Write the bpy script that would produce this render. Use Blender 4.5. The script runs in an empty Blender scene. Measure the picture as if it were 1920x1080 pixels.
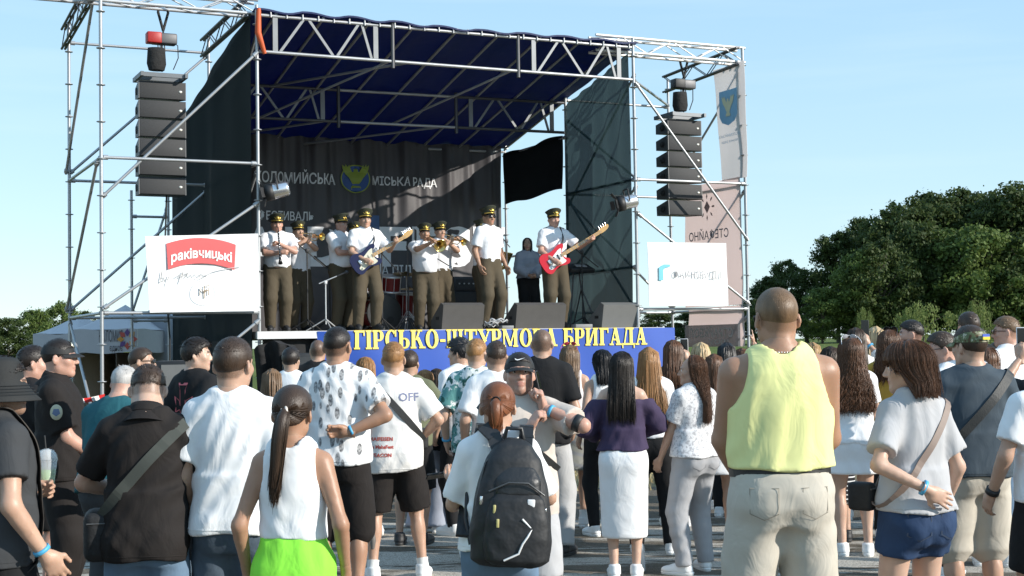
import bpy, bmesh, math, random
import numpy as np
from mathutils import Vector, Matrix
from mathutils.bvhtree import BVHTree

# ------------------------------------------------------------------ camera, sky, sun, exposure
SC = bpy.context.scene
COL = SC.collection
rad = math.radians
F_PX, PITCH, ROLL, CAM_H = 2667.0, 2.25, 0.9, 1.70

cam_d = bpy.data.cameras.new('camera')
cam_d.sensor_width = 36.0
cam_d.lens = 36.0 * F_PX / 1920.0
cam_d.clip_end = 3000
cam_d.dof.use_dof = False
cam_d.dof.focus_distance = 14.0
cam_d.dof.aperture_fstop = 8.0
cam = bpy.data.objects.new('camera', cam_d)
COL.objects.link(cam)
cam.matrix_world = Matrix.Translation((0, 0, CAM_H)) @ Matrix.Rotation(rad(90 + PITCH), 4, 'X') @ Matrix.Rotation(rad(-ROLL), 4, 'Z')
SC.camera = cam

SUN_DIR = Vector((0.87, -0.35, 0.41)).normalized()      # towards the sun
SUN_EL = math.asin(SUN_DIR.z)
SUN_AZ = math.atan2(SUN_DIR.x, SUN_DIR.y)                # from +Y, clockwise
world = bpy.data.worlds.new('World')
SC.world = world
world.use_nodes = True
wn = world.node_tree
bg = wn.nodes['Background']
sky = wn.nodes.new('ShaderNodeTexSky')
sky.sky_type = 'NISHITA'
sky.sun_disc = False
sky.sun_elevation = SUN_EL
sky.sun_rotation = SUN_AZ
sky.altitude = 300
sky.air_density = 1.0
sky.dust_density = 0.2
sky.ozone_density = 1.0
# thin even summer haze over the Nishita sky: paler towards the horizon, the same all round
tcw = wn.nodes.new('ShaderNodeTexCoord'); spw = wn.nodes.new('ShaderNodeSeparateXYZ')
wn.links.new(tcw.outputs['Generated'], spw.inputs[0])
rpw = wn.nodes.new('ShaderNodeValToRGB')
rpw.color_ramp.elements[0].position = 0.0; rpw.color_ramp.elements[0].color = (0.400, 0.562, 0.648, 1)
rpw.color_ramp.elements[1].position = 0.30; rpw.color_ramp.elements[1].color = (0.275, 0.475, 0.650, 1)
e_ = rpw.color_ramp.elements.new(1.0); e_.color = (0.26, 0.45, 0.66, 1)
wn.links.new(spw.outputs[2], rpw.inputs[0])
mlw = wn.nodes.new('ShaderNodeVectorMath'); mlw.operation = 'SCALE'; mlw.inputs[3].default_value = 1 / 0.12
wn.links.new(rpw.outputs[0], mlw.inputs[0])
mxw = wn.nodes.new('ShaderNodeMix'); mxw.data_type = 'RGBA'; mxw.inputs[0].default_value = 0.72
wn.links.new(sky.outputs[0], mxw.inputs[6]); wn.links.new(mlw.outputs[0], mxw.inputs[7])
# faint high cirrus streaks
mpw = wn.nodes.new('ShaderNodeMapping'); mpw.inputs['Scale'].default_value = (1.6, 1.6, 22); mpw.inputs['Rotation'].default_value = (0, 0.03, 0)
wn.links.new(tcw.outputs['Generated'], mpw.inputs[0])
nzw = wn.nodes.new('ShaderNodeTexNoise'); nzw.inputs['Scale'].default_value = 1.7; nzw.inputs['Detail'].default_value = 6; nzw.inputs['Distortion'].default_value = 0.4
wn.links.new(mpw.outputs[0], nzw.inputs['Vector'])
rgw = wn.nodes.new('ShaderNodeMapRange'); rgw.inputs[1].default_value = 0.50; rgw.inputs[2].default_value = 0.78; rgw.inputs[4].default_value = 0.12
wn.links.new(nzw.outputs[0], rgw.inputs[0])
mxc = wn.nodes.new('ShaderNodeMix'); mxc.data_type = 'RGBA'; mxc.inputs[7].default_value = (5.6, 6.2, 6.6, 1)
wn.links.new(rgw.outputs[0], mxc.inputs[0]); wn.links.new(mxw.outputs[2], mxc.inputs[6])
wn.links.new(mxc.outputs[2], bg.inputs[0])
bg.inputs[1].default_value = 0.128

sun_d = bpy.data.lights.new('sun', 'SUN')
sun_d.energy = 3.9
sun_d.angle = rad(0.5)
sun_d.color = (1.0, 0.945, 0.86)
sun = bpy.data.objects.new('sun', sun_d)
COL.objects.link(sun)
sun.rotation_euler = (-SUN_DIR).to_track_quat('-Z', 'Y').to_euler()

SC.view_settings.view_transform = 'Standard'
SC.view_settings.look = 'None'
SC.view_settings.exposure = 0.62
SC.view_settings.gamma = 1.0
SC.render.engine = 'CYCLES'
SC.cycles.use_denoising = True
SC.cycles.max_bounces = 6
SC.cycles.transparent_max_bounces = 12

# pixel (of the 1920x1080 photograph) and depth -> world, used only to choose where things stand
_r = rad(ROLL)
def ray(px, py):
    u, v = px - 960.0, 540.0 - py
    u, v = u * math.cos(_r) + v * math.sin(_r), -u * math.sin(_r) + v * math.cos(_r)
    p = rad(PITCH)
    d = Vector((u, F_PX * math.cos(p) - v * math.sin(p), F_PX * math.sin(p) + v * math.cos(p)))
    return d / d.y
def at(px, py, Y):
    d = ray(px, py)
    return Vector((d.x * Y, Y, CAM_H + d.z * Y))
def lab_px(v):
    q = cam.matrix_world.inverted() @ Vector(v)
    return 960 + F_PX * q.x / -q.z, 540 - F_PX * q.y / -q.z

# ------------------------------------------------------------------ small helpers
def tag(o, label=None, cat=None, group=None, kind=None):
    if label: o['label'] = label
    if cat: o['category'] = cat
    if group: o['group'] = group
    if kind: o['kind'] = kind
    return o
def empty(name, loc=(0, 0, 0), rz=0.0, parent=None):
    o = bpy.data.objects.new(name, None)
    o.empty_display_size = 0.1
    COL.objects.link(o)
    o.location = loc
    o.rotation_euler = (0, 0, rz)
    o.parent = parent
    return o
def link(name, me, parent=None, mats=None):
    o = bpy.data.objects.new(name, me)
    COL.objects.link(o)
    o.parent = parent
    if mats is not None:
        me.materials.clear()
        for m in (mats if isinstance(mats, (list, tuple)) else [mats]):
            me.materials.append(m)
    return o
def np_mesh(name, V, Fq, smooth=True, attrs=None):
    """mesh from numpy verts and a face index array (n,3) or (n,4), or a list of such arrays"""
    me = bpy.data.meshes.new(name)
    V = np.ascontiguousarray(V, dtype=np.float32)
    if not isinstance(Fq, list): Fq = [Fq]
    Fq = [np.asarray(f, dtype=np.int32) for f in Fq if len(f)]
    me.vertices.add(len(V))
    me.vertices.foreach_set('co', V.ravel())
    nl = sum(f.size for f in Fq); nf = sum(len(f) for f in Fq)
    me.loops.add(nl)
    me.polygons.add(nf)
    me.loops.foreach_set('vertex_index', np.concatenate([f.ravel() for f in Fq]))
    tot = np.concatenate([np.full(len(f), f.shape[1], np.int32) for f in Fq])
    st = np.concatenate([[0], np.cumsum(tot)[:-1]]).astype(np.int32)
    me.polygons.foreach_set('loop_start', st)
    me.polygons.foreach_set('loop_total', tot)
    me.update(calc_edges=True)
    if smooth:
        me.polygons.foreach_set('use_smooth', np.ones(nf, dtype=bool))
    if attrs:
        for k, a in attrs.items():
            at_ = me.attributes.new(k, 'FLOAT', 'POINT')
            at_.data.foreach_set('value', np.ascontiguousarray(a, dtype=np.float32))
    return me

class MB:
    """collects simple solids into one mesh"""
    def __init__(s): s.v, s.f, s.sm = [], [], []
    def add(s, v, f, smooth=False):
        n = len(s.v)
        s.v += [tuple(p) for p in v]
        s.f += [tuple(i + n for i in q) for q in f]
        s.sm += [smooth] * len(f)
        return s
    def box(s, c, h, R=None, taper=1.0):
        c = Vector(c); vs = []
        for z in (-1, 1):
            k = 1.0 if z < 0 else taper
            for x, y in ((-1, -1), (1, -1), (1, 1), (-1, 1)):
                p = Vector((x * h[0] * k, y * h[1] * k, z * h[2]))
                vs.append(c + (R @ p if R is not None else p))
        return s.add(vs, [(3, 2, 1, 0), (4, 5, 6, 7), (0, 1, 5, 4), (1, 2, 6, 5), (2, 3, 7, 6), (3, 0, 4, 7)])
    def rbox(s, c, h, r=0.01, R=None, seg=2):
        """box with rounded vertical+horizontal edges (bmesh bevel)"""
        bm = bmesh.new()
        bmesh.ops.create_cube(bm, size=2.0)
        for v in bm.verts: v.co = Vector((v.co.x * h[0], v.co.y * h[1], v.co.z * h[2]))
        bmesh.ops.bevel(bm, geom=list(bm.edges), offset=r, segments=seg, affect='EDGES', profile=0.5)
        bm.verts.index_update()
        c = Vector(c)
        vs = [c + (R @ v.co if R is not None else v.co) for v in bm.verts]
        fs = [tuple(v.index for v in f.verts) for f in bm.faces]
        bm.free()
        return s.add(vs, fs, True)
    def tube(s, pts, r, n=10, caps=True, closed=False):
        """round tube through points, r number or list"""
        pts = [Vector(p) for p in pts]
        m = len(pts)
        rs = r if isinstance(r, (list, tuple)) else [r] * m
        vs, fs = [], []
        up = None
        for i, p in enumerate(pts):
            if closed: t = pts[(i + 1) % m] - pts[i - 1]
            else: t = pts[min(i + 1, m - 1)] - pts[max(i - 1, 0)]
            t = t.normalized() if t.length > 1e-9 else Vector((0, 0, 1))
            if up is None:
                up = Vector((0, 0, 1)) if abs(t.z) < 0.9 else Vector((0, 1, 0))
            a = up - t * up.dot(t)
            if a.length < 1e-6: a = t.orthogonal()
            a.normalize(); b = t.cross(a); up = a
            for k in range(n):
                w = 2 * math.pi * k / n
                vs.append(p + (a * math.cos(w) + b * math.sin(w)) * rs[i])
        last = m if closed else m - 1
        for i in range(last):
            j = (i + 1) % m
            for k in range(n):
                fs.append((i * n + k, i * n + (k + 1) % n, j * n + (k + 1) % n, j * n + k))
        s.add(vs, fs, True)
        if caps and not closed:
            s.add(vs[:n], [tuple(range(n))[::-1]])
            s.add(vs[-n:], [tuple(range(n))])
        return s
    def lathe(s, prof, n=20, M=None, caps=True):
        """prof: list of (r, z) from bottom to top round local z, then transform M"""
        vs, fs = [], []
        for r, z in prof:
            for k in range(n):
                w = 2 * math.pi * k / n
                p = Vector((r * math.cos(w), r * math.sin(w), z))
                vs.append(M @ p if M is not None else p)
        for i in range(len(prof) - 1):
            for k in range(n):
                fs.append((i * n + k, i * n + (k + 1) % n, (i + 1) * n + (k + 1) % n, (i + 1) * n + k))
        s.add(vs, fs, True)
        if caps:
            if prof[0][0] > 1e-5: s.add(vs[:n], [tuple(range(n))[::-1]])
            if prof[-1][0] > 1e-5: s.add(vs[-n:], [tuple(range(n))])
        return s
    def prism(s, poly, y0, y1, M=None):
        """poly: list of (x, z); extruded along y, ends triangulated by fan from tessellation"""
        n = len(poly)
        vs = [Vector((x, y0, z)) for x, z in poly] + [Vector((x, y1, z)) for x, z in poly]
        if M is not None: vs = [M @ v for v in vs]
        fs = [(i, (i + 1) % n, n + (i + 1) % n, n + i) for i in range(n)]
        from mathutils.geometry import tessellate_polygon
        tr = tessellate_polygon([[Vector((x, z, 0)) for x, z in poly]])
        fs += [tuple(t) for t in tr] + [tuple(n + i for i in t[::-1]) for t in tr]
        return s.add(vs, fs)
    def grid(s, fn, nu, nv, smooth=True):
        vs = [fn(u / nu, v / nv) for v in range(nv + 1) for u in range(nu + 1)]
        fs = [(v * (nu + 1) + u, v * (nu + 1) + u + 1, (v + 1) * (nu + 1) + u + 1, (v + 1) * (nu + 1) + u) for v in range(nv) for u in range(nu)]
        return s.add(vs, fs, smooth)
    def mesh(s, name='m', fix=True):
        me = bpy.data.meshes.new(name)
        me.from_pydata([tuple(v) for v in s.v], [], s.f)
        me.polygons.foreach_set('use_smooth', s.sm)
        me.update()
        if fix:
            bm = bmesh.new(); bm.from_mesh(me)
            bmesh.ops.recalc_face_normals(bm, faces=bm.faces)
            bm.to_mesh(me); bm.free()
        return me
    def build(s, name, mat, parent=None, fix=True):
        return link(name, s.mesh(name, fix), parent, mat)

# ------------------------------------------------------------------ materials
MATS = {}
def mat(name, col, rough=0.6, metal=0.0, var=0.12, scale=8.0, bump=0.0, bscale=40.0, bdist=0.01, stretch=(1, 1, 1), sheen=0.0, spec=0.5, trans=0.0, alpha=1.0, sss=0.0, dist=0.0):
    if name in MATS: return MATS[name]
    m = bpy.data.materials.new(name)
    m.use_nodes = True
    nt = m.node_tree
    b = nt.nodes['Principled BSDF']
    b.inputs['Roughness'].default_value = rough
    b.inputs['Metallic'].default_value = metal
    b.inputs['Specular IOR Level'].default_value = spec
    b.inputs['Transmission Weight'].default_value = trans
    b.inputs['Alpha'].default_value = alpha
    if sheen: b.inputs['Sheen Weight'].default_value = sheen
    if sss:
        b.inputs['Subsurface Weight'].default_value = sss
        b.inputs['Subsurface Radius'].default_value = (0.012, 0.004, 0.002)
        b.inputs['Subsurface Scale'].default_value = 1.0
    tc = nt.nodes.new('ShaderNodeTexCoord')
    mp = nt.nodes.new('ShaderNodeMapping')
    mp.inputs['Scale'].default_value = stretch
    nt.links.new(tc.outputs['Object'], mp.inputs[0])
    no = nt.nodes.new('ShaderNodeTexNoise')
    no.inputs['Scale'].default_value = scale
    no.inputs['Detail'].default_value = 4
    nt.links.new(mp.outputs[0], no.inputs['Vector'])
    mx = nt.nodes.new('ShaderNodeMix'); mx.data_type = 'RGBA'
    c = col
    mx.inputs[6].default_value = (*[x * (1 - var) for x in c[:3]], 1)
    mx.inputs[7].default_value = (*[min(1, x * (1 + var)) for x in c[:3]], 1)
    nt.links.new(no.outputs[0], mx.inputs[0])
    nt.links.new(mx.outputs[2], b.inputs['Base Color'])
    if bump:
        n2 = nt.nodes.new('ShaderNodeTexNoise')
        n2.inputs['Scale'].default_value = bscale
        n2.inputs['Detail'].default_value = 3
        n2.inputs['Distortion'].default_value = dist
        nt.links.new(mp.outputs[0], n2.inputs['Vector'])
        bp = nt.nodes.new('ShaderNodeBump')
        bp.inputs['Strength'].default_value = bump
        bp.inputs['Distance'].default_value = bdist
        nt.links.new(n2.outputs[0], bp.inputs['Height'])
        nt.links.new(bp.outputs[0], b.inputs['Normal'])
    MATS[name] = m
    return m
def cloth(name, col, rough=0.85, var=0.10, bump=0.30, sheen=0.0):
    return mat('cloth_' + name, col, rough, var=var, scale=5, bump=bump, bscale=7.5, bdist=0.03, stretch=(1, 1, 0.6), sheen=sheen, spec=0.25, dist=1.3)
def nd(m):
    nt = m.node_tree
    return nt, nt.nodes['Principled BSDF']

def text_mesh(body, size, offset=0.0, extrude=0.0, align='CENTER', res=4, space=1.0):
    c = bpy.data.curves.new('txt', 'FONT')
    c.body = body; c.size = size; c.offset = offset; c.extrude = extrude
    c.align_x = align; c.resolution_u = res; c.space_character = space
    o = bpy.data.objects.new('txt', c)
    COL.objects.link(o)
    dg = bpy.context.evaluated_depsgraph_get()
    dg.update()
    me = bpy.data.meshes.new_from_object(o.evaluated_get(dg))
    bpy.data.objects.remove(o)
    bpy.data.curves.remove(c)
    return me
def warp(me, fn):
    co = np.empty(len(me.vertices) * 3, np.float32)
    me.vertices.foreach_get('co', co)
    co = np.array([tuple(fn(*p)) for p in co.reshape(-1, 3)], np.float32)
    me.vertices.foreach_set('co', co.ravel())
    me.update()
    return me
# ------------------------------------------------------------------ implicit surfaces for bodies, clothes and hair
def rx(a): c, s = math.cos(a), math.sin(a); return np.array([[1, 0, 0], [0, c, -s], [0, s, c]])
def ry(a): c, s = math.cos(a), math.sin(a); return np.array([[c, 0, s], [0, 1, 0], [-s, 0, c]])
def rz(a): c, s = math.cos(a), math.sin(a); return np.array([[c, -s, 0], [s, c, 0], [0, 0, 1]])
A = lambda *v: np.array(v, float)

def limb(a, b, ts, rs, cut=None, k=0.03, flat=None):
    a, b = np.asarray(a, float), np.asarray(b, float)
    rm = max(rs)
    return dict(t='limb', a=a, b=b, ts=ts, rs=rs, cut=cut, k=k, lo=np.minimum(a, b) - rm, hi=np.maximum(a, b) + rm)
def ell(c, r, R=None, k=0.02):
    c, r = np.asarray(c, float), np.asarray(r, float)
    m = r if R is None else np.full(3, r.max())
    return dict(t='ell', c=c, r=r, R=R, k=k, lo=c - m, hi=c + m)
def loft(o, R, zs, ws, ds, yo, k=0.03, pw=2.3):
    o = np.asarray(o, float)
    W, D = max(ws), max(ds) + max(abs(y) for y in yo)
    cs = np.array([[x, y, z] for x in (-W, W) for y in (-D, D) for z in (zs[0], zs[-1])]) @ R.T + o
    return dict(t='loft', o=o, R=R, zs=zs, ws=ws, ds=ds, yo=yo, k=k, pw=pw, lo=cs.min(0), hi=cs.max(0))
def ev(p, X, Y, Z):
    if p['t'] == 'limb':
        a, b = p['a'], p['b']; ba = b - a; L2 = ba @ ba; L = math.sqrt(L2)
        tt = ((X - a[0]) * ba[0] + (Y - a[1]) * ba[1] + (Z - a[2]) * ba[2]) / L2
        t = np.clip(tt, 0, 1)
        dx, dy, dz = X - a[0] - ba[0] * t, Y - a[1] - ba[1] * t, Z - a[2] - ba[2] * t
        d = np.sqrt(dx * dx + dy * dy + dz * dz) - np.interp(t, p['ts'], p['rs'])
        if p['cut'] is not None: d = np.maximum(d, (tt - p['cut']) * L)
        return d
    if p['t'] == 'ell':
        q = [X - p['c'][0], Y - p['c'][1], Z - p['c'][2]]
        if p['R'] is not None:
            R = p['R']
            q = [R[0, i] * q[0] + R[1, i] * q[1] + R[2, i] * q[2] for i in range(3)]
        r = p['r']
        k0 = np.sqrt((q[0] / r[0]) ** 2 + (q[1] / r[1]) ** 2 + (q[2] / r[2]) ** 2)
        k1 = np.sqrt((q[0] / r[0] ** 2) ** 2 + (q[1] / r[1] ** 2) ** 2 + (q[2] / r[2] ** 2) ** 2) + 1e-6
        return k0 * (k0 - 1) / k1
    if p['t'] == 'loft':
        R = p['R']; q = [X - p['o'][0], Y - p['o'][1], Z - p['o'][2]]
        x, y, z = [R[0, i] * q[0] + R[1, i] * q[1] + R[2, i] * q[2] for i in range(3)]
        w = np.interp(z, p['zs'], p['ws']); d_ = np.interp(z, p['zs'], p['ds']); yo = np.interp(z, p['zs'], p['yo'])
        e = p['pw']
        rr = (np.abs(x / w) ** e + np.abs((y - yo) / d_) ** e) ** (1 / e)
        d = (rr - 1) * np.minimum(w, d_)
        return np.maximum(d, np.maximum(p['zs'][0] - z, z - p['zs'][-1]))
def smin(a, b, k):
    h = np.maximum(k - np.abs(a - b), 0) / k
    return np.minimum(a, b) - h * h * k * 0.25
class Field:
    def __init__(s, lo, hi, h):
        s.lo = np.asarray(lo, float); s.h = h
        s.n = np.ceil((np.asarray(hi) - s.lo) / h).astype(int) + 1
        s.ax = [(s.lo[i] + h * np.arange(s.n[i])).astype(np.float32) for i in range(3)]
        s.F = np.full(s.n, 1.0, np.float32)
    def blk(s, lo, hi, m):
        i0 = np.clip(np.floor((np.asarray(lo) - m - s.lo) / s.h).astype(int), 0, s.n)
        i1 = np.clip(np.ceil((np.asarray(hi) + m - s.lo) / s.h).astype(int) + 1, 0, s.n)
        sl = tuple(slice(a, b) for a, b in zip(i0, i1))
        return sl, s.ax[0][sl[0]][:, None, None], s.ax[1][sl[1]][None, :, None], s.ax[2][sl[2]][None, None, :]
    def add(s, p, infl=0.0):
        sl, X, Y, Z = s.blk(p['lo'], p['hi'], max(p['k'], 3 * s.h) + infl)
        d = ev(p, X, Y, Z) - infl
        s.F[sl] = smin(s.F[sl], d.astype(np.float32), p['k'])
    def sub(s, p, k=0.01):
        sl, X, Y, Z = s.blk(p['lo'], p['hi'], max(k, 3 * s.h))
        s.F[sl] = -smin(-s.F[sl], ev(p, X, Y, Z).astype(np.float32), k)
    def cutfn(s, fn):
        X, Y, Z = s.ax[0][:, None, None], s.ax[1][None, :, None], s.ax[2][None, None, :]
        s.F = np.maximum(s.F, fn(X, Y, Z).astype(np.float32))
    def folds(s, amp, rng, kind='cloth'):
        m = np.abs(s.F) < amp + 2.5 * s.h
        i = np.nonzero(m)
        x, y, z = s.ax[0][i[0]], s.ax[1][i[1]], s.ax[2][i[2]]
        f = 0
        for q in range(5):
            kz = rng.uniform(10, 60) * rng.choice([-1, 1]); kx = rng.uniform(20, 75); ky = rng.uniform(-30, 30)
            ph, p2 = rng.uniform(0, 6.28), rng.uniform(0, 6.28)
            w = kx * x + ky * y + kz * z + ph + 1.6 * np.sin(9 * z + 7 * x + p2) + 1.2 * np.sin(13 * x - 11 * y + ph)
            f = f + (np.abs(np.sin(w * 0.5)) ** 1.6 - 0.5) * (0.5 + 0.5 * np.sin(5 * x + 6 * z + 4 * y + p2 * 2)) * 0.6
        s.F[i] += (1.0 * amp * f).astype(np.float32)
    def mesh(s):
        F = s.F
        S = F < 0
        n0 = S[:-1, :-1, :-1]
        cnt = np.zeros(n0.shape, np.int8)
        for dx in (0, 1):
            for dy in (0, 1):
                for dz in (0, 1):
                    cnt += S[dx:S.shape[0] - 1 + dx, dy:S.shape[1] - 1 + dy, dz:S.shape[2] - 1 + dz]
        act = (cnt > 0) & (cnt < 8)
        ii = np.array(np.nonzero(act))
        N = ii.shape[1]
        if N == 0: return np.zeros((0, 3)), np.zeros((0, 4), int)
        idx = np.full(act.shape, -1, np.int32)
        idx[act] = np.arange(N)
        cv = {}
        for dx in (0, 1):
            for dy in (0, 1):
                for dz in (0, 1):
                    cv[dx, dy, dz] = F[ii[0] + dx, ii[1] + dy, ii[2] + dz]
        acc = np.zeros((N, 3)); c = np.zeros(N)
        for ax in range(3):
            for a in (0, 1):
                for b in (0, 1):
                    o = [0, 0, 0]; u, v = [q for q in range(3) if q != ax]
                    o[u] = a; o[v] = b
                    f0 = cv[tuple(o)]; o2 = list(o); o2[ax] = 1; f1 = cv[tuple(o2)]
                    m = (f0 < 0) != (f1 < 0)
                    t = np.where(m, f0 / np.where(m, f0 - f1, 1), 0)
                    pt = np.zeros((N, 3)); pt[:, u] = a; pt[:, v] = b; pt[:, ax] = t
                    acc += pt * m[:, None]; c += m
        V = (ii.T + acc / c[:, None]) * s.h + s.lo
        Q = []
        for ax in range(3):
            u, v = [(1, 2), (2, 0), (0, 1)][ax]
            sl0 = [slice(1, -1)] * 3; sl1 = [slice(1, -1)] * 3
            sl0[ax] = slice(0, -1); sl1[ax] = slice(1, None)
            A0, A1 = S[tuple(sl0)], S[tuple(sl1)]
            e = np.array(np.nonzero(A0 != A1))
            if e.shape[1] == 0: continue
            ins = A0[tuple(e)]
            base = e.copy(); base[u] += 1; base[v] += 1
            def cell(du, dv):
                q = base.copy(); q[u] += du; q[v] += dv
                return idx[tuple(q)]
            q = np.stack([cell(-1, -1), cell(0, -1), cell(0, 0), cell(-1, 0)], 1)
            q[~ins] = q[~ins][:, ::-1]
            Q.append(q)
        Q = np.concatenate(Q)
        return V, Q[(Q >= 0).all(1)]

# ---- templates: heads, hands, shoes (built once, placed many times)
def head_field(h, fem):
    f = Field((-0.11, -0.135, -0.24), (0.11, 0.145, 0.14), h)
    g = 0.94 if fem else 1.0
    f.add(ell((0, -0.014, 0.030), (0.077, 0.096, 0.088), k=0.03))
    f.add(ell((0, 0.028, -0.035), (0.063 * g, 0.066, 0.082), k=0.04))
    f.add(limb((-0.05 * g, 0.0, -0.062), (0, 0.064, -0.096), [0, 1], [0.022, 0.019], k=0.03))
    f.add(limb((0.05 * g, 0.0, -0.062), (0, 0.064, -0.096), [0, 1], [0.022, 0.019], k=0.03))
    f.add(ell((0, 0.072, -0.098), (0.021 * g, 0.018, 0.017), k=0.02))
    for s in (-1, 1):
        f.add(ell((s * 0.044, 0.056, -0.02), (0.022, 0.022, 0.02), k=0.025))
        f.add(limb((s * 0.012, 0.088, 0.027), (s * 0.048, 0.07, 0.025), [0, 1], [0.010, 0.009], k=0.014))
        f.sub(ell((s * 0.031, 0.101, 0.006), (0.018, 0.014, 0.011)), k=0.014)
        f.add(ell((s * 0.0815, -0.014, -0.006), (0.0095, 0.022, 0.033), R=rz(s * 0.55) @ rx(-0.15), k=0.008))
        f.sub(ell((s * 0.091, -0.006, -0.002), (0.006, 0.011, 0.017), R=rz(s * 0.55)), k=0.006)
    f.add(limb((0, 0.090, 0.014), (0, 0.111, -0.028), [0, 1], [0.008, 0.0125 * g], k=0.012))
    for s in (-1, 1): f.add(ell((s * 0.0115, 0.1, -0.033), (0.009, 0.010, 0.0075), k=0.008))
    f.add(ell((0, 0.088, -0.056), (0.025, 0.012, 0.008), k=0.008))
    f.add(ell((0, 0.086, -0.069), (0.021, 0.013, 0.0085), k=0.007))
    f.sub(ell((0, 0.102, -0.0625), (0.024, 0.008, 0.002)), k=0.004)
    nr = 0.049 if fem else 0.06
    f.add(limb((0, -0.022, -0.05), (0, -0.040, -0.20), [0, 0.6, 1], [nr, nr, nr * 1.1], k=0.035))
    f.cutfn(lambda X, Y, Z: -0.195 - Z + 0 * X + 0 * Y)
    return f
def head_template(h, fem):
    f = head_field(h, fem)
    V, Q = f.mesh()
    x, y, z = V.T
    lips = ((np.abs(x) < 0.026 - 1.1 * np.abs(z + 0.0625)) & (y > 0.083) & (np.abs(z + 0.0625) < 0.016)).astype(float) * (1.0 if fem else 0.6)
    ax = np.abs(x)
    brow = ((ax > 0.012) & (ax < 0.052) & (np.abs(z - (0.0285 - 3.0 * (ax - 0.034) ** 2)) < (0.0035 if fem else 0.005)) & (y > 0.05)).astype(float)
    hl = np.interp(y, [-0.12, -0.06, -0.02, 0.0, 0.03, 0.06, 0.085], [-0.062, -0.055, -0.02, -0.022, 0.036, 0.066, 0.078])
    scalp = np.clip((z - hl) / 0.012 + 0.5, 0, 1)
    bald = np.clip(((x / 0.055) ** 2 + ((y + 0.012) / 0.078) ** 2 + ((z - 0.118) / 0.045) ** 2), 0, 1.6) / 1.6
    scalp *= ~((np.abs(x) > 0.074) & (z < 0.03) & (y > -0.035))
    beard = np.clip((-0.03 - z) / 0.015, 0, 1) * (y > 0.0) * (z > -0.13) * (1 - (lips > 0))
    return V, Q, dict(lips=lips, brow=brow, scalp=scalp, beard=beard, thin=scalp * bald ** 2)
def hand_template(h, curl, spread=0.0, thumb_in=0.0):
    """right hand, wrist at origin, fingers towards -z, thumb towards +y, palm faces -x"""
    f = Field((-0.13, -0.075, -0.22), (0.055, 0.115, 0.045), h)
    f.add(limb((0, 0, 0.04), (0, 0, -0.02), [0, 1], [0.027, 0.024], k=0.02))
    f.add(ell((0, 0.004, -0.048), (0.0165, 0.041, 0.05), k=0.02))
    f.add(ell((-0.008, 0.022, -0.03), (0.014, 0.018, 0.03), k=0.02))
    ys = [0.030, 0.010, -0.011, -0.030]; Ls = [0.072, 0.080, 0.075, 0.058]; r0 = [0.0092, 0.0095, 0.009, 0.008]
    for j in range(4):
        p = A(0.0, ys[j], -0.085 + 0.004 * abs(j - 1)); a = 0.0
        sp = spread * (1.5 - j)
        cj = [c * (1 + 0.07 * j) for c in curl]
        for q, (c, fr) in enumerate(zip(cj, (0.45, 0.31, 0.24))):
            a += c
            d = A(-math.sin(a), math.sin(sp) * math.cos(a), -math.cos(a))
            e = p + d * Ls[j] * fr
            f.add(limb(p, e, [0, 1], [r0[j] * (1 - 0.1 * q), r0[j] * (1 - 0.1 * (q + 1))], k=0.006 if q else 0.010))
            p = e
    t0, t1, t2 = A(-0.006, 0.028, -0.022), A(-0.020 - thumb_in * 0.02, 0.056 - thumb_in * 0.02, -0.052), A(-0.030 - thumb_in * 0.03, 0.062 - thumb_in * 0.03, -0.088)
    f.add(limb(t0, t1, [0, 1], [0.013, 0.0115], k=0.012))
    f.add(limb(t1, t2, [0, 1], [0.0112, 0.009], k=0.006))
    return f.mesh()
def shoe_template(h=0.008):
    """foot along +y, ankle above origin at z 0.085; ground z 0"""
    f = Field((-0.07, -0.11, -0.005), (0.07, 0.22, 0.14), h)
    f.add(ell((0, 0.055, 0.042), (0.047, 0.135, 0.04), k=0.02))
    f.add(ell((0, 0.12, 0.04), (0.05, 0.075, 0.032), k=0.02))
    f.add(limb((0, -0.03, 0.05), (0, -0.025, 0.105), [0, 1], [0.048, 0.044], cut=1.0, k=0.03))
    f.add(limb((0, -0.02, 0.09), (0, 0.075, 0.06), [0, 1], [0.038, 0.034], k=0.03))
    f.cutfn(lambda X, Y, Z: 0.028 - Z + 0 * X + 0 * Y)
    up = f.mesh()
    g = Field((-0.075, -0.115, -0.005), (0.075, 0.225, 0.06), h)
    g.add(loft((0, 0.052, 0), np.eye(3), [0.0, 0.03, 0.036], [0.047, 0.050, 0.048], [0.142, 0.148, 0.146], [0, 0, 0], pw=2.6))
    g.cutfn(lambda X, Y, Z: np.maximum(-Z, Z - 0.034) + 0 * X + 0 * Y)
    return up, g.mesh()
TPL = {}
def tpl(kind, *a):
    key = (kind,) + a
    if key not in TPL:
        TPL[key] = dict(head=head_template, hand=hand_template, shoe=shoe_template)[kind](*a)
    return TPL[key]
CURL = dict(relax=(0.35, 0.45, 0.3), grip=(0.95, 1.15, 0.7), fist=(1.35, 1.5, 0.9), flat=(0.10, 0.12, 0.08), hold=(0.6, 0.75, 0.45), point=(0.5, 0.9, 0.6))
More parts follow.
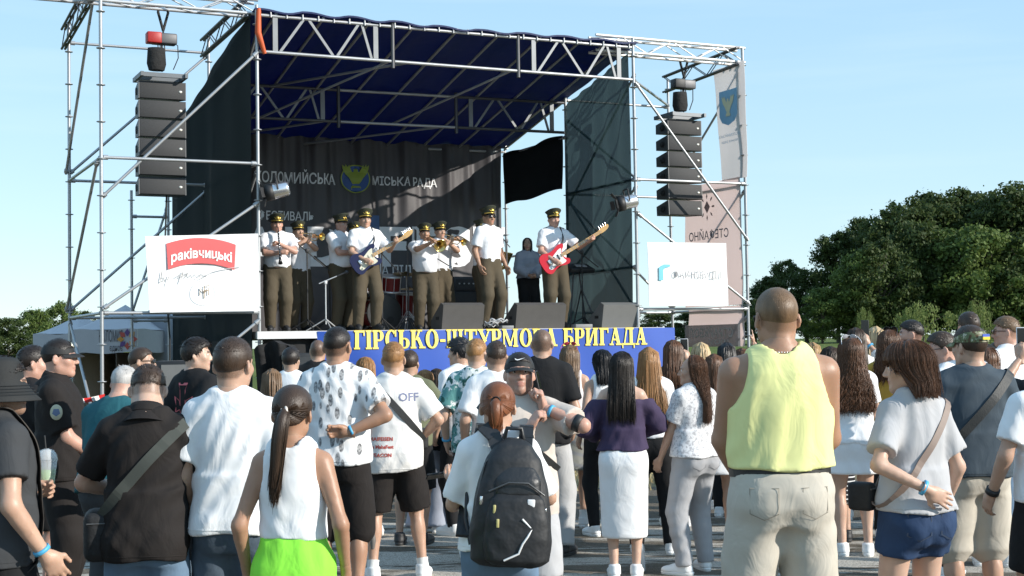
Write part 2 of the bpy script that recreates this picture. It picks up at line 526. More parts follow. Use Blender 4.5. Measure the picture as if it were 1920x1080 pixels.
# ------------------------------------------------------------------ people
SKIN = dict(fair=(0.53, 0.34, 0.25), light=(0.46, 0.28, 0.195), tan=(0.37, 0.205, 0.13), deep=(0.30, 0.15, 0.085), rosy=(0.51, 0.29, 0.215))
HAIR = dict(dark=(0.018, 0.012, 0.009), brown=(0.043, 0.025, 0.015), chestnut=(0.105, 0.046, 0.021), auburn=(0.17, 0.058, 0.022), blond=(0.36, 0.22, 0.10), dirty=(0.16, 0.095, 0.05), honey=(0.30, 0.15, 0.055), black=(0.010, 0.009, 0.010), grey=(0.42, 0.40, 0.38), pale=(0.50, 0.36, 0.20))
def skin_mat(tone, hair, buzz=0.0, stub=0.0):
    key = 'skin_%s_%s_%d_%d' % (tone, hair, buzz * 10, stub * 10)
    if key in MATS: return MATS[key]
    m = mat(key, SKIN[tone], 0.46, var=0.20, scale=9, bump=0.10, bscale=90, bdist=0.004, sss=0.12, spec=0.45)
    nt, b = nd(m)
    src = b.inputs['Base Color'].links[0].from_socket
    hc = HAIR[hair]
    for nm, col, st in (('lips', (0.42, 0.13, 0.11), 0.75), ('brow', hc, 0.85), ('thin' if buzz < 0 else 'scalp', hc, abs(buzz)), ('beard', hc, stub)):
        if st <= 0: continue
        a = nt.nodes.new('ShaderNodeAttribute'); a.attribute_name = nm
        mu = nt.nodes.new('ShaderNodeMath'); mu.operation = 'MULTIPLY'; mu.inputs[1].default_value = st
        nt.links.new(a.outputs['Fac'], mu.inputs[0])
        fac = mu.outputs[0]
        if nm in ('scalp', 'beard', 'thin'):
            tc = nt.nodes.new('ShaderNodeTexCoord'); n = nt.nodes.new('ShaderNodeTexNoise')
            n.inputs['Scale'].default_value = 160; n.inputs['Detail'].default_value = 2
            nt.links.new(tc.outputs['Object'], n.inputs['Vector'])
            m3 = nt.nodes.new('ShaderNodeMath'); m3.operation = 'MULTIPLY_ADD'; m3.inputs[1].default_value = 0.9; m3.inputs[2].default_value = 0.5
            nt.links.new(n.outputs[0], m3.inputs[0])
            m4 = nt.nodes.new('ShaderNodeMath'); m4.operation = 'MULTIPLY'; m4.use_clamp = True
            nt.links.new(m3.outputs[0], m4.inputs[0]); nt.links.new(fac, m4.inputs[1])
            fac = m4.outputs[0]
        mx = nt.nodes.new('ShaderNodeMix'); mx.data_type = 'RGBA'
        nt.links.new(fac, mx.inputs[0]); nt.links.new(src, mx.inputs[6]); mx.inputs[7].default_value = (*col, 1)
        src = mx.outputs[2]
    nt.links.new(src, b.inputs['Base Color'])
    return m
def hair_mat(name):
    key = 'hair_' + name
    if key in MATS: return MATS[key]
    return mat(key, HAIR[name], 0.42, var=0.6, scale=7, bump=0.5, bscale=60, bdist=0.004, stretch=(5, 5, 0.6), spec=0.4)

def ik(S, T, l1, l2, pole):
    S, T = np.asarray(S, float), np.asarray(T, float)
    d = T - S; L = np.linalg.norm(d)
    mx = (l1 + l2) * 0.998
    if L > mx: T = S + d / L * mx; d = T - S; L = mx
    n = d / L
    a = (l1 * l1 - l2 * l2 + L * L) / (2 * L)
    hgt = math.sqrt(max(l1 * l1 - a * a, 0))
    p = np.asarray(pole, float); p = p - n * (p @ n)
    p = p / (np.linalg.norm(p) + 1e-9)
    return S + n * a + p * hgt, T
def fieldof(prims, h, infl=0.0, m=0.03):
    lo = np.min([p['lo'] for p in prims], 0) - m - infl; hi = np.max([p['hi'] for p in prims], 0) + m + infl
    f = Field(lo, hi, h)
    for p in prims: f.add(p, infl)
    return f
def join_np(parts):
    Vs, Fs, n = [], [], 0
    for V, Q in parts:
        Vs.append(V); Fs.append([np.asarray(q) + n for q in (Q if isinstance(Q, list) else [Q])]); n += len(V)
    return np.concatenate(Vs), [q for f in Fs for q in f]

# ---- hair
def tufts(V, Q, rng, n, ln, wd, flow, zmin=-1, outw=0.6):
    """short blades of hair standing on a surface"""
    tri = V[Q[:, :3]]
    nr = np.cross(tri[:, 1] - tri[:, 0], tri[:, 2] - tri[:, 0]); ar = np.linalg.norm(nr, axis=1) + 1e-12
    nr = nr / ar[:, None]
    ok = np.nonzero(tri[:, 0, 2] > zmin)[0]
    pr = ar[ok] / ar[ok].sum()
    i = rng.choice(ok, n, p=pr)
    p = tri[i, 0] + (tri[i, 2] - tri[i, 0]) * rng.uniform(0, 1, (n, 1))
    nn = nr[i]
    fl = np.asarray(flow(p)) + rng.normal(0, 0.25, (n, 3))
    fl = fl - nn * (fl * nn).sum(1, keepdims=True)
    d = nn * outw + fl; d /= np.linalg.norm(d, axis=1, keepdims=True) + 1e-9
    sd = np.cross(d, nn); sd /= np.linalg.norm(sd, axis=1, keepdims=True) + 1e-9
    L = ln * rng.uniform(0.6, 1.2, (n, 1)); W = wd
    b = p - nn * 0.002
    VV = np.concatenate([b - sd * W, b + sd * W, b + d * L * 0.6 + sd * W * 0.7 - nn * L * 0.05, b + d * L - nn * L * 0.15])
    k = np.arange(n)
    return VV, np.stack([k, k + n, k + 2 * n, k + 3 * n], 1)
def strands(paths, w):
    """triangular tubes along paths (n, m, 3)"""
    P = np.asarray(paths); n, m, _ = P.shape
    T = np.gradient(P, axis=1); T /= np.linalg.norm(T, axis=2, keepdims=True) + 1e-9
    up = np.zeros_like(T); up[..., 1] = -1.0
    a = np.cross(T, up); a /= np.linalg.norm(a, axis=2, keepdims=True) + 1e-9
    b = np.cross(T, a)
    tp = np.ones(m); tp[0] = 0.7; tp[-1] = 0.25
    if m > 3: tp[-2] = 0.75
    R = (w if np.ndim(w) else np.full(n, w))[:, None, None] * tp[None, :, None]
    ring = [P + a * R * math.cos(q) + b * R * math.sin(q) for q in (math.pi / 2, math.pi / 2 + 2.094, math.pi / 2 + 4.189)]
    V = np.stack(ring, 2).reshape(-1, 3)
    base = (np.arange(n)[:, None] * m + np.arange(m - 1)[None, :]).reshape(-1) * 3
    Q = [np.stack([base + q, base + (q + 1) % 3, base + 3 + (q + 1) % 3, base + 3 + q], 1) for q in range(3)]
    return V, np.concatenate(Q)
def cap_hair(h, th_side, th_top, line=None, bald=0.0):
    f = Field((-0.12, -0.15, -0.11), (0.12, 0.13, 0.17), h)
    f.add(ell((0, -0.015, 0.031), (0.0775 + th_side, 0.097 + th_side, 0.089 + th_side), k=0.01))
    f.add(ell((0, 0.0, 0.045 + th_top * 0.6), (0.066 + th_side, 0.083 + th_top * 0.7, 0.071 + th_top * 0.5), k=0.03))
    hy, hz = line or ([-0.12, -0.06, -0.025, -0.005, 0.03, 0.06, 0.09], [-0.06, -0.052, 0.0, -0.012, 0.034, 0.062, 0.072])
    f.cutfn(lambda X, Y, Z: np.interp(Y, hy, hz) - Z + 0.004 * np.sin(90 * X) * np.sin(70 * Y + 1.0))
    return f.mesh()
FADE = ([-0.12, -0.06, -0.025, -0.005, 0.03, 0.06, 0.09], [-0.015, 0.0, 0.034, 0.034, 0.046, 0.064, 0.072])
def hair_short(rng, lod, th_side=0.004, th_top=0.016, n=3800, ln=0.020, fade=False):
    h = (0.006, 0.009, 0.012)[lod]
    V, Q = cap_hair(h, th_side, th_top, FADE if fade else None)
    n = int(n * (1, 0.2, 0.04)[lod])
    if n:
        def flow(p):
            return np.stack([p[:, 0] * 2, 0.5 - 6 * np.abs(p[:, 1] + 0.02) * 0, 0 * p[:, 0]], 1) * np.array([1, 1, 1]) + np.array([0, 0.3, 0]) + np.stack([0 * p[:, 0], 0 * p[:, 0], np.where(p[:, 2] < 0.06, -1.2, 0.0)], 1)
        W = (0.0014, 0.0032, 0.008)[lod]
        L = np.where(1, ln, ln)
        a = tufts(V, Q, rng, n, float(L), W, flow, zmin=-0.05, outw=0.35)
        return [(V, Q), a]
    return [(V, Q)]
def hair_fall(rng, lod, zend=-0.45, phimax=115, wide=1.0, back=-0.115, curl=0.0, nst=420, bangs=None, flare=0.0, puff=0.0, sw=0.0024, part=0.0, sidelen=None):
    pm = rad(phimax)
    cr = np.array([0.077 + 0.018 + puff, 0.096 + 0.016 + puff, 0.088 + 0.016])
    def pos(u, v, off=0.0, z_end=None):
        phi = u * pm
        ze = z_end
        v0 = np.clip(0.16 / (0.16 + np.maximum(0.05, 0.0 - ze)), 0.15, 0.8)
        th = np.clip(v / v0, 0, 1) * rad(98)
        k = [c + off for c in cr]
        x = k[0] * np.sin(th) * np.sin(phi); y = -0.014 - k[1] * np.sin(th) * np.cos(phi); z = 0.03 + k[2] * np.cos(th)
        y = y + 0.02 * np.cos(th) * (np.cos(phi) < 0)
        w = np.clip((v - v0) / (1 - v0), 0, 1)
        zz = z + (ze - z) * w
        ws = w * w * (3 - 2 * w)
        fall = np.clip(np.abs(ze) / 0.25, 0.0, 1.0)
        xx = x * (1 + (wide - 1) * ws + flare * w * w)
        yb = back - 0.028 * np.cos(phi) - off
        yy = y + (yb - y) * np.clip(ws * 1.5, 0, 1) * fall * (np.cos(phi) > -0.6)
        yy = yy - flare * 0.03 * w * w * np.cos(phi)
        return np.stack([xx, yy, np.where(v > v0, zz, z)], -1)
    def zen(u):
        z = np.full_like(u, zend)
        if bangs is not None:
            z = np.where(np.abs(u) * pm > rad(128), bangs, z)
            z = np.where((np.abs(u) * pm > rad(108)) & (np.abs(u) * pm <= rad(128)), (sidelen if sidelen is not None else zend), z)
        return z
    nu, nv = ((40, 34), (24, 20), (16, 12))[lod]
    U, Vv = np.meshgrid(np.linspace(-1, 1, nu + 1), np.linspace(0, 1, nv + 1))
    Z = zen(U) + 0.02 * np.sin(U * 23) * 0.6 + 0.012 * np.sin(U * 51 + 1)
    jj = 0.004 * np.sin(U * 37 + 3 * np.sin(Vv * 5)) + 0.003 * np.sin(U * 71 + 2)
    O = pos(U, Vv, jj - 0.004, Z); I = pos(U, Vv, -0.024, Z + 0.006)
    n = (nu + 1) * (nv + 1)
    V = np.concatenate([O.reshape(-1, 3), I.reshape(-1, 3)])
    g = np.arange(n).reshape(nv + 1, nu + 1)
    q = np.stack([g[:-1, :-1], g[1:, :-1], g[1:, 1:], g[:-1, 1:]], -1).reshape(-1, 4)
    e = []
    for r0, r1 in ((g[:-1, 0], g[1:, 0]), (g[1:, -1], g[:-1, -1])): e.append(np.stack([r0, r0 + n, r1 + n, r1], -1))
    e.append(np.stack([g[-1, :-1], g[-1, :-1] + n, g[-1, 1:] + n, g[-1, 1:]], -1))
    Q = np.concatenate([q, q[:, ::-1] + n] + e)
    ns = int(nst * (1.0, 0.42, 0.2)[lod]); m = (12, 9, 6)[lod]
    if curl: m = int(m * 1.7)
    u = rng.uniform(-1, 1, (ns, 1)); v = np.linspace(0.02, 1, m)[None, :] * np.ones((ns, 1))
    uu = u + 0.05 * rng.normal(0, 1, (ns, 1)) * v ** 2
    z = zen(np.clip(uu, -1, 1)) + rng.normal(-0.005, 0.022, (ns, 1)) * (1 if zend < -0.2 else 0.45)
    off = rng.uniform(-0.002, 0.002, (ns, 1)) + rng.uniform(-0.002, 0.006, (ns, 1)) * v
    fly = (rng.uniform(0, 1, (ns, 1)) < 0.06) * rng.uniform(0.006, 0.022, (ns, 1)) * v
    P = pos(np.clip(uu, -1.02, 1.02), v, off + fly, z)
    if curl:
        ph = rng.uniform(0, 6.28, (ns, 1)); fr = rng.uniform(5, 9, (ns, 1)); am = curl * np.clip(v * 1.6 - 0.25, 0, 1)
        P[..., 0] += am * np.sin(fr * 6.28 * v + ph) ; P[..., 1] += am * np.cos(fr * 6.28 * v + ph) - am * 0.4
    S = strands(P, (sw * 0.85, sw * 1.4, sw * 3.0)[lod] * rng.uniform(0.6, 1.2, ns))
    return [(V, Q), S]
def hair_pony(rng, lod, path, r, nst=160, low=0.0, loose=0.0, sw=0.0024):
    """hair pulled back over the head, tail through path"""
    line = ([-0.12, -0.075, -0.04, 0.0, 0.03, 0.06, 0.09], [-0.07, -0.062, -0.012, 0.004, 0.036, 0.062, 0.074])
    h = (0.006, 0.009, 0.012)[lod]
    out = [cap_hair(h, 0.010, 0.012, line)]
    P = np.asarray(path, float)
    t = np.linspace(0, 1, len(P)); tt = np.linspace(0, 1, (14, 10, 7)[lod])
    C = np.stack([np.interp(tt, t, P[:, i]) for i in range(3)], 1)
    for _ in range(2): C[1:-1] = (C[:-2] + 2 * C[1:-1] + C[2:]) / 4
    R = np.interp(tt, np.linspace(0, 1, len(r)), r)
    mb = MB(); mb.tube([Vector(c) for c in C], [float(x) * 0.85 for x in R], n=10)
    out.append((np.array(mb.v), [np.array([f for f in mb.f if len(f) == 4])]))
    n = int(nst * (1, 0.5, 0.25)[lod])
    an = rng.uniform(0, 6.28, (n, 1)); rr = np.sqrt(rng.uniform(0.4, 1.0, (n, 1)))
    K = C[None] + np.stack([np.cos(an) * rr * R[None], np.sin(an) * rr * R[None] * 0.7, 0 * an * R[None]], -1)
    K = K + rng.normal(0, 0.006, (n, 1, 3)) * tt[None, :, None] ** 2 + rng.normal(0, 0.02, (n, 1, 3)) * np.array([0.3, 0.3, 1]) * (tt[None, :, None] ** 4)
    out.append(strands(K, (sw, sw * 1.7, sw * 2.4)[lod]))
    # combed strands from the hairline to the band
    n2 = int(220 * (1, 0.5, 0.2)[lod])
    a = rng.uniform(-2.6, 2.6, n2); b = P[0]
    hy, hz = line
    y0 = -0.02 + 0.085 * -np.cos(a); z0 = np.interp(y0, hy, hz) + 0.012
    x0 = 0.085 * np.sin(a)
    s = np.stack([x0, y0, z0], 1)
    q = np.linspace(0, 1, 9)
    L = s[:, None, :] * (1 - q)[None, :, None] + b[None, None, :] * q[None, :, None]
    c0 = np.array([0, -0.014, 0.032]); rr_ = np.array([0.0885, 0.108, 0.101])
    d = (L - c0) / rr_; nn = np.linalg.norm(d, axis=2, keepdims=True)
    L = c0 + d / nn * rr_ * np.maximum(nn * 0.0 + 1.0, 1.0)
    out.append(strands(L, (0.0022, 0.004, 0.007)[lod]))
    return out

SHOE_CACHE = {}
NP = [0]
def person(label, px, Y, top_py=None, H=None, face=0.0, fem=False, lod=1, skin='light', hair='brown', style='short', hairkw=None, bw=1.0, belly=0.0,
           top=None, bottom=None, shoes='white', socks=None, buzz=0.0, stub=0.0, lean=0.0, twist=0.0, side=0.0, nod=0.0, turn=0.0, tilt=0.0,
           hr=None, hl=None, pr=None, pl=None, shr='relax', shl='relax', palm_r=None, palm_l=None, fr=(0.11, 0.0, -8), fl=(-0.11, 0.0, 8), hips=(0, 0, 0), eyes=False, xyz=None, group='people watching the concert', arm=1.0, hdir_r=None, hdir_l=None, headk=1.0, crown=0.0, legs=True, shoecol=None):
    NP[0] += 1
    rng = np.random.default_rng(NP[0] * 7 + 3)
    h = (0.0104, 0.0158, 0.022)[lod]; hb = (0.0160, 0.0220, 0.029)[lod]
    if xyz is None:
        p = at(px, top_py if top_py is not None else 650, Y)
        if H is None: H = p.z - crown
        loc = Vector((p.x, Y, 0))
    else:
        loc = Vector(xyz)
        if H is None: H = at(px, top_py, loc.y).z - loc.z - crown
    s = H / 1.75
    root = empty('person', loc, rad(face))
    tag(root, label, 'person', group)
    if group.startswith('people'): bw *= 0.925
    pel = A(hips[0], hips[1], 0.94 + hips[2])
    Rp = rz(0)
    Rc = rz(rad(twist)) @ rx(-rad(lean)) @ ry(rad(side))
    wa = pel + A(0, 0, 0.10)
    Pc = lambda x, y, z: wa + Rc @ A(x, y, z - 1.04)
    sw = (0.149 if fem else 0.176) * bw
    Rh = Rc @ rz(rad(turn)) @ rx(-rad(nod)) @ ry(rad(tilt))
    hc = Pc(0, -0.018, 1.495) + Rh @ A(0, 0.018, 0.118)
    am = 0.84 if fem else 1.0
    am *= (0.5 + 0.5 * bw) * arm
    headk = headk * 0.975
    J = dict(hc=hc, Rh=Rh, Rc=Rc, Pc=Pc, s=s, root=root, pel=pel, wa=wa)
    # arms
    arms = {}
    for sd, tgt, pole in ((1, hr, pr), (-1, hl, pl)):
        S = Pc(sd * sw, -0.012, 1.400)
        if tgt is None: tgt = Pc(sd * (sw + 0.085), 0.04, 0.915) if True else None
        if isinstance(tgt, tuple) and tgt[0] == 'w':
            v = Matrix.Rotation(-rad(face), 3, 'Z') @ (at(*tgt[1:]) - loc)
            tgt = A(*(v / s))
        if pole is None: pole = (sd * 0.45, -1.0, -0.1)
        E, W = ik(S, tgt, 0.285, 0.25, pole)
        arms[sd] = (S, E, W)
    J['arms'] = arms
    # legs
    lg = {}
    for sd, ft in ((1, fr), (-1, fl)):
        Hj = pel + A(sd * (0.088 if fem else 0.092) * (0.6 + 0.4 * bw), 0, -0.03)
        fz = ft[3] if len(ft) > 3 else 0.0
        K, An = ik(Hj, A(ft[0], ft[1] - 0.02, 0.088 + fz), 0.425, 0.415, (sd * 0.08 - math.sin(rad(ft[2])) * 0.5, 1.0, 0))
        lg[sd] = (Hj, K, An, ft)
    # torso tables
    if fem:
        pz, pw_, pd, py_ = [.82, .88, .94, 1.0, 1.06, 1.12], [.13, .168, .178, .163, .136, .125], [.08, .11, .118, .106, .092, .088], [-.005, -.012, -.014, -.006, 0, 0]
        cz, cw, cd, cy = [1.0, 1.08, 1.16, 1.26, 1.34, 1.40, 1.45, 1.49], [.138, .124, .13, .143, .148, .136, .096, .055], [.095, .088, .094, .104, .104, .092, .073, .05], [0, 0, 0, 0, -.005, -.012, -.02, -.025]
    else:
        pz, pw_, pd, py_ = [.82, .88, .94, 1.0, 1.06, 1.12], [.13, .163, .172, .166, .155, .15], [.08, .105, .116, .112, .105, .10], [-.005, -.01, -.012, -.005, 0, 0]
        cz, cw, cd, cy = [1.0, 1.08, 1.16, 1.26, 1.34, 1.40, 1.45, 1.49], [.155, .15, .158, .174, .180, .166, .12, .065], [.105, .105, .11, .12, .118, .105, .085, .06], [0, 0, 0, 0, -.005, -.012, -.02, -.025]
    pw_ = [w * bw for w in pw_]; cw = [w * bw for w in cw]; pd = [w * (.4 + .6 * bw) for w in pd]; cd = [w * (.4 + .6 * bw) for w in cd]
    zsh = A(0, 0, 0.94 + hips[2] - 0.94)
    off_p = pel - A(0, 0, 0.94); off_c = wa - Rc @ A(0, 0, 1.04)
    prims = [loft(off_p, Rp, pz, pw_, pd, py_, k=0.05), loft(off_c, Rc, cz, cw, cd, cy, k=0.06)]
    if belly: prims.append(ell(Pc(0, 0.05 + belly * 0.3, 1.08), (0.12 * bw, 0.09 + belly, 0.13), R=Rc, k=0.06))
    if fem: prims += [ell(Pc(sd * 0.066 * bw, 0.082, 1.265), (0.058, 0.05, 0.056), R=Rc, k=0.04) for sd in (1, -1)]
    glu = [ell(pel + A(sd * 0.078 * bw, -0.058, -0.055), (0.085, 0.085, 0.10) if fem else (0.08, 0.078, 0.092), k=0.04) for sd in (1, -1)]
    prims += glu
    for sd in (1, -1):
        S, E, W = arms[sd]
        prims.append(limb(Pc(sd * 0.035, -0.03, 1.475), Pc(sd * sw * 0.92, -0.014, 1.412), [0, 1], [0.043 * (0.85 if fem else 1), 0.048 * am], k=0.05))
        prims.append(limb(S, E, [0, .25, .6, 1], [0.060 * am, 0.054 * am, 0.047 * am, 0.040 * am], k=0.03))
        prims.append(limb(E, W, [0, .25, .6, 1], [0.041 * am, 0.044 * am, 0.036 * am, 0.0275 * am], k=0.025))
        Hj, K, An, ft = lg[sd]
        tr = [0.086, 0.083, 0.070, 0.056] if fem else [0.085, 0.080, 0.067, 0.055]
        lb = (0.4 + 0.6 * bw) * (1.0)
        prims.append(limb(Hj, K, [0, .3, .7, 1], [r * lb for r in tr], k=0.04))
        prims.append(limb(K, An, [0, .12, .32, .65, 1], [r * lb for r in (.053, .052, .057, .042, .034)], k=0.03))
        bk = A(math.sin(rad(ft[2])), -math.cos(rad(ft[2])), 0) * 0.018
        prims.append(ell(K + (An - K) * 0.28 + bk, (0.042 * lb, 0.045 * lb, 0.10), k=0.03))
    nr = 0.047 if fem else 0.058
    nr *= (0.5 + 0.5 * bw)
    prims.append(limb(Pc(0, -0.03, 1.43), hc + Rh @ A(0, -0.03, -0.09), [0, 1], [nr * 1.12, nr * 0.97], k=0.035))
    f = fieldof(prims, hb)
    parts = [f.mesh()]
    hv, hq, hat_ = tpl('head', (0.0064, 0.0108, 0.0145)[lod], fem)
    M = (Rh * headk)
    att = {k: [np.zeros(len(parts[0][0]))] for k in hat_}
    parts.append((hv @ M.T + hc, hq))
    for k in hat_: att[k].append(hat_[k])
    J['wr'] = {}
    for sd, shp, palm, hd in ((1, shr, palm_r, hdir_r), (-1, shl, palm_l, hdir_l)):
        S, E, W = arms[sd]
        d = (W - E) / np.linalg.norm(W - E)
        if hd is not None:
            d = np.asarray(hd, float); d /= np.linalg.norm(d)
        pm = np.asarray(palm, float) if palm is not None else A(-sd, 0.25, 0)
        xa = -pm; xa = xa - d * (xa @ d); xa /= np.linalg.norm(xa)          # local +x (back of the right hand)
        za = -d; ya = np.cross(za, xa)
        V, Q = tpl('hand', (0.0056, 0.0092, 0.0125)[lod], CURL[shp], 0.06, 1.0 if shp in ('grip', 'fist', 'hold') else 0.0)
        V = V.copy() * (0.93 if fem else 1.03)
        if sd < 0:
            # mirrored hand: thumb stays forward of the palm
            ya2 = np.cross(za, xa)
            R = np.stack([xa, -ya2, za], 1); Q = Q[:, ::-1]
        else:
            R = np.stack([xa, ya, za], 1)
        parts.append((V @ R.T + W, Q))
        J['wr'][sd] = (W, R, d)
        for k in att: att[k].append(np.zeros(len(V)))
    V, Fq = join_np(parts)
    me = np_mesh('body', V * s, Fq, attrs={k: np.concatenate(a) for k, a in att.items()})
    link('body', me, root, skin_mat(skin, hair, buzz, stub))
    J['layers'] = {}
    def layer(name, fld, m, parent=root):
        V, Q = fld.mesh()
        o = link(name, np_mesh(name, V * s, Q), parent, m)
        J['layers'][name] = (V * s, Q, o)
        return o
    # ---- bottom
    if bottom:
        b = dict(kind='pants', mat=None, length=1.95, loose=0.0, waist=1.03, amp=0.004, infl=0.012, flare=0.0, name='trousers')
        b.update(bottom)
        pr_ = []
        if b['kind'] == 'skirt':
            hz_ = b['length']; wz = b['waist']
            ww = np.interp(wz, pz, pw_) + 0.012; hw = max(pw_) + 0.018; hd_ = max(pd) + 0.025
            e = b['flare']
            zs = [hz_, (hz_ + 0.86) / 2, 0.88, 0.95, wz]
            pr_.append(loft(off_p, Rp, zs, [hw + e, hw + e * 0.5, hw + 0.004, hw, ww], [hd_ + e, hd_ + e * 0.5, hd_ + 0.012, hd_ + 0.006, np.interp(wz, pz, pd) + 0.014], [0, 0, -0.012, -0.014, 0], k=0.03, pw=2.2))
            pr_ += [dict(g, k=0.05) for g in glu]
            fld = fieldof(pr_, hb, 0.008)
            if lod < 2: fld.folds(b['amp'], rng)
            fld.cutfn(lambda X, Y, Z: np.maximum(hz_ + pel[2] - 0.94 - Z, Z - (wz + pel[2] - 0.94)) + 0 * X + 0 * Y)
        else:
            lo_ = b['loose']
            pr_.append(loft(off_p, Rp, pz, [w + lo_ * 0.3 for w in pw_], [w + lo_ * 0.5 for w in pd], py_, k=0.05))
            gk = 1.0 - min(0.14, lo_ * 5) if not fem else 1.0
            pr_ += [dict(g, r=g['r'] * gk, k=0.05) for g in glu]
            for sd in (1, -1):
                Hj, K, An, ft = lg[sd]
                tl = b['length']
                tr = [0.088, 0.088 + lo_ * .5, 0.074 + lo_ * .9, 0.060 + lo_] if not fem else [0.088, 0.087 + lo_ * .5, 0.074 + lo_ * .9, 0.058 + lo_]
                lb = (0.4 + 0.6 * bw)
                pr_.append(limb(Hj, K, [0, .3, .7, 1], [r * lb for r in tr], cut=(tl if tl < 1 else None), k=0.04))
                if tl > 1:
                    sr = [.058 + lo_, .058 + lo_, .060 + lo_, .048 + lo_, .043 + lo_ + b['flare']]
                    pr_.append(limb(K, An + A(0, 0, -0.03), [0, .12, .32, .65, 1], [r * lb for r in sr], cut=tl - 1, k=0.05))
            fld = fieldof(pr_, (h + hb) / 2 if lod == 0 else hb, b['infl'])
            if lod < 2: fld.folds(b['amp'], rng)
            wz = b['waist'] + pel[2] - 0.94
            fld.cutfn(lambda X, Y, Z: Z - wz + 0 * X + 0 * Y)
        layer(b['name'], fld, b['mat'])
    # ---- top
    if top:
        t = dict(kind='tee', mat=None, fit=1.0, sleeve=0.62, hem=0.88, amp=0.0045, infl=0.009 if fem else 0.005, name='shirt', sl=0.0, long=False)
        t.update(top)
        k_ = t['kind']; ft_ = t['fit']
        sh = Pc
        if fem:
            zs = [.80, .95, 1.06, 1.16, 1.26, 1.34, 1.40, 1.45, 1.485]
            ws = [.185, .183, .155, .150, .157, .160, .148, .108, .066]; ds = [.135, .13, .108, .108, .118, .118, .106, .086, .062]
        else:
            zs = [.80, .95, 1.06, 1.16, 1.26, 1.34, 1.40, 1.45, 1.488]
            ws = [.192, .188, .182, .180, .190, .193, .180, .134, .078]; ds = [.138, .135, .130, .130, .136, .132, .119, .098, .070]
        lz = [1, 1, 1, .8, .5, .3, .15, .1, 0]
        ws = [w * bw + (ft_ - 1) * 0.1 * l for w, l in zip(ws, lz)]; ds = [d * (.4 + .6 * bw) + (ft_ - 1) * 0.07 * l for d, l in zip(ds, lz)]
        yo = [-.004, -.006, 0, 0, 0, -.004, -.012, -.02, -.026]
        pr_ = [loft(off_c, Rc, zs, ws, ds, yo, k=0.04)]
        if belly: pr_.append(ell(Pc(0, 0.06 + belly * 0.3, 1.08), (0.13 * bw, 0.10 + belly, 0.16), R=Rc, k=0.06))
        if fem: pr_ += [ell(Pc(sd * 0.066 * bw, 0.084, 1.262), (0.066, 0.056, 0.064), R=Rc, k=0.05) for sd in (1, -1)]
        if t['hem'] < 1.0 and t.get('over', True):
            pr_.append(loft(off_p, Rp, pz, [w + 0.022 for w in pw_], [w + 0.024 for w in pd], py_, k=0.05))
            pr_ += [dict(g, r=g['r'] + 0.024, lo=g['lo'] - 0.024, hi=g['hi'] + 0.024) for g in glu]
        slv = {}
        for sd in (1, -1):
            S, E, W = arms[sd]
            if k_ != 'off': pr_.append(limb(Pc(sd * 0.045, -0.03, 1.468), Pc(sd * sw * 0.95, -0.014, 1.410), [0, 1], [0.056 * (0.85 if fem else 1), 0.062 * am], k=0.05))
            if k_ in ('tee', 'off'):
                sl_ = t['sl']
                c = t['sleeve']
                st = S if k_ == 'tee' else S + (E - S) * 0.22
                pr_.append(limb(st, E, [0, .3, 1], [0.066 * am + sl_ * .3, 0.066 * am + sl_ * .8, 0.062 * am + sl_ * 1.2], cut=min(c, 1.0) if c < 1 else None, k=0.035))
                if c > 1:
                    pr_.append(limb(E, W, [0, .4, .85, 1], [0.06 * am + sl_, 0.058 * am + sl_, 0.05 * am + sl_, 0.036 * am], cut=c - 1, k=0.035))
        fld = fieldof(pr_, h, t['infl'])
        fld.folds(t['amp'] if lod < 2 else t['amp'] * 0.5, rng)
        hem = t['hem']
        oc = wa
        def cz_(X, Y, Z):
            return sum(Rc[i, 2] * (q - oc[i]) for i, q in enumerate((X, Y, Z))) + 1.04
        def cx_(X, Y, Z):
            return sum(Rc[i, 0] * (q - oc[i]) for i, q in enumerate((X, Y, Z)))
        def cy_(X, Y, Z):
            return sum(Rc[i, 1] * (q - oc[i]) for i, q in enumerate((X, Y, Z)))
        fld.cutfn(lambda X, Y, Z: hem - cz_(X, Y, Z) + 0.006 * np.sin(X * 21 + NP[0]) + (t.get('slant', 0.0)) * X)
        if k_ in ('tank', 'sleeveless'):
            zz = [1.16, 1.22, 1.28, 1.34, 1.40, 1.46, 1.52]
            lim = [.30, .24, .178, .152, .138, .128, .12] if k_ == 'tank' else [.30, .25, .165, .145, .14, .137, .135]
            lim = [l * bw * (0.9 if fem else 1.0) for l in lim]
            fld.cutfn(lambda X, Y, Z: np.abs(cx_(X, Y, Z)) - np.interp(cz_(X, Y, Z), zz, lim))
            nb = 1.475 if k_ == 'tank' else 1.485
            fld.sub(ell(Pc(0, 0.01, nb + 0.035), (0.075 * bw, 0.13, 0.075), R=Rc), k=0.01)
        if k_ == 'off':
            fld.cutfn(lambda X, Y, Z: cz_(X, Y, Z) - 1.375 + 0.25 * np.abs(cx_(X, Y, Z)) * 0)
        if t.get('vneck'):
            fld.sub(ell(Pc(0, 0.09, 1.46), (0.05, 0.08, 0.08), R=Rc), k=0.01)
        layer(t['name'], fld, t['mat'])
        if lod < 2 and k_ == 'tee' and not t.get('collar'):
            mb = MB(); nk = (0.060 if fem else 0.072) * (0.55 + 0.45 * bw)
            mb.tube([Vector(Pc(math.cos(a) * nk, -0.024 + math.sin(a) * nk * 1.04, 1.478 + 0.012 * math.sin(a)) * s) for a in np.linspace(0, 2 * math.pi, 28, endpoint=False)], 0.0065 * s, 6, closed=True)
            mb.build('neckband', t['mat'], root)
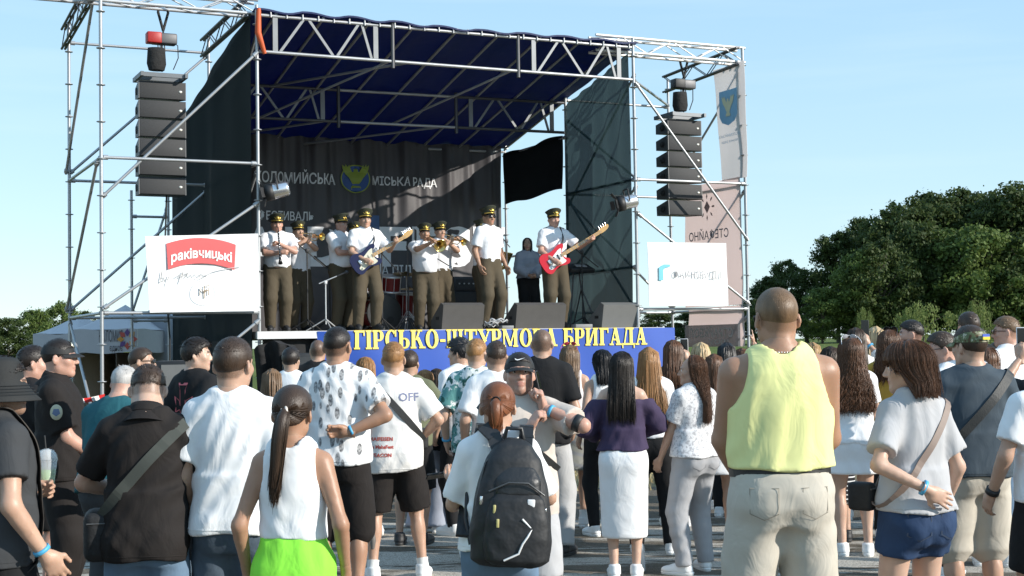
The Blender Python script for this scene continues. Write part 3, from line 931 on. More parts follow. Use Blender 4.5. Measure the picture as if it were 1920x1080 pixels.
        if t.get('collar'):
            mb = MB()
            M4 = Matrix.Translation(Vector(Pc(0, -0.024, 1.492) * s)) @ Matrix(np.array(Rc).tolist()).to_4x4() @ Matrix.Rotation(rad(-14), 4, 'X')
            rr = (0.064 if fem else 0.073) * s * (0.6 + 0.4 * bw)
            mb.lathe([(rr * 1.62, -0.065 * s), (rr * 1.26, -0.025 * s), (rr * 1.02, 0.012 * s), (rr * 0.98, 0.03 * s), (rr * 1.03, 0.033 * s), (rr * 1.14, 0.014 * s), (rr * 1.22, -0.012 * s)], 20, M4, caps=False)
            mb.build('collar', t['mat'], root)
    # ---- feet
    if legs:
        up, so = tpl('shoe')
        scol = shoecol or dict(white=(0.78, 0.78, 0.77), black=(0.02, 0.02, 0.022), grey=(0.3, 0.3, 0.31))[shoes]
        um = mat('shoe_%.2f_%.2f_%.2f' % scol, scol, 0.55, var=0.06, bump=0.15, bscale=40)
        sm = mat('sole_white', (0.75, 0.75, 0.73), 0.6) if shoes != 'black' else mat('sole_black', (0.03, 0.03, 0.03), 0.6)
        if 'u' not in SHOE_CACHE:
            SHOE_CACHE['u'], SHOE_CACHE['s'] = {}, {}
        for sd in (1, -1):
            Hj, K, An, ft = lg[sd]
            if um.name not in SHOE_CACHE['u']:
                m_ = np_mesh('shoe', up[0], up[1]); m_.materials.append(um); SHOE_CACHE['u'][um.name] = m_
            if sm.name not in SHOE_CACHE['s']:
                m_ = np_mesh('sole', so[0], so[1]); m_.materials.append(sm); SHOE_CACHE['s'][sm.name] = m_
            o = link('shoe', SHOE_CACHE['u'][um.name], root)
            o.location = Vector((An[0], An[1] + 0.02, max(An[2] - 0.088, 0))) * s
            o.rotation_euler = (0, 0, rad(ft[2])); o.scale = (s * 0.94 if fem else s,) * 3
            link('sole', SHOE_CACHE['s'][sm.name], o)
            if socks:
                mb = MB(); c = An
                d = (K - An) / np.linalg.norm(K - An)
                mb.tube([Vector((An - d * 0.01) * s), Vector((An + d * 0.05) * s), Vector((An + d * socks) * s)], [0.045 * s, 0.042 * s, 0.046 * s], 14)
                mb.build('sock', mat('sock_white', (0.72, 0.72, 0.7), 0.9), root)
    # ---- hair
    J['M'] = Matrix.Translation(Vector(hc * s)) @ Matrix((M * s).tolist()).to_4x4()
    if style:
        kw = dict(hairkw or {})
        fn = dict(short=hair_short, fall=hair_fall, pony=hair_pony)[style]
        V, Fq = join_np(fn(rng, lod, **kw))
        o = link('hair', np_mesh('hair', (V @ M.T + hc) * s, Fq), root, hair_mat(hair))
    if lod == 0 and top and t['kind'] == 'tee':
        strap(J, Pc(0, 0, t['hem'] + 0.024), Rc[:, 2], 0.004, 0.0015, t['mat'], 'hem_seam', root, names=('shirt',), off=0.0006, n=90)
    if eyes:
        for sd in (1, -1):
            e = MB()
            C = hc + M @ A(sd * 0.031, 0.0765, 0.006)
            M4 = Matrix.Translation(Vector(C * s)) @ Matrix((Rh * s * headk).tolist()).to_4x4() @ Matrix.Rotation(rad(-90), 4, 'X')
            e.lathe([(0.0, -0.0118), (0.008, -0.0085), (0.0118, 0), (0.0105, 0.0055), (0.0062, 0.010)], 14, M4, caps=False)
            eo = e.build('eye', mat('eye_white', (0.7, 0.68, 0.65), 0.25), root)
            e2 = MB(); e2.lathe([(0.0062, 0.0100), (0.004, 0.0111), (0.0, 0.0118)], 14, M4, caps=False)
            e2.build('iris', mat('iris', (0.05, 0.035, 0.025), 0.2), eo)
    return J

# ---- worn things built in the head frame (origin between crown and chin, +y forward)
def worn(name, mb_or_me, m, J, parent=None):
    me = mb_or_me.mesh(name) if isinstance(mb_or_me, MB) else mb_or_me
    o = link(name, me, parent or J['root'], m)
    if parent is None: o.matrix_local = J['M']
    return o
_CAPS = {}
def dome(z0, rx_, ry_, rz_, cy=-0.014, n=28, m=10, th=0.006, top=0.0):
    mb = MB()
    def sh(k, off):
        return [Vector((math.cos(w) * (rx_ + off) * math.cos(a), cy + math.sin(w) * (ry_ + off) * math.cos(a), z0 + (rz_ + off) * math.sin(a))) for a in [k * math.pi / 2 / m] for w in [2 * math.pi * i / n for i in range(n)]]
    vs = []
    for k in range(m): vs += sh(k, 0.0)
    vs.append(Vector((0, cy, z0 + rz_)))
    fs = [(k * n + i, k * n + (i + 1) % n, (k + 1) * n + (i + 1) % n, (k + 1) * n + i) for k in range(m - 1) for i in range(n)]
    fs += [((m - 1) * n + i, (m - 1) * n + (i + 1) % n, m * n) for i in range(n)]
    mb.add(vs, fs, True)
    mb.add([v for v in sh(0, 0.0)], [tuple(range(n))[::-1]])
    return mb
def visor(y0, z0, w, ln, drop, th=0.004, n=18):
    mb = MB()
    def pt(u, v, k):
        a = (u - 0.5) * 2.5
        x0, yb = math.sin(a) * 0.083, -0.014 + math.cos(a) * 0.102
        x1, y1 = math.sin(a) * w, -0.014 + math.cos(a) * 0.102 + ln * max(0.0, math.cos(a)) ** 0.8
        x = x0 + (x1 - x0) * v; y = yb + (y1 - yb) * v
        return Vector((x, y, z0 - drop * v * v - 0.35 * abs(x) ** 1.6 + k))
    mb.grid(lambda u, v: pt(u, v, 0), n, 5)
    mb.grid(lambda u, v: pt(1 - u, v, -th), n, 5)
    mb.grid(lambda u, v: pt(u, 1, -th * v), n, 1)
    return mb
def ball_cap(J, m, yaw=0.0, mv=None, badge=None, z0=0.028, vis=True, logo=None):
    d = dome(z0, 0.0885, 0.1075, 0.094)
    o = worn('cap', d, m, J)
    if yaw: o.matrix_local = J['M'] @ Matrix.Rotation(rad(yaw), 4, 'Z')
    if vis: worn('visor', visor(0, z0 + 0.004, 0.085, 0.070, 0.02), mv or m, J, o)
    b = MB(); b.lathe([(0.006, 0), (0.007, 0.003), (0.0, 0.006)], 10, Matrix.Translation((0, -0.014, z0 + 0.093))); worn('cap_button', b, m, J, o)
    if badge:
        q = MB(); q.lathe([(0.019, 0), (0.017, 0.004), (0.0, 0.006)], 16, Matrix.Translation((0, 0.078, z0 + 0.058)) @ Matrix.Rotation(rad(-62), 4, 'X'))
        worn('cap_badge', q, badge, J, o)
    return o
def bucket_hat(J, m):
    mb = MB()
    T = Matrix.Translation((0, -0.014, 0)) @ Matrix.Diagonal((0.90, 1.0, 1.0, 1.0))
    prof = [(0.0, 0.130), (0.045, 0.129), (0.075, 0.122), (0.090, 0.106), (0.104, 0.040), (0.108, 0.022), (0.146, -0.030), (0.176, -0.058), (0.174, -0.062), (0.143, -0.038), (0.104, 0.016), (0.098, 0.035)]
    mb.lathe(prof[::-1], 32, T, caps=False)
    o = worn('bucket_hat', mb, m, J)
    q = MB()
    for k in range(4):
        z = 0.006 - 0.012 * k; r = 0.108 + (0.022 - z) * 0.98
        q.tube([T @ Vector((math.cos(a) * (r + 0.0035), math.sin(a) * (r + 0.0035), z)) for a in [i * 2 * math.pi / 30 for i in range(30)]], 0.0014, 5, closed=True)
    worn('stitching', q, m, J, o)
    return o
def glasses(J, lens, frame, z=0.006, y=0.0, up=False):
    o = None
    mb = MB()
    for sd in (1, -1):
        M_ = Matrix.Translation((sd * 0.033, 0.108, z)) @ Matrix.Rotation(rad(-90 + sd * 0), 4, 'X') @ Matrix.Rotation(rad(0), 4, 'Z')
        l = MB(); l.lathe([(0.0, -0.002), (0.022, -0.001), (0.026, 0.0), (0.022, 0.002), (0.0, 0.003)], 16, Matrix.Translation((sd * 0.033, 0.104 , z)) @ Matrix.Rotation(rad(-sd * 14), 4, 'Z') @ Matrix.Rotation(rad(-90), 4, 'X') @ Matrix.Diagonal((1.05, 0.8, 1, 1)))
        if o is None: o = worn('sunglasses', l, lens, J)
        else: worn('lens', l, lens, J, o)
        mb.tube([(sd * 0.058, 0.096, z + 0.008), (sd * 0.074, 0.05, z + 0.008), (sd * 0.081, -0.01, z + 0.006), (sd * 0.08, -0.028, z - 0.012)], 0.0028, 6)
    mb.tube([(-0.012, 0.108, z + 0.006), (0, 0.114, z + 0.008), (0.012, 0.108, z + 0.006)], 0.0028, 6)
    worn('temple', mb, frame, J, o)
    if up: o.matrix_local = J['M'] @ Matrix.Translation((0, -0.045, 0.095)) @ Matrix.Rotation(rad(25), 4, 'X')
    return o
def officer_cap(J):
    if 'oc' not in _CAPS:
        c = MB(); T = Matrix.Translation((0, -0.010, 0)) @ Matrix.Diagonal((0.86, 1.0, 1, 1))
        c.lathe([(0.102, 0.030), (0.104, 0.066), (0.112, 0.078), (0.138, 0.104), (0.142, 0.112), (0.13, 0.122), (0.07, 0.128), (0.0, 0.128)], 28, T)
        for i, v in enumerate(c.v):
            x, y, z = v
            if z > 0.07: c.v[i] = (x, y, z + max(0, y) * 0.26 + max(0, -y) * 0.02)
        b = MB(); b.lathe([(0.1055, 0.036), (0.1075, 0.040), (0.1075, 0.060), (0.1055, 0.064)], 28, T, caps=False)
        v_ = visor(0, 0.036, 0.080, 0.044, 0.022)
        k = MB(); k.tube([(math.sin(a) * 0.088, -0.010 + math.cos(a) * 0.112, 0.040) for a in np.linspace(-1.25, 1.25, 14)], 0.0105, 7)
        g = MB(); g.lathe([(0.026, 0), (0.023, 0.006), (0.012, 0.010), (0, 0.012)], 14, Matrix.Translation((0, 0.112, 0.082)) @ Matrix.Rotation(rad(-70), 4, 'X'))
        for a_ in (-1, 1): g.tube([(a_ * 0.012, 0.108, 0.062), (a_ * 0.034, 0.106, 0.068), (a_ * 0.046, 0.10, 0.088)], [0.007, 0.006, 0.003], 6)
        _CAPS['oc'] = [q.mesh('cap') for q in (c, b, v_, k, g)]
    c, b, v_, k, g = _CAPS['oc']
    cm = mat('cap_olive', (0.030, 0.034, 0.020), 0.8, var=0.1); gm = mat('gold', (0.62, 0.42, 0.10), 0.32, 0.75, var=0.15, scale=60)
    o = worn('peaked_cap', c, cm, J)
    o.matrix_local = J['M'] @ Matrix.Translation((0, -0.006, 0.016)) @ Matrix.Rotation(rad(5), 4, 'X')
    worn('cap_band', b, mat('cap_band', (0.035, 0.04, 0.022), 0.8), J, o)
    worn('visor', v_, mat('visor_black', (0.012, 0.012, 0.012), 0.25), J, o)
    worn('chin_cord', k, gm, J, o)
    worn('cap_badge', g, gm, J, o)
    return o

# ---- straps and bands laid on the body, in the person's own frame
def bvh_of(J, names):
    bs = []
    for n in names:
        if n in J['layers']:
            V, Q, o = J['layers'][n]
            bs.append(BVHTree.FromPolygons([tuple(v) for v in V], [tuple(q) for q in Q]))
    return bs
def strap(J, centre, normal, width, th, m, name, parent, names=('shirt', 'trousers'), t0=0, t1=360, n=64, off=0.004, x0=None):
    bs = bvh_of(J, names); s = J['s']
    N = Vector(normal).normalized(); C = Vector(centre) * s
    e1 = (x0 and Vector(x0) or Vector((1, 0, 0))); e1 = (e1 - N * e1.dot(N)).normalized(); e2 = N.cross(e1)
    P = []
    for i in range(n + 1):
        a = rad(t0 + (t1 - t0) * i / n)
        d = e1 * math.cos(a) + e2 * math.sin(a)
        best = None
        for b in bs:
            hit = b.ray_cast(C + d * 0.7, -d, 0.7)
            if hit[0] is not None:
                r = (hit[0] - C).length
                if best is None or r > best: best = r
        P.append([a, best])
    rs = np.array([p[1] if p[1] else np.nan for p in P], float)
    ok = ~np.isnan(rs)
    if ok.sum() < 4: return None
    rs = np.interp(np.arange(len(rs)), np.nonzero(ok)[0], rs[ok])
    for _ in range(2): rs[1:-1] = np.maximum(rs[1:-1], (rs[:-2] + rs[2:]) / 2)
    mb = MB(); rings = []
    for (a, _), r in zip(P, rs):
        d = e1 * math.cos(a) + e2 * math.sin(a)
        p = C + d * (r + off)
        w = N * width / 2
        rings.append([p - w, p + w, p + w + d * th, p - w + d * th])
    for r0, r1 in zip(rings[:-1], rings[1:]):
        mb.add(r0 + r1, [(0, 1, 5, 4), (1, 2, 6, 5), (2, 3, 7, 6), (3, 0, 4, 7)])
    o = mb.build(name, m, parent)
    return o
def wristband(J, sd, m, name='wristband', t=0.90, w=0.016, r=0.034):
    S, E, W = J['arms'][sd]; s = J['s']
    d = (W - E) / np.linalg.norm(W - E); c = E + (W - E) * t
    mb = MB()
    M4 = Matrix.Translation(Vector(c * s)) @ Vector(d).to_track_quat('Z', 'Y').to_matrix().to_4x4()
    mb.lathe([(r * s, -w / 2), ((r + 0.002) * s, -w / 2), ((r + 0.002) * s, w / 2), (r * s, w / 2)], 20, M4)
    return mb.build(name, m, J['root'])
def decal(J, me, layer, place, m, name, parent=None, off=0.003):
    """lay a flat mesh (x right, y up as read from behind) on the back of a garment; place=(x, z) of its origin in metres"""
    b = bvh_of(J, [layer])[0]
    def fn(x, y, z):
        px_, pz_ = place[0] + x, place[1] + y
        hit = b.ray_cast(Vector((px_, -0.8, pz_)), Vector((0, 1, 0)), 1.0)
        yy = hit[0].y if hit[0] is not None else -0.12
        return (px_, yy - off, pz_)
    warp(me, fn)
    return link(name, me, J['layers'][layer][2] if parent is None else parent, m)
def to_world(J, p):
    return J['root'].matrix_basis @ (Vector(p) * J['s'])
# ------------------------------------------------------------------ ground
def nz(nt, scale, detail=4, vec=None, rough=0.55):
    n = nt.nodes.new('ShaderNodeTexNoise')
    n.inputs['Scale'].default_value = scale; n.inputs['Detail'].default_value = detail; n.inputs['Roughness'].default_value = rough
    if vec is not None: nt.links.new(vec, n.inputs['Vector'])
    return n.outputs[0]
def ramp(nt, src, a, b):
    r = nt.nodes.new('ShaderNodeMapRange'); r.clamp = True
    r.inputs[1].default_value = a; r.inputs[2].default_value = b
    nt.links.new(src, r.inputs[0])
    return r.outputs[0]
def mixc(nt, fac, a, b):
    m = nt.nodes.new('ShaderNodeMix'); m.data_type = 'RGBA'
    for sck, v in ((m.inputs[0], fac), (m.inputs[6], a), (m.inputs[7], b)):
        if isinstance(v, (tuple, list)): sck.default_value = (*v, 1)
        elif isinstance(v, (int, float)): sck.default_value = v
        else: nt.links.new(v, sck)
    return m.outputs[2]
def math_(nt, op, a, b=None, clamp=False):
    m = nt.nodes.new('ShaderNodeMath'); m.operation = op; m.use_clamp = clamp
    for i, v in enumerate((a, b)):
        if v is None: continue
        if isinstance(v, (int, float)): m.inputs[i].default_value = v
        else: nt.links.new(v, m.inputs[i])
    return m.outputs[0]
def scaled(nt, sc):
    tc = nt.nodes.new('ShaderNodeTexCoord'); mp = nt.nodes.new('ShaderNodeMapping')
    mp.inputs['Scale'].default_value = sc
    nt.links.new(tc.outputs['Object'], mp.inputs[0])
    return mp.outputs[0]
def bumpn(nt, b, h, st, dist):
    bp = nt.nodes.new('ShaderNodeBump'); bp.inputs['Strength'].default_value = st; bp.inputs['Distance'].default_value = dist
    nt.links.new(h, bp.inputs['Height']); nt.links.new(bp.outputs[0], b.inputs['Normal'])

gm = mat('grassland', (0.1, 0.1, 0.05), 0.95, spec=0.1)
nt, b = nd(gm)
v1 = scaled(nt, (1, 1, 1))
big = nz(nt, 0.12, 5, v1); mid = nz(nt, 1.7, 6, v1); fine = nz(nt, 22, 5, v1)
sep = nt.nodes.new('ShaderNodeSeparateXYZ'); nt.links.new(v1, sep.inputs[0])
far_ = ramp(nt, sep.outputs[1], 22, 30)
straw = mixc(nt, ramp(nt, mid, 0.35, 0.7), (0.20, 0.165, 0.095), (0.33, 0.28, 0.18))
green = mixc(nt, ramp(nt, big, 0.35, 0.65), (0.085, 0.125, 0.028), (0.15, 0.18, 0.05))
col = mixc(nt, far_, straw, green)
col = mixc(nt, math_(nt, 'MULTIPLY', ramp(nt, fine, 0.4, 0.8), 0.45), col, (0.10, 0.085, 0.05))
nt.links.new(col, b.inputs['Base Color'])
bumpn(nt, b, fine, 0.6, 0.05)
def gz(x, y):
    k = min(max((y - 34) / 60.0, 0), 1); k = k * k * (3 - 2 * k)
    return k * (1.15 + 0.004 * max(x, -60)) + (0.15 * math.sin(x * 0.05) * k)
g = MB()
ys = [-200, -30, 0, 10, 16, 22, 28, 34, 40, 46, 52, 60, 70, 80, 94, 120, 200, 500, 1500]
xs = [-900, -300, -120, -60, -30, -15, 0, 15, 30, 45, 60, 80, 120, 300, 900]
g.add([(x, y, gz(x, y)) for y in ys for x in xs], [(j * len(xs) + i, j * len(xs) + i + 1, (j + 1) * len(xs) + i + 1, (j + 1) * len(xs) + i) for j in range(len(ys) - 1) for i in range(len(xs) - 1)], True)
tag(g.build('ground', gm), kind='structure')

am_ = mat('asphalt', (0.1, 0.1, 0.1), 0.88, spec=0.25)
nt, b = nd(am_)
v1 = scaled(nt, (1, 1, 1)); v2 = scaled(nt, (0.5, 2.3, 1))
gr = nz(nt, 95, 3, v1); pat = nz(nt, 0.7, 5, v1); bands = nz(nt, 1.1, 6, v2, 0.65)
vor = nt.nodes.new('ShaderNodeTexVoronoi'); vor.feature = 'DISTANCE_TO_EDGE'; vor.inputs['Scale'].default_value = 0.55
wv = nt.nodes.new('ShaderNodeVectorMath'); wv.operation = 'ADD'
nn = nt.nodes.new('ShaderNodeTexNoise'); nn.inputs['Scale'].default_value = 1.5; nn.inputs['Detail'].default_value = 5
nt.links.new(v1, nn.inputs['Vector']); nt.links.new(v1, wv.inputs[0]); nt.links.new(nn.outputs[1], wv.inputs[1]); nt.links.new(wv.outputs[0], vor.inputs['Vector'])
base = mixc(nt, ramp(nt, pat, 0.35, 0.7), (0.085, 0.069, 0.051), (0.135, 0.112, 0.084))
base = mixc(nt, math_(nt, 'MULTIPLY', ramp(nt, gr, 0.5, 0.72), 0.7), base, (0.27, 0.235, 0.19))
base = mixc(nt, math_(nt, 'MULTIPLY', ramp(nt, gr, 0.45, 0.25), 0.6), base, (0.045, 0.042, 0.038))
crack = ramp(nt, vor.outputs[0], 0.012, 0.002)
base = mixc(nt, math_(nt, 'MULTIPLY', crack, 0.7), base, (0.05, 0.045, 0.03))
sep = nt.nodes.new('ShaderNodeSeparateXYZ'); nt.links.new(v1, sep.inputs[0])
yb = sep.outputs[1]
band = math_(nt, 'MULTIPLY', ramp(nt, yb, 9.2, 10.4), ramp(nt, yb, 14.6, 13.0))
paint = ramp(nt, math_(nt, 'ADD', bands, math_(nt, 'MULTIPLY', band, 0.13)), 0.595, 0.64)
paint = math_(nt, 'MULTIPLY', paint, ramp(nt, gr, 0.30, 0.52))
base = mixc(nt, math_(nt, 'MULTIPLY', paint, 0.9), base, (0.52, 0.475, 0.41))
nt.links.new(base, b.inputs['Base Color'])
bumpn(nt, b, gr, 0.5, 0.012)
p = MB()
rng0 = random.Random(4)
edge = [(-40 + 3 * i, 17.0 + rng0.uniform(-0.5, 0.5) - 0.02 * (i - 14) + (3.0 if -40 + 3 * i > 6 else 0)) for i in range(28)]
p.add([(x, -40, 0.004) for x, y in edge] + [(x, y, 0.004) for x, y in edge], [(i, i + 1, 28 + i + 1, 28 + i) for i in range(27)])
tag(p.build('asphalt_road', am_), kind='structure')

# dry grass tufts on the verge between the road and the stage (uncountable)
rng_g = np.random.default_rng(5)
n = 5200
bx_ = np.stack([rng_g.uniform(-9, 2, n), rng_g.uniform(16.3, 20.5, n), np.zeros(n)], 1)
hh = rng_g.uniform(0.04, 0.14, (n, 1)); an = rng_g.uniform(0, 6.28, n)
sd_ = np.stack([np.cos(an), np.sin(an), 0 * an], 1) * 0.012
tipd = np.stack([rng_g.normal(0, 0.05, n), rng_g.normal(0, 0.05, n), hh[:, 0]], 1)
Vg = np.concatenate([bx_ - sd_, bx_ + sd_, bx_ + tipd]); kk = np.arange(n)
tag(link('dry_grass', np_mesh('dry_grass', Vg, np.stack([kk, kk + n, kk + 2 * n], 1), smooth=False), None, mat('straw', (0.34, 0.28, 0.15), 0.9, var=0.4, scale=3)), 'straw coloured dry grass on the verge before the stage', 'grass', kind='stuff')

# ------------------------------------------------------------------ trees
def leaf_mat(name, a, bcol, tr=0.35):
    m = mat(name, a, 0.6, spec=0.25)
    nt, b = nd(m)
    at_ = nt.nodes.new('ShaderNodeAttribute'); at_.attribute_name = 'leafv'
    c = mixc(nt, at_.outputs['Fac'], a, bcol)
    nt.links.new(c, b.inputs['Base Color'])
    t = nt.nodes.new('ShaderNodeBsdfTranslucent'); nt.links.new(c, t.inputs[0])
    mx = nt.nodes.new('ShaderNodeMixShader'); mx.inputs[0].default_value = tr
    nt.links.new(b.outputs[0], mx.inputs[1]); nt.links.new(t.outputs[0], mx.inputs[2])
    nt.links.new(mx.outputs[0], nt.nodes['Material Output'].inputs[0])
    return m
bark = mat('bark', (0.10, 0.08, 0.06), 0.9, var=0.3, bump=0.5, bscale=12)
def crown_mesh(seed, w, h, base, nb, nl, leaf, droop=0.0, shape=1.0):
    """leaf clumps on many boughs inside an uneven crown; returns verts, quads, per-vertex shade, boughs"""
    r = np.random.default_rng(seed)
    P, N, B, val = [], [], [], []
    cz = base + (h - base) * 0.5
    for i in range(nb):
        t = r.uniform(0, 1); z = base + (h - base) * (0.08 + 0.9 * t)
        k = math.sin(math.pi * min(1, 0.12 + 0.86 * t ** shape)) ** 0.6
        a = r.uniform(0, 6.28); q = math.sqrt(r.uniform(0.05, 1.25)) * w * 0.5 * k
        c = A(math.cos(a) * q, math.sin(a) * q, z)
        R = r.uniform(0.055, 0.17) * w * (0.75 + 0.25 * k)
        B.append((c, R)); bv = r.uniform(0.1, 0.7)
        d = r.normal(0, 1, (nl, 3)); d /= np.linalg.norm(d, axis=1, keepdims=True)
        rad_ = R * np.abs(r.normal(0.85, 0.32, (nl, 1)))
        p = c + d * rad_ * np.array([1, 1, 0.75])
        if droop: p[:, 2] -= droop * r.uniform(0, 1, nl) ** 2
        P.append(p); N.append(d + r.normal(0, 0.6, (nl, 3)))
        val.append(np.clip(bv + r.normal(0.1, 0.14, nl), 0, 1))
    P, N, val = np.concatenate(P), np.concatenate(N), np.concatenate(val)
    n = len(P)
    N /= np.linalg.norm(N, axis=1, keepdims=True)
    a = np.cross(N, r.normal(0, 1, (n, 3))); a /= np.linalg.norm(a, axis=1, keepdims=True); b_ = np.cross(N, a)
    if droop: a = a * 0.5; b_ = b_ * 0.3 + np.array([0, 0, -1.1])
    s1 = leaf * r.uniform(0.6, 1.3, (n, 1)); s2 = s1 * 0.62
    V = np.concatenate([P - a * s1, P - b_ * s2, P + a * s1, P + b_ * s2]); k = np.arange(n)
    return V, np.stack([k, k + n, k + 2 * n, k + 3 * n], 1), np.tile(val, 4), B
TREE_MESH = {}
def tree(name, label, group, loc, key, lm, w=6, h=11, base=1.5, nb=40, nl=110, leaf=0.2, droop=0.0, scale=1.0, rzv=0.0, shape=1.0):
    if key not in TREE_MESH:
        V, Q, val, B = crown_mesh(hash(key) % 1000 if not isinstance(key, tuple) else key[1], w, h, base, nb, nl, leaf, droop, shape)
        cm = np_mesh('crown', V, Q, smooth=False, attrs=dict(leafv=val)); cm.materials.append(lm)
        t = MB(); r = random.Random(3)
        t.tube([(0, 0, -0.3), (0.05, 0, base), (-0.1, 0.1, h * 0.45), (0.05, 0, h * 0.8)], [0.028 * h, 0.02 * h, 0.013 * h, 0.004 * h], 8)
        for c, R in B[::5]:
            z0 = max(base * 0.8, c[2] * 0.62)
            t.tube([(0, 0, z0), (c[0] * 0.5, c[1] * 0.5, z0 + (c[2] - z0) * 0.6), (c[0], c[1], c[2])], [0.009 * h, 0.006 * h, 0.002 * h], 5)
        tm = t.mesh('trunk'); tm.materials.append(bark)
        TREE_MESH[key] = (cm, tm)
    cm, tm = TREE_MESH[key]
    o = empty(name, loc, rzv)
    o.scale = (scale,) * 3 if isinstance(scale, (int, float)) else scale
    tag(o, label, 'tree', group)
    link('crown', cm, o); link('trunk', tm, o)
    return o
oak = leaf_mat('leaf_oak', (0.028, 0.050, 0.014), (0.085, 0.115, 0.032))
ash = leaf_mat('leaf_ash', (0.06, 0.10, 0.022), (0.16, 0.21, 0.055))
wil = leaf_mat('leaf_willow', (0.12, 0.16, 0.045), (0.24, 0.28, 0.09), 0.45)
def tpt(px, py, Y):
    p = at(px, py, Y); return p
rt = random.Random(11)
ORD = 'first second third fourth fifth sixth seventh eighth ninth tenth eleventh twelfth thirteenth fourteenth'.split()
def tree_at(name, label, group, px, top, Y, key, lm, width_px=None, **kw):
    """stand a tree so that its top reaches the given height in the picture at depth Y"""
    p = at(px, top, Y); z0 = gz(p.x, Y)
    hgt = p.z - z0
    h0 = kw.get('h', 11); sc = hgt / h0
    w0 = kw.get('w', 6)
    sx = (width_px * Y / F_PX) / w0 if width_px else sc
    return tree(name, label, group, (p.x, Y, z0), key, lm, scale=(sx, sx, sc), rzv=rt.uniform(0, 6.28), **kw)
# the wood right of the stage: tall back row, lower front row, willows before it
for i, (px, top, wpx) in enumerate([(1440, 520, 80), (1470, 488, 80), (1510, 505, 100), (1568, 436, 110), (1612, 412, 120), (1660, 398, 130), (1700, 375, 150), (1752, 362, 150), (1800, 358, 150), (1850, 360, 160), (1895, 345, 170), (1950, 352, 180), (2020, 350, 200), (2100, 352, 200)]):
    tree_at('oak_tree', 'tall dark broadleaf tree, %s from the left in the back row of the wood' % ORD[i], 'tall trees of the wood', px, top, 112 + rt.uniform(-3, 8), ('oak', 21 + i % 4), oak, wpx, w=7, h=12, base=1.0, nb=120, nl=130, leaf=0.17)
for i, (px, top, wpx) in enumerate([(1440, 560, 80), (1540, 540, 90), (1612, 470, 110), (1650, 452, 140), (1715, 420, 150), (1790, 430, 170), (1850, 425, 170), (1920, 450, 160), (1990, 440, 190)]):
    tree_at('ash_tree', 'lighter green bushy tree, %s from the left in the front row of the wood' % ORD[i], 'front trees of the wood', px, top, 101 + rt.uniform(-3, 3), ('ash', 31 + i % 4), ash if i % 3 else oak, wpx, w=7, h=9, base=0.4, nb=110, nl=130, leaf=0.165)
for i, (px, top, wpx, lbl) in enumerate([(1730, 570, 120, 'pale green weeping willow at the edge of the wood, widest one'), (1620, 580, 40, 'small pointed pale willow left of the widest willow'), (1830, 565, 70, 'pale willow rising behind the camouflage cap'), (1890, 600, 70, 'low pale willow behind the man in sunglasses and white shirt')]):
    tree_at('willow_tree', lbl, 'willows before the wood', px, top, 70 + 2 * i, ('wil', 41 + i % 2), wil, wpx, w=4, h=3.2, base=0.1, nb=34, nl=120, leaf=0.10, droop=0.7)
for i, (px, top, wpx) in enumerate([(985, 592, 90), (1070, 588, 70), (1235, 585, 90), (1300, 582, 80), (1370, 575, 90), (1415, 560, 80)]):
    tree_at('hedge_tree', 'dark distant tree low behind the stage, %s from the left' % ORD[i], 'trees behind the stage', px, top, 125 + rt.uniform(-4, 4), ('oak', 21 + i % 4), oak, wpx, w=7, h=12, base=1.0, nb=120, nl=130, leaf=0.17)
for i, (px, top, wpx, lbl) in enumerate([(15, 598, 90, 'bright green tree at the left edge behind the bucket hat'), (62, 582, 80, 'olive green bushy tree between the left edge and the tents'), (118, 568, 75, 'tall grey green tree just behind the white tents'), (160, 585, 60, 'green tree behind the tent peak, right of the tall one'), (-40, 600, 90, 'green tree cut by the left edge')]):
    tree_at('roadside_tree', lbl, 'trees left of the stage', px, top, 78 + 3 * i, ('ash', 31 + i % 4), ash, wpx, w=7, h=9, base=0.4, nb=110, nl=130, leaf=0.165)
# ------------------------------------------------------------------ stage frame of reference
SU, SB, S0 = Vector((0.9026, 0.4318, 0)), Vector((-0.4318, 0.9026, 0)), Vector((-3.56, 20.0, 0))
def SP(s, t, z): return S0 + SU * s + SB * t + Vector((0, 0, z))
def hit_t(px, py, t):
    """where the sight line of a photo pixel meets the plane t of the stage: returns s, z"""
    d = ray(px, py); o = S0 + SB * t
    Y = (o.x - SU.x / SU.y * o.y) / (d.x - SU.x / SU.y)
    return (Y - o.y) / SU.y, CAM_H + d.z * Y
def hit_s(px, py, s):
    d = ray(px, py); o = S0 + SU * s
    Y = (o.x - SB.x / SB.y * o.y) / (d.x - SB.x / SB.y)
    return (Y - o.y) / SB.y, CAM_H + d.z * Y
DECK = 1.93
SROT = math.atan2(SU.y, SU.x)
steel = mat('galvanised_steel', (0.40, 0.41, 0.42), 0.42, 0.55, var=0.22, scale=3, bump=0.08, bscale=30)
alu = mat('aluminium', (0.58, 0.59, 0.60), 0.38, 0.5, var=0.1)
dark_steel = mat('dark_steel', (0.10, 0.10, 0.105), 0.5, 0.6, var=0.2)
black_p = mat('black_plastic', (0.018, 0.018, 0.019), 0.55, var=0.2)
rubber = mat('rubber', (0.012, 0.012, 0.012), 0.7)
_ROS = None
def pole(name, a, b, r, m, parent, n=10):
    return MB().tube([a, b], r, n).build(name, m, parent, fix=False)
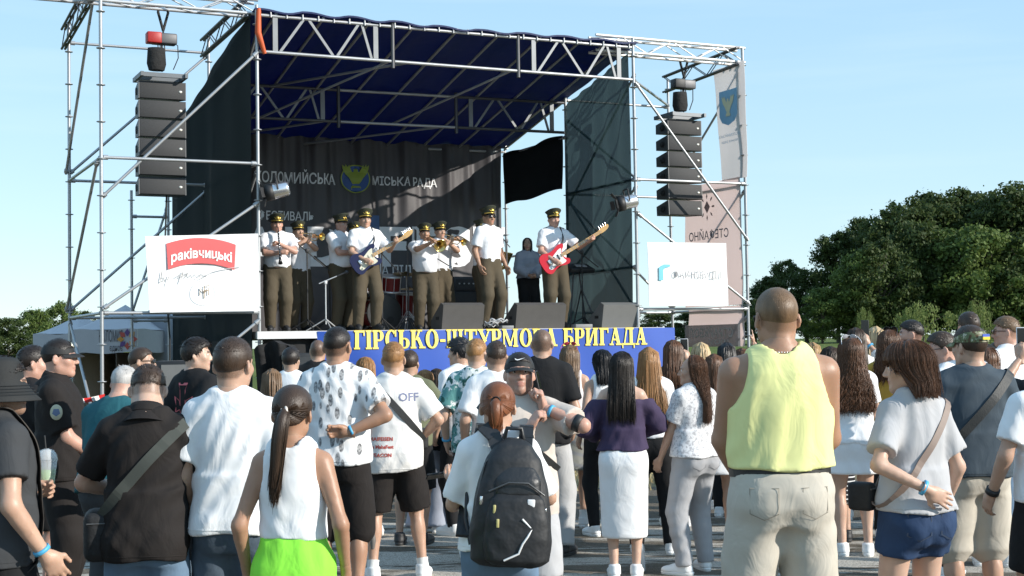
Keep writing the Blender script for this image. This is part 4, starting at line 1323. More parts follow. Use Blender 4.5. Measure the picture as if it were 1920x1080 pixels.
def standard(root, s, t, z0, z1, r=0.025, rings=True):
    global _ROS
    o = pole('standard', SP(s, t, z0), SP(s, t, z1), r, steel, root, 12)
    if rings:
        if _ROS is None:
            q = MB(); q.lathe([(0.026, -0.006), (0.058, -0.006), (0.062, 0), (0.058, 0.006), (0.026, 0.006)], 12)
            _ROS = q.mesh('rosette'); _ROS.materials.append(steel)
        z = z0 + 0.28
        while z < z1:
            c = link('rosette', _ROS, o); c.location = SP(s, t, z); z += 0.5
    if z0 < 0.1:
        q = MB(); c = SP(s, t, 0); q.box((c.x, c.y, 0.008), (0.08, 0.08, 0.008)); q.tube([(c.x, c.y, 0.012), (c.x, c.y, 0.25)], 0.018, 10); q.build('base_plate', steel, o)
    return o
def ledger(root, p, q, name='ledger', r=0.022):
    a, b = SP(*p), SP(*q)
    d = (b - a).normalized()
    mb = MB(); mb.tube([a, b], r, 10)
    for e, k in ((a, 1), (b, -1)):
        mb.tube([e + d * k * 0.03, e + d * k * 0.09], 0.034, 8)
    return mb.build(name, steel, root, fix=False)
def brace(root, p, q): return ledger(root, p, q, 'diagonal_brace', 0.021)
def truss(name, root, pts_a, pts_b, w, hgt, m, rr=0.02, step=0.42):
    """square lattice girder between two points"""
    a, b = Vector(pts_a), Vector(pts_b); d = (b - a); L = d.length; d.normalize()
    up = Vector((0, 0, 1)); sd = d.cross(up).normalized()
    cs = [sd * x * w / 2 + up * z for x in (-1, 1) for z in (0, hgt)]
    for c in cs: pole('chord', a + c, b + c, rr * 1.25, m, root, 8)
    n = max(2, int(L / step))
    mb = MB()
    for i in range(n):
        p0, p1 = a + d * (L * i / n), a + d * (L * (i + 1) / n)
        for c0, c1 in ((cs[0], cs[1]), (cs[2], cs[3]), (cs[1], cs[3]), (cs[0], cs[2])):
            u, v = (c0, c1) if i % 2 == 0 else (c1, c0)
            mb.tube([p0 + u, p1 + v], rr * 0.55, 6)
    mb.build('lattice', m, root, fix=False)

# ------------------------------------------------------------------ left scaffold tower
SL, TL = -2.155, 2.85
tw = empty('scaffold_tower', SP(SL / 2, 1.3, 0)); tag(tw, 'galvanised scaffold tower left of the stage holding the speaker column', 'scaffold')
tw.location = (0, 0, 0)
for (s, t, top) in ((SL, 0, 6.95), (0, 0, 6.56), (SL, TL, 6.72), (0, TL, 6.72)): standard(tw, s, t, 0, top)
for z in (0.35, 2.2, 4.3):
    for p, q in (((SL, 0), (0, 0)), ((SL, TL), (0, TL)), ((SL, 0), (SL, TL)), ((0, 0), (0, TL))): ledger(tw, (*p, z), (*q, z))
ledger(tw, (SL, TL, 6.42), (0, TL, 6.42))
for p, q in (((SL, 0.05, 3.75), (0, -0.05, 5.88)), ((SL, -0.05, 2.25), (0, -0.05, 3.75)), ((SL, 0, 0.35), (SL, TL, 2.15)), ((SL - .05, 0, 4.25), (SL - .05, TL, 2.3)), ((SL - .05, 0, 6.75), (SL - .05, TL, 4.4)), ((SL, TL + .05, 4.4), (0, TL + .05, 6.4)), ((SL, TL + .05, 2.3), (0, TL + .05, 4.25)), ((0, TL - .05, 2.3), (0.0, 0.05, 4.2)), ((0.04, TL, 4.3), (0.04, 0, 6.3)), ((SL, -.05, 0.4), (0, -.05, 2.1))): brace(tw, p, q)
truss('box', tw, SP(SL - 1.2, 0.22, 6.46), SP(0.05, 0.22, 6.46), 0.22, 0.20, alu)
truss('box', tw, SP(SL - 0.08, 0, 6.50), SP(SL - 0.08, TL, 6.32), 0.05, 0.30, dark_steel, 0.016)
truss('box', tw, SP(-0.1, 0.1, 6.42), SP(-0.1, TL, 6.36), 0.05, 0.26, dark_steel, 0.016)
q = MB(); q.tube([SP(0.02, -0.04, 6.50), SP(0.0, -0.07, 6.15), SP(0.10, -0.05, 5.86)], [0.035, 0.05, 0.03], 6); q.build('ratchet_strap', mat('orange_strap', (0.55, 0.09, 0.02), 0.6), tw)
rear = empty('rear_scaffold'); tag(rear, 'small scaffold frame seen behind the left tower beside the stage', 'scaffold')
for px in (247, 316):
    s_, _ = hit_t(px, 500, 5.3); standard(rear, s_, 5.3, 0, 4.45)
sA, _ = hit_t(247, 500, 5.3); sB, _ = hit_t(316, 500, 5.3)
for z in (2.2, 4.0): ledger(rear, (sA, 5.3, z), (sB, 5.3, z))
brace(rear, (sA, 5.35, 2.3), (sB, 5.35, 4.2))

# ------------------------------------------------------------------ right scaffold tower
SR0, SR, TR = 6.16, 8.27, 2.35
tr_ = empty('scaffold_tower'); tag(tr_, 'galvanised scaffold tower right of the stage beside the hanging flags', 'scaffold')
for (s, t, top) in ((SR0, 0, 6.58), (SR, 0, 6.58), (SR, TR, 6.45)): standard(tr_, s, t, 0, top)
for z in (0.35, 2.22, 4.3):
    for p, q in (((SR0, 0), (SR, 0)), ((SR0, TR), (SR, TR)), ((SR, 0), (SR, TR))): ledger(tr_, (*p, z), (*q, z))
ledger(tr_, (SR0, 0, 5.9), (SR, TR, 5.98))
ledger(tr_, (SR0, TR, 5.95), (SR, TR, 5.95))
for p, q in (((SR0, -.05, 5.85), (SR, -.05, 3.35)), ((SR0, -.05, 3.75), (SR, -.05, 2.3)), ((SR, .0, 6.2), (SR, TR, 4.4)), ((SR, 0, 4.2), (SR, TR, 2.3)), ((SR0, TR, 4.2), (SR, TR, 2.3)), ((SR, 0, 2.1), (SR, TR, 0.4))): brace(tr_, p, q)
truss('box', tr_, SP(SR0 - 0.62, 0.22, 6.36), SP(SR + 0.12, 0.22, 6.36), 0.24, 0.24, mat('white_truss', (0.66, 0.65, 0.63), 0.4, 0.25))
truss('box', tr_, SP(SR - 0.08, 0, 6.30), SP(SR - 0.08, TR, 6.22), 0.05, 0.28, dark_steel, 0.016)

# ------------------------------------------------------------------ stage deck and roof
dk = empty('stage_deck'); tag(dk, 'raised stage platform of plywood panels with pale front edge', 'stage')
dmat = mat('deck_ply', (0.36, 0.33, 0.29), 0.7, var=0.25, scale=4, bump=0.1)
panel = None
for i in range(4):
    for j in range(5):
        s0, t0 = -0.05 + i * 1.64, -0.10 + j * 1.03
        c = SP(s0 + 0.82, t0 + 0.515, DECK - 0.05)
        if panel is None:
            q = MB(); q.box((0, 0, 0), (0.817, 0.512, 0.05)); panel = q.mesh('deck_panel'); panel.materials.append(dmat)
        o = link('deck_panel', panel, dk); o.location = c; o.rotation_euler = (0, 0, SROT)
Rs = Matrix.Rotation(SROT, 3, 'Z')
q = MB(); q.box(SP(3.25, -0.125, DECK - 0.055), (3.32, 0.02, 0.052), Rs); q.build('front_fascia', mat('fascia', (0.60, 0.60, 0.60), 0.5, var=0.15), dk)
for i in range(5):
    for t in (0.1, 2.4, 4.8):
        pole('deck_leg', SP(0.1 + i * 1.6, t, 0), SP(0.1 + i * 1.6, t, DECK - 0.1), 0.03, steel, dk, 8)
q = MB()
def sk(u, v): p = SP(0.05 + u * 6.5, 0.0 + 0.03 * math.sin(u * 60) + 0.02 * math.sin(u * 23), 0.03 + v * (DECK - 0.14)); return p
q.grid(sk, 120, 6)
def sk2(u, v): return sk(1 - u, v) + SB * 0.01
q.grid(sk2, 120, 6)
q.build('skirt', mat('skirt_black', (0.014, 0.014, 0.015), 0.85), dk)

rf = empty('stage_roof'); tag(rf, 'stage roof of scaffold trusses under a blue tarpaulin', 'stage roof')
TM, TRB = 2.6, 5.1
for (s, t, z0, z1) in ((0, TRB, 0, 5.5), (SR0, TR, 0, 6.05), (SR0, 4.85, 0, 5.45)): standard(rf, s, t, z0, z1)
flat = mat('grey_flat_bar', (0.20, 0.21, 0.22), 0.5, 0.35, var=0.15)
def girder(tl, trr, ztop, zbot, dark=False):
    f = lambda s, z: SP(s, tl + (trr - tl) * s / SR0, z)
    m = dark_steel if dark else steel
    xs_ = [0, 2.05, 4.11, SR0]
    for a, b in zip(xs_[:-1], xs_[1:]):
        for z in (ztop, zbot): pole('chord', f(a + 0.03, z), f(b - 0.03, z), 0.025, steel if not dark or a == 2.05 else m, rf)
    for s in xs_[1:3]: pole('joint_post', f(s, zbot - 0.1), f(s, ztop + 0.08), 0.03, dark_steel, rf)
    for a, b in ((0, 2.05), (4.11, SR0)):
        for k in (0.13, 0.87):
            s = a + (b - a) * k; c = f(s, (ztop + zbot) / 2)
            MB().box(c, (0.036, 0.012, (ztop - zbot) / 2 - 0.02), Rs).build('upright', flat, rf)
        ks = [0.20, 0.42, 0.62, 0.84] if not dark else [0.20, 0.42, 0.62, 0.84]
        vs = [(0.16, 0), (0.34, 1), (0.37, 1), (0.555, 0), (0.575, 0), (0.745, 1), (0.765, 1), (0.84, 0.0)]
        for (k0, e0), (k1, e1) in zip(vs[0::2], vs[1::2]):
            p0, p1 = f(a + (b - a) * k0, zbot + (ztop - zbot) * e0), f(a + (b - a) * k1, zbot + (ztop - zbot) * e1)
            d = (p1 - p0).normalized()
            MB().box((p0 + p1) / 2, (0.019, 0.010, (p1 - p0).length / 2 - 0.02), Matrix((d.cross(SB).normalized(), SB, d)).transposed()).build('web_bar', flat, rf)
girder(0, 0, 6.42, 5.90)
girder(TM, TR, 5.90, 5.38, True)
pole('chord', SP(0, TRB, 5.36), SP(SR0, 4.85, 5.36), 0.025, steel, rf)
ledger(rf, (SR0, TR, 5.3), (SR0, 4.85, 5.3)); ledger(rf, (SR0, 4.85, 3.35), (SR0, TR, 3.35))
for z in (4.3, 2.9): ledger(rf, (SR0, 0, z), (SR0, TR, z))
for p, q in (((SR0 + .03, 0, 6.0), (SR0 + .03, TR, 4.1)), ((SR0 + .03, TR, 5.6), (SR0 + .03, 0, 4.3)), ((SR0 + .03, 0, 4.2), (SR0 + .03, TR, 2.9)), ((SR0 + .03, TR, 4.2), (SR0 + .03, 0, 2.1))): brace(rf, p, q)
brace(rf, (SR0, TR, 5.95), (SR0, 4.85, 5.42)); brace(rf, (0.0, TM, 5.38), (0, TRB, 5.3))
for k, s in enumerate(np.linspace(0.28, SR0 - 0.25, 9)):
    pole('rafter', SP(s, -0.02, 6.455), SP(s, 4.95, 5.40), 0.024, steel, rf, 8)
for a, b in (((0.7, TM, 5.36), (2.0, 0.0, 5.9)), ((2.3, 0, 5.9), (0.9, TM, 5.9)), ((3.0, TM, 5.4), (4.0, 0.0, 5.9)), ((1.9, TM, 5.4), (0.2, TRB, 5.33)), ((3.9, TM, 5.4), (2.1, TRB - .1, 5.33))):
    pole('wind_brace', SP(*a), SP(*b), 0.02, steel, rf, 8)
tarp = mat('blue_tarpaulin', (0.010, 0.032, 0.15), 0.5, var=0.2, scale=2, bump=0.4, bscale=5, bdist=0.03)
nt, b = nd(tarp)
t_ = nt.nodes.new('ShaderNodeBsdfTranslucent'); t_.inputs[0].default_value = (0.008, 0.036, 0.185, 1)
mx = nt.nodes.new('ShaderNodeMixShader'); mx.inputs[0].default_value = 0.5
nt.links.new(b.outputs[0], mx.inputs[1]); nt.links.new(t_.outputs[0], mx.inputs[2]); nt.links.new(mx.outputs[0], nt.nodes['Material Output'].inputs[0])
q = MB()
def tp(u, v, k=0):
    s = -0.04 + u * (SR0 + 0.1); t = -0.06 + v * 5.05
    return SP(s, t, 6.50 - 1.05 * v + 0.02 * math.sin(u * 57) - 0.03 * abs(math.sin(u * math.pi * 9.2)) + 0.012 * math.sin(v * 25 + u * 9) + k)
q.grid(lambda u, v: tp(u, v, 0), 90, 40); q.grid(lambda u, v: tp(1 - u, v, 0.006), 90, 40)
q.grid(lambda u, v: tp(u, 0, -0.02 + 0.026 * v), 90, 1)
q.build('tarpaulin', tarp, rf)
clip = MB()
for k in range(26):
    p = SP(0.2 + k * 0.235, -0.03, 6.43); clip.tube([p + Vector((0, 0, -0.035)), p + Vector((0, -0.01, 0.04))], 0.011, 6)
clip.build('tarp_clips', mat('clip_white', (0.7, 0.7, 0.7), 0.5), rf)

# ------------------------------------------------------------------ cloth walls
def net_mat(name, col, tcol, transp, transl):
    m = mat(name, col, 0.9, var=0.25, scale=1.2, spec=0.1, stretch=(1, 1, 0.2))
    nt, b = nd(m)
    t = nt.nodes.new('ShaderNodeBsdfTranslucent'); t.inputs[0].default_value = (*tcol, 1)
    tp_ = nt.nodes.new('ShaderNodeBsdfTransparent')
    m1 = nt.nodes.new('ShaderNodeMixShader'); m1.inputs[0].default_value = transl
    m2 = nt.nodes.new('ShaderNodeMixShader'); m2.inputs[0].default_value = transp
    nt.links.new(b.outputs[0], m1.inputs[1]); nt.links.new(t.outputs[0], m1.inputs[2])
    nt.links.new(m1.outputs[0], m2.inputs[1]); nt.links.new(tp_.outputs[0], m2.inputs[2])
    nt.links.new(m2.outputs[0], nt.nodes['Material Output'].inputs[0])
    return m
def sheet(name, fn, nu, nv, m, label, cat, th, group=None, back=True):
    q = MB(); q.grid(fn, nu, nv)
    if back: q.grid(lambda u, v: fn(1 - u, v) + th, nu, nv)
    o = q.build(name, m, None, fix=False)
    return tag(o, label, cat, group)
netL = net_mat('net_dark', (0.022, 0.029, 0.031), (0.035, 0.048, 0.050), 0.09, 0.3)
netR = net_mat('net_teal', (0.026, 0.044, 0.048), (0.075, 0.128, 0.140), 0.18, 0.55)
sheet('side_net', lambda u, v: SP(-0.10 + 0.02 * math.sin(u * 11 + v) + 0.012 * math.sin(u * 27), 0.04 + u * 5.1, 0.15 + v * (6.46 - u * 1.02 - 0.15)), 60, 20, netL, 'dark green shade net closing the left side of the stage', 'shade net', SU * 0.004)
sheet('side_net', lambda u, v: SP(SR0 - 0.05 + 0.02 * math.sin(u * 30 + v * 3) , 0.08 + u * (TR - 0.12), DECK + 0.05 + v * (6.28 - u * 0.5 - DECK)), 30, 24, netR, 'teal shade net closing the right side of the stage, sun shining through', 'shade net', SU * 0.004)
sheet('net_curtain', lambda u, v: SP(SR0 - 0.04 + 0.03 * math.sin(u * 9 + 2 * v), TR + 0.1 + u * 2.35, (4.40 - 0.06 * u + 0.03 * math.sin(u * 9)) + v * (0.94 + 0.02 * u)), 24, 12, net_mat('net_black', (0.010, 0.011, 0.012), (0.02, 0.03, 0.035), 0.03, 0.2), 'short black net curtain hanging high in the rear right bay', 'curtain', SU * 0.004)

# backdrop
TBK = 4.86
bmat = mat('backdrop_vinyl', (0.075, 0.070, 0.074), 0.5, var=0.18, scale=1.5, spec=0.4)
sBL, sBR = -0.02, SR0 - 0.1
def bwave(s, z):
    k = min(1, max(0.12, (z - 3.0) / 2.2))
    return k * (0.05 * math.sin(s * 7.1 + 0.4 * math.sin(z * 3)) + 0.03 * math.sin(s * 15.3 + z * 0.8) + 0.018 * math.sin(s * 29 + 1.5 * math.sin(z)))
bd = sheet('backdrop_banner', lambda u, v: SP(sBL + u * (sBR - sBL), TBK + bwave(sBL + u * (sBR - sBL), 1.95 + v * 3.52), 1.95 + v * 3.52 + 0.015 * math.sin(u * 60) * v), 150, 30, bmat, 'dark festival backdrop with white Cyrillic lettering and a city emblem', 'banner', SB * 0.01)
lw = mat('letter_white', (0.80, 0.80, 0.80), 0.5, var=0.05)
def place_text(body, x0, x1, y0, y1, t, parent, m, offset=0.0, name='lettering', wave=True, lift=0.012):
    """fit words into a photo rectangle (x0..x1, cap height y0..y1) on the plane t"""
    sA, zA = hit_t(x0, y1, t); sB, zB = hit_t(x1, y1, t); _, zT = hit_t((x0 + x1) / 2, y0, t); _, zM = hit_t((x0 + x1) / 2, y1, t)
    me = text_mesh(body, 1.0, offset=offset, align='LEFT', res=3)
    co = np.empty(len(me.vertices) * 3, np.float32); me.vertices.foreach_get('co', co); co = co.reshape(-1, 3)
    mn, mxx = co.min(0), co.max(0)
    kx = (sB - sA) / (mxx[0] - mn[0]); kz = (zT - zM) / (0.73 + 2 * offset)
    warp(me, lambda x, y, z: SP(sA + (x - mn[0]) * kx, t + (bwave(sA + (x - mn[0]) * kx, zM + y * kz) if wave else 0) - lift, zM + (y + offset) * kz))
    return link(name, me, parent, m)
place_text('КОЛОМИЙСЬКА', 478, 630, 323, 344, TBK, bd, lw, 0.018)
place_text('МІСЬКА РАДА', 698, 820, 332, 349, TBK, bd, lw, 0.018)
place_text('ФЕСТИВАЛЬ', 484, 588, 396, 413, TBK, bd, lw, 0.012)
lg_ = mat('letter_grey', (0.80, 0.81, 0.83), 0.5, var=0.12, scale=2)
for ch, x0, x1 in (('A', 455, 520), ('I', 535, 553), ('D', 577, 640), ('F', 712, 762), ('E', 772, 824), ('S', 832, 884), ('T', 888, 948)): place_text(ch, x0, x1, 421, 500, TBK, bd, lg_, 0.045, name='letter')
place_text('НА ПІДТРИМКУ', 703, 850, 497, 516, TBK, bd, lw, 0.012)
def disc_on(t, cx, cy, r, m, name, parent, lift, n=28, wave=True, inner=0.0):
    s0, z0 = hit_t(cx, cy, t); s1, _ = hit_t(cx + r, cy, t); R = abs(s1 - s0); _, z1 = hit_t(cx, cy - r, t); RZ = z1 - z0
    q = MB()
    ring = [SP(s0 + math.cos(a) * R, t + (bwave(s0 + math.cos(a) * R, z0) if wave else 0) - lift, z0 + math.sin(a) * RZ) for a in [2 * math.pi * i / n for i in range(n)]]
    if inner:
        r2 = [SP(s0 + math.cos(a) * R * inner, t + (bwave(s0 + math.cos(a) * R * inner, z0) if wave else 0) - lift, z0 + math.sin(a) * RZ * inner) for a in [2 * math.pi * i / n for i in range(n)]]
        q.add(ring + r2, [(i, (i + 1) % n, n + (i + 1) % n, n + i) for i in range(n)])
    else: q.add(ring, [tuple(range(n))])
    return q.build(name, m, parent, fix=False)
eagle = [(0, -22), (4, -20), (8, -22), (9, -17), (5, -12), (9, -6), (12, 0), (19, 8), (23, 17), (24, 25), (19, 21), (18, 26), (14, 20), (12, 25), (9, 17), (6, 11), (4, 13), (4, 17), (1, 19), (-3, 17), (-3, 13), (-6, 11), (-9, 17), (-12, 25), (-14, 20), (-18, 26), (-19, 21), (-24, 25), (-23, 17), (-19, 8), (-12, 0), (-9, -6), (-5, -12), (-9, -17), (-8, -22), (-4, -20)]
def poly_on(t, cx, cy, pts, k, m, name, parent, lift, wave=True):
    from mathutils.geometry import tessellate_polygon
    s0, z0 = hit_t(cx, cy, t); s1, _ = hit_t(cx + 10, cy, t); kx = (s1 - s0) / 10; _, z1 = hit_t(cx, cy - 10, t); kz = (z1 - z0) / 10
    P = [(s0 + x * k * kx, z0 + y * k * kz) for x, y in pts]
    tr = tessellate_polygon([[Vector((a, b, 0)) for a, b in P]])
    q = MB(); q.add([SP(a, t + (bwave(a, b) if wave else 0) - lift, b) for a, b in P], [tuple(f) for f in tr])
    return q.build(name, m, parent, fix=False)
eb = mat('emblem_blue', (0.03, 0.09, 0.30), 0.5); eg = mat('emblem_green', (0.30, 0.38, 0.05), 0.5, var=0.2); ec = mat('emblem_cyan', (0.15, 0.32, 0.42), 0.5)
disc_on(TBK, 665, 336, 25, eb, 'emblem', bd, 0.035); disc_on(TBK, 665, 336, 26.5, eg, 'emblem_ring', bd, 0.04, inner=0.92)
poly_on(TBK, 665, 335, eagle, 1.0, eg, 'emblem_eagle', bd, 0.048)
poly_on(TBK, 697, 420, [(-16, -30), (14, -30), (14, 16), (-16, 16)], 1.0, mat('blue_box', (0.05, 0.12, 0.28), 0.5), 'blue_panel', bd, 0.03)

# ------------------------------------------------------------------ brigade banner on the stage front
TB = -0.20
sb0, _ = hit_t(597, 640, TB); sb1, _ = hit_t(1266, 640, TB)
def bw2(u, v): return 0.02 * math.sin(u * 40 + v * 5) * (1 - v) + 0.025 * math.sin(u * 11 + 2 * v) + (0.05 * math.sin(u * 26 + v * 9) * max(0, 0.22 - u) * 4)
ban_b = mat('banner_blue', (0.020, 0.080, 0.40), 0.6, var=0.12, scale=2); ban_y = mat('banner_yellow', (0.80, 0.62, 0.03), 0.6, var=0.08)
zt, zm, zb = DECK - 0.01, DECK - 1.0, 0.12
bb = sheet('brigade_banner', lambda u, v: SP(sb0 + u * (sb1 - sb0), TB + bw2(u, 0.5 + v / 2), zm + v * (zt - zm)), 110, 12, ban_b, 'blue and yellow brigade banner with serif lettering along the stage front', 'banner', SB * 0.006)
qy = MB(); qy.grid(lambda u, v: SP(sb0 + u * (sb1 - sb0), TB + bw2(u, v / 2), zb + v * (zm - zb)), 110, 12); qy.grid(lambda u, v: SP(sb0 + (1 - u) * (sb1 - sb0), TB + bw2(1 - u, v / 2) + 0.006, zb + v * (zm - zb)), 110, 12)
qy.build('yellow_half', ban_y, bb, fix=False)
def serif(ch):
    """strokes of a bold serif capital as polygons in a box of height 1; returns polys, advance"""
    W, w, sf, sh = 0.24, 0.10, 0.07, 0.075     # thick stem, thin stem, serif overhang, serif height
    R = lambda a, b, c, d: [(a, b), (c, b), (c, d), (a, d)]
    def stem(x, y0=0, y1=1, wd=W, s0=True, s1=True):
        o = [R(x, y0, x + wd, y1)]
        if s0: o.append(R(x - sf, y0, x + wd + sf, y0 + sh))
        if s1: o.append(R(x - sf, y1 - sh, x + wd + sf, y1))
        return o
    def arc(cx, cy, rx_, ry_, a0, a1, th0, th1, n=14):
        o = []
        for i in range(n):
            pts = []
            for a in (a0 + (a1 - a0) * i / n, a0 + (a1 - a0) * (i + 1) / n):
                t = th1 + (th0 - th1) * abs(math.cos(rad(a)))
                pts.append(((cx + rx_ * math.cos(rad(a)), cy + ry_ * math.sin(rad(a))), (cx + (rx_ - t) * math.cos(rad(a)), cy + (ry_ - min(t, th1 * 1.6) * (0.6 + 0.4 * abs(math.cos(rad(a))))) * math.sin(rad(a)))))
            o.append([pts[0][0], pts[1][0], pts[1][1], pts[0][1]])
        return o
    def diag(x0, y0, x1, y1, wd): return [[(x0, y0), (x0 + wd, y0), (x1 + wd, y1), (x1, y1)]]
    f = sf
    if ch == 'Г': return stem(f) + [R(f, 1 - w, f + 0.62, 1), R(f + 0.55, 0.72, f + 0.62, 1)], 0.78
    if ch == 'І': return stem(f), W + 2 * f + 0.08
    if ch == 'Р': return stem(f, s1=False) + [R(f - sf, 1 - sh, f + W, 1), R(f + W, 0.93, f + 0.34, 1), R(f + W, 0.42, f + 0.34, 0.50)] + arc(f + 0.34, 0.71, 0.33, 0.29, -90, 90, W, w * 0.7), 0.84
    if ch == 'С': return arc(0.44, 0.5, 0.42, 0.52, 48, 312, W, w) + [R(0.66, 0.66, 0.75, 1.0), R(0.66, 0.0, 0.72, 0.28)], 0.90
    if ch == 'Ь': return stem(f, s0=False) + [R(f - sf, 0, f + W, sh), R(f + W, 0.5, f + 0.34, 0.57), R(f + W, 0, f + 0.34, 0.07)] + arc(f + 0.34, 0.285, 0.34, 0.285, -90, 90, W, w * 0.7), 0.84
    if ch == 'К': return stem(f) + diag(f + W, 0.46, f + 0.46, 0.95, 0.13) + diag(f + 0.66 - 0.04, 0.0, f + W + 0.06, 0.60, 0.22) + [R(f + 0.40, 1 - sh, f + 0.72, 1), R(f + 0.52, 0, f + 0.94, sh)], 1.02
    if ch == 'О': return arc(0.46, 0.5, 0.44, 0.52, 0, 360, W, w, 26), 0.98
    if ch == '-': return [R(0.06, 0.34, 0.42, 0.46)], 0.52
    if ch == 'Ш': return stem(f, s0=False, wd=0.2) + stem(f + 0.42, s0=False, wd=0.2) + stem(f + 0.84, s0=False, wd=0.2) + [R(f - sf, 0, f + 1.04 + sf, 0.09)], 1.28
    if ch == 'Т': return stem(0.36, s1=False) + [R(0.04, 1 - w, 0.92, 1), R(0.04, 0.70, 0.11, 1), R(0.85, 0.70, 0.92, 1)], 1.0
    if ch == 'У': return diag(0.42, 0.34, 0.06, 0.97, 0.24) + diag(0.30, 0.0, 0.78, 0.97, 0.10) + [R(0.0, 1 - sh, 0.40, 1), R(0.66, 1 - sh, 0.98, 1), R(0.14, 0.0, 0.38, 0.12)], 0.98
    if ch == 'М': return stem(f, wd=0.10) + stem(f + 0.80, wd=0.22) + diag(f + 0.42, 0.05, f + 0.0, 0.98, 0.20) + diag(f + 0.44, 0.05, f + 0.82, 0.98, 0.10), 1.28
    if ch == 'В': return stem(f, s0=False, s1=False) + [R(f - sf, 0, f + 0.36, 0.075), R(f - sf, 0.925, f + 0.34, 1), R(f + W, 0.49, f + 0.36, 0.56)] + arc(f + 0.33, 0.76, 0.30, 0.24, -90, 90, W * .9, w * .7) + arc(f + 0.35, 0.28, 0.35, 0.28, -90, 90, W, w * .7), 0.88
    if ch == 'А': return diag(0.60, 0.0, 0.34, 1.0, 0.24) + diag(0.09, 0.0, 0.40, 1.0, 0.09) + [R(0.24, 0.28, 0.66, 0.36), R(0.0, 0, 0.30, sh), R(0.50, 0, 0.95, sh)], 0.98
    if ch == 'Б': return stem(f, s0=False, s1=False) + [R(f - sf, 0.915, f + 0.60, 1), R(f + 0.54, 0.74, f + 0.60, 1), R(f - sf, 0, f + 0.36, 0.07), R(f + W, 0.50, f + 0.34, 0.57)] + arc(f + 0.34, 0.285, 0.34, 0.285, -90, 90, W, w * 0.7), 0.84
    if ch == 'И': return stem(f, wd=0.22) + stem(f + 0.58, wd=0.22) + diag(f + 0.18, 0.14, f + 0.50, 0.90, 0.12), 1.06
    if ch == 'Д': return diag(0.62, 0.08, 0.62, 0.92, 0.23) + diag(0.16, 0.08, 0.34, 0.95, 0.09) + [R(0.02, 0.0, 1.0, 0.09), R(0.02, -0.18, 0.09, 0.05), R(0.93, -0.18, 1.0, 0.05), R(0.30, 0.91, 0.93, 1.0)], 1.08
    return [], 0.42
words = 'ГІРСЬКО-ШТУРМОВА БРИГАДА'
tot = sum(serif(c)[1] for c in words)
sA, zA = hit_t(663, 655, TB); sB, zB = hit_t(1212, 642, TB); _, z1 = hit_t(663, 620, TB); hgt = z1 - zA
kx = (sB - sA) / tot
x = 0.0; letters_y = mat('letter_yellow', (0.88, 0.80, 0.16), 0.55, var=0.04)
for ch in words:
    polys, adv = serif(ch)
    if polys:
        for nm, m_, lf, gx in (('letter_outline', mat('letter_gold', (0.45, 0.26, 0.03), 0.6), 0.010, 0.022), ('letter', letters_y, 0.016, 0.0)):
            q = MB()
            for j, pl in enumerate(polys):
                cx_ = sum(p_[0] for p_ in pl) / len(pl); cy_ = sum(p_[1] for p_ in pl) / len(pl)
                vs = []
                for (a, b_) in pl:
                    a2 = a + (gx if a > cx_ else -gx); b2 = b_ + (gx if b_ > cy_ else -gx)
                    s_ = sA + (x + a2) * kx; u = (s_ - sb0) / (sb1 - sb0); zz = zA + b2 * hgt
                    vs.append(SP(s_, TB + bw2(u, 0.5 + 0.5 * (zz - zm) / (zt - zm)) - lf - 0.00025 * j, zz))
                q.add(vs, [tuple(range(len(vs)))])
            o = q.build(nm, m_, bb, fix=False)
    x += adv

# ------------------------------------------------------------------ white sponsor signs on the towers
sign_w = mat('sign_white', (0.80, 0.80, 0.80), 0.6, var=0.03, bump=0.12, bscale=2, bdist=0.02)
def quad_sign(corners, t, label, name='sponsor_sign'):
    c = [hit_t(*p, t) for p in corners]      # tl, tr, br, bl
    def fn(u, v):
        s = (c[3][0] * (1 - u) + c[2][0] * u) * (1 - v) + (c[0][0] * (1 - u) + c[1][0] * u) * v
        z = (c[3][1] * (1 - u) + c[2][1] * u) * (1 - v) + (c[0][1] * (1 - u) + c[1][1] * u) * v
        return SP(s, t + 0.012 * math.sin(u * 9) * math.sin(v * 5 + 1) + 0.008 * math.sin(u * 22 + v * 7), z)
    return sheet(name, fn, 26, 16, sign_w, label, 'sign', SB * 0.008)
TS = -0.11
sg = quad_sign([(272, 443), (484, 438), (487, 583), (281, 586)], TS, 'white sponsor sign with red ribbon emblem on the left tower')
rb = mat('ribbon_red', (0.62, 0.10, 0.10), 0.6, var=0.08); rt_ = mat('thin_grey', (0.55, 0.54, 0.53), 0.7)
pts = [(-65 + i * 13, 22 + 9 * (1 - ((-65 + i * 13) / 65) ** 2) * 1.3) for i in range(11)] + [(62 - i * 12.4, -22 + 10 * (1 - ((62 - i * 12.4) / 62) ** 2) * 1.2 - 4) for i in range(11)]
poly_on(TS, 377, 480, pts, 1.0, rb, 'ribbon', sg, 0.026, wave=False)
me = text_mesh('раківчицькі', 1.0, offset=0.03, res=3)
co = np.empty(len(me.vertices) * 3, np.float32); me.vertices.foreach_get('co', co); co = co.reshape(-1, 3); mn, mxx = co.min(0), co.max(0)
def rib(x, y, z):
    u = (x - mn[0]) / (mxx[0] - mn[0]) * 2 - 1
    s_, z_ = hit_t(377 + u * 57, 492 - y * 24 - 9 * (1 - u * u), TS); return SP(s_, TS - 0.032, z_)
link('lettering', warp(me, rib), sg, mat('letter_bright', (0.8, 0.78, 0.76), 0.6))
q = MB()
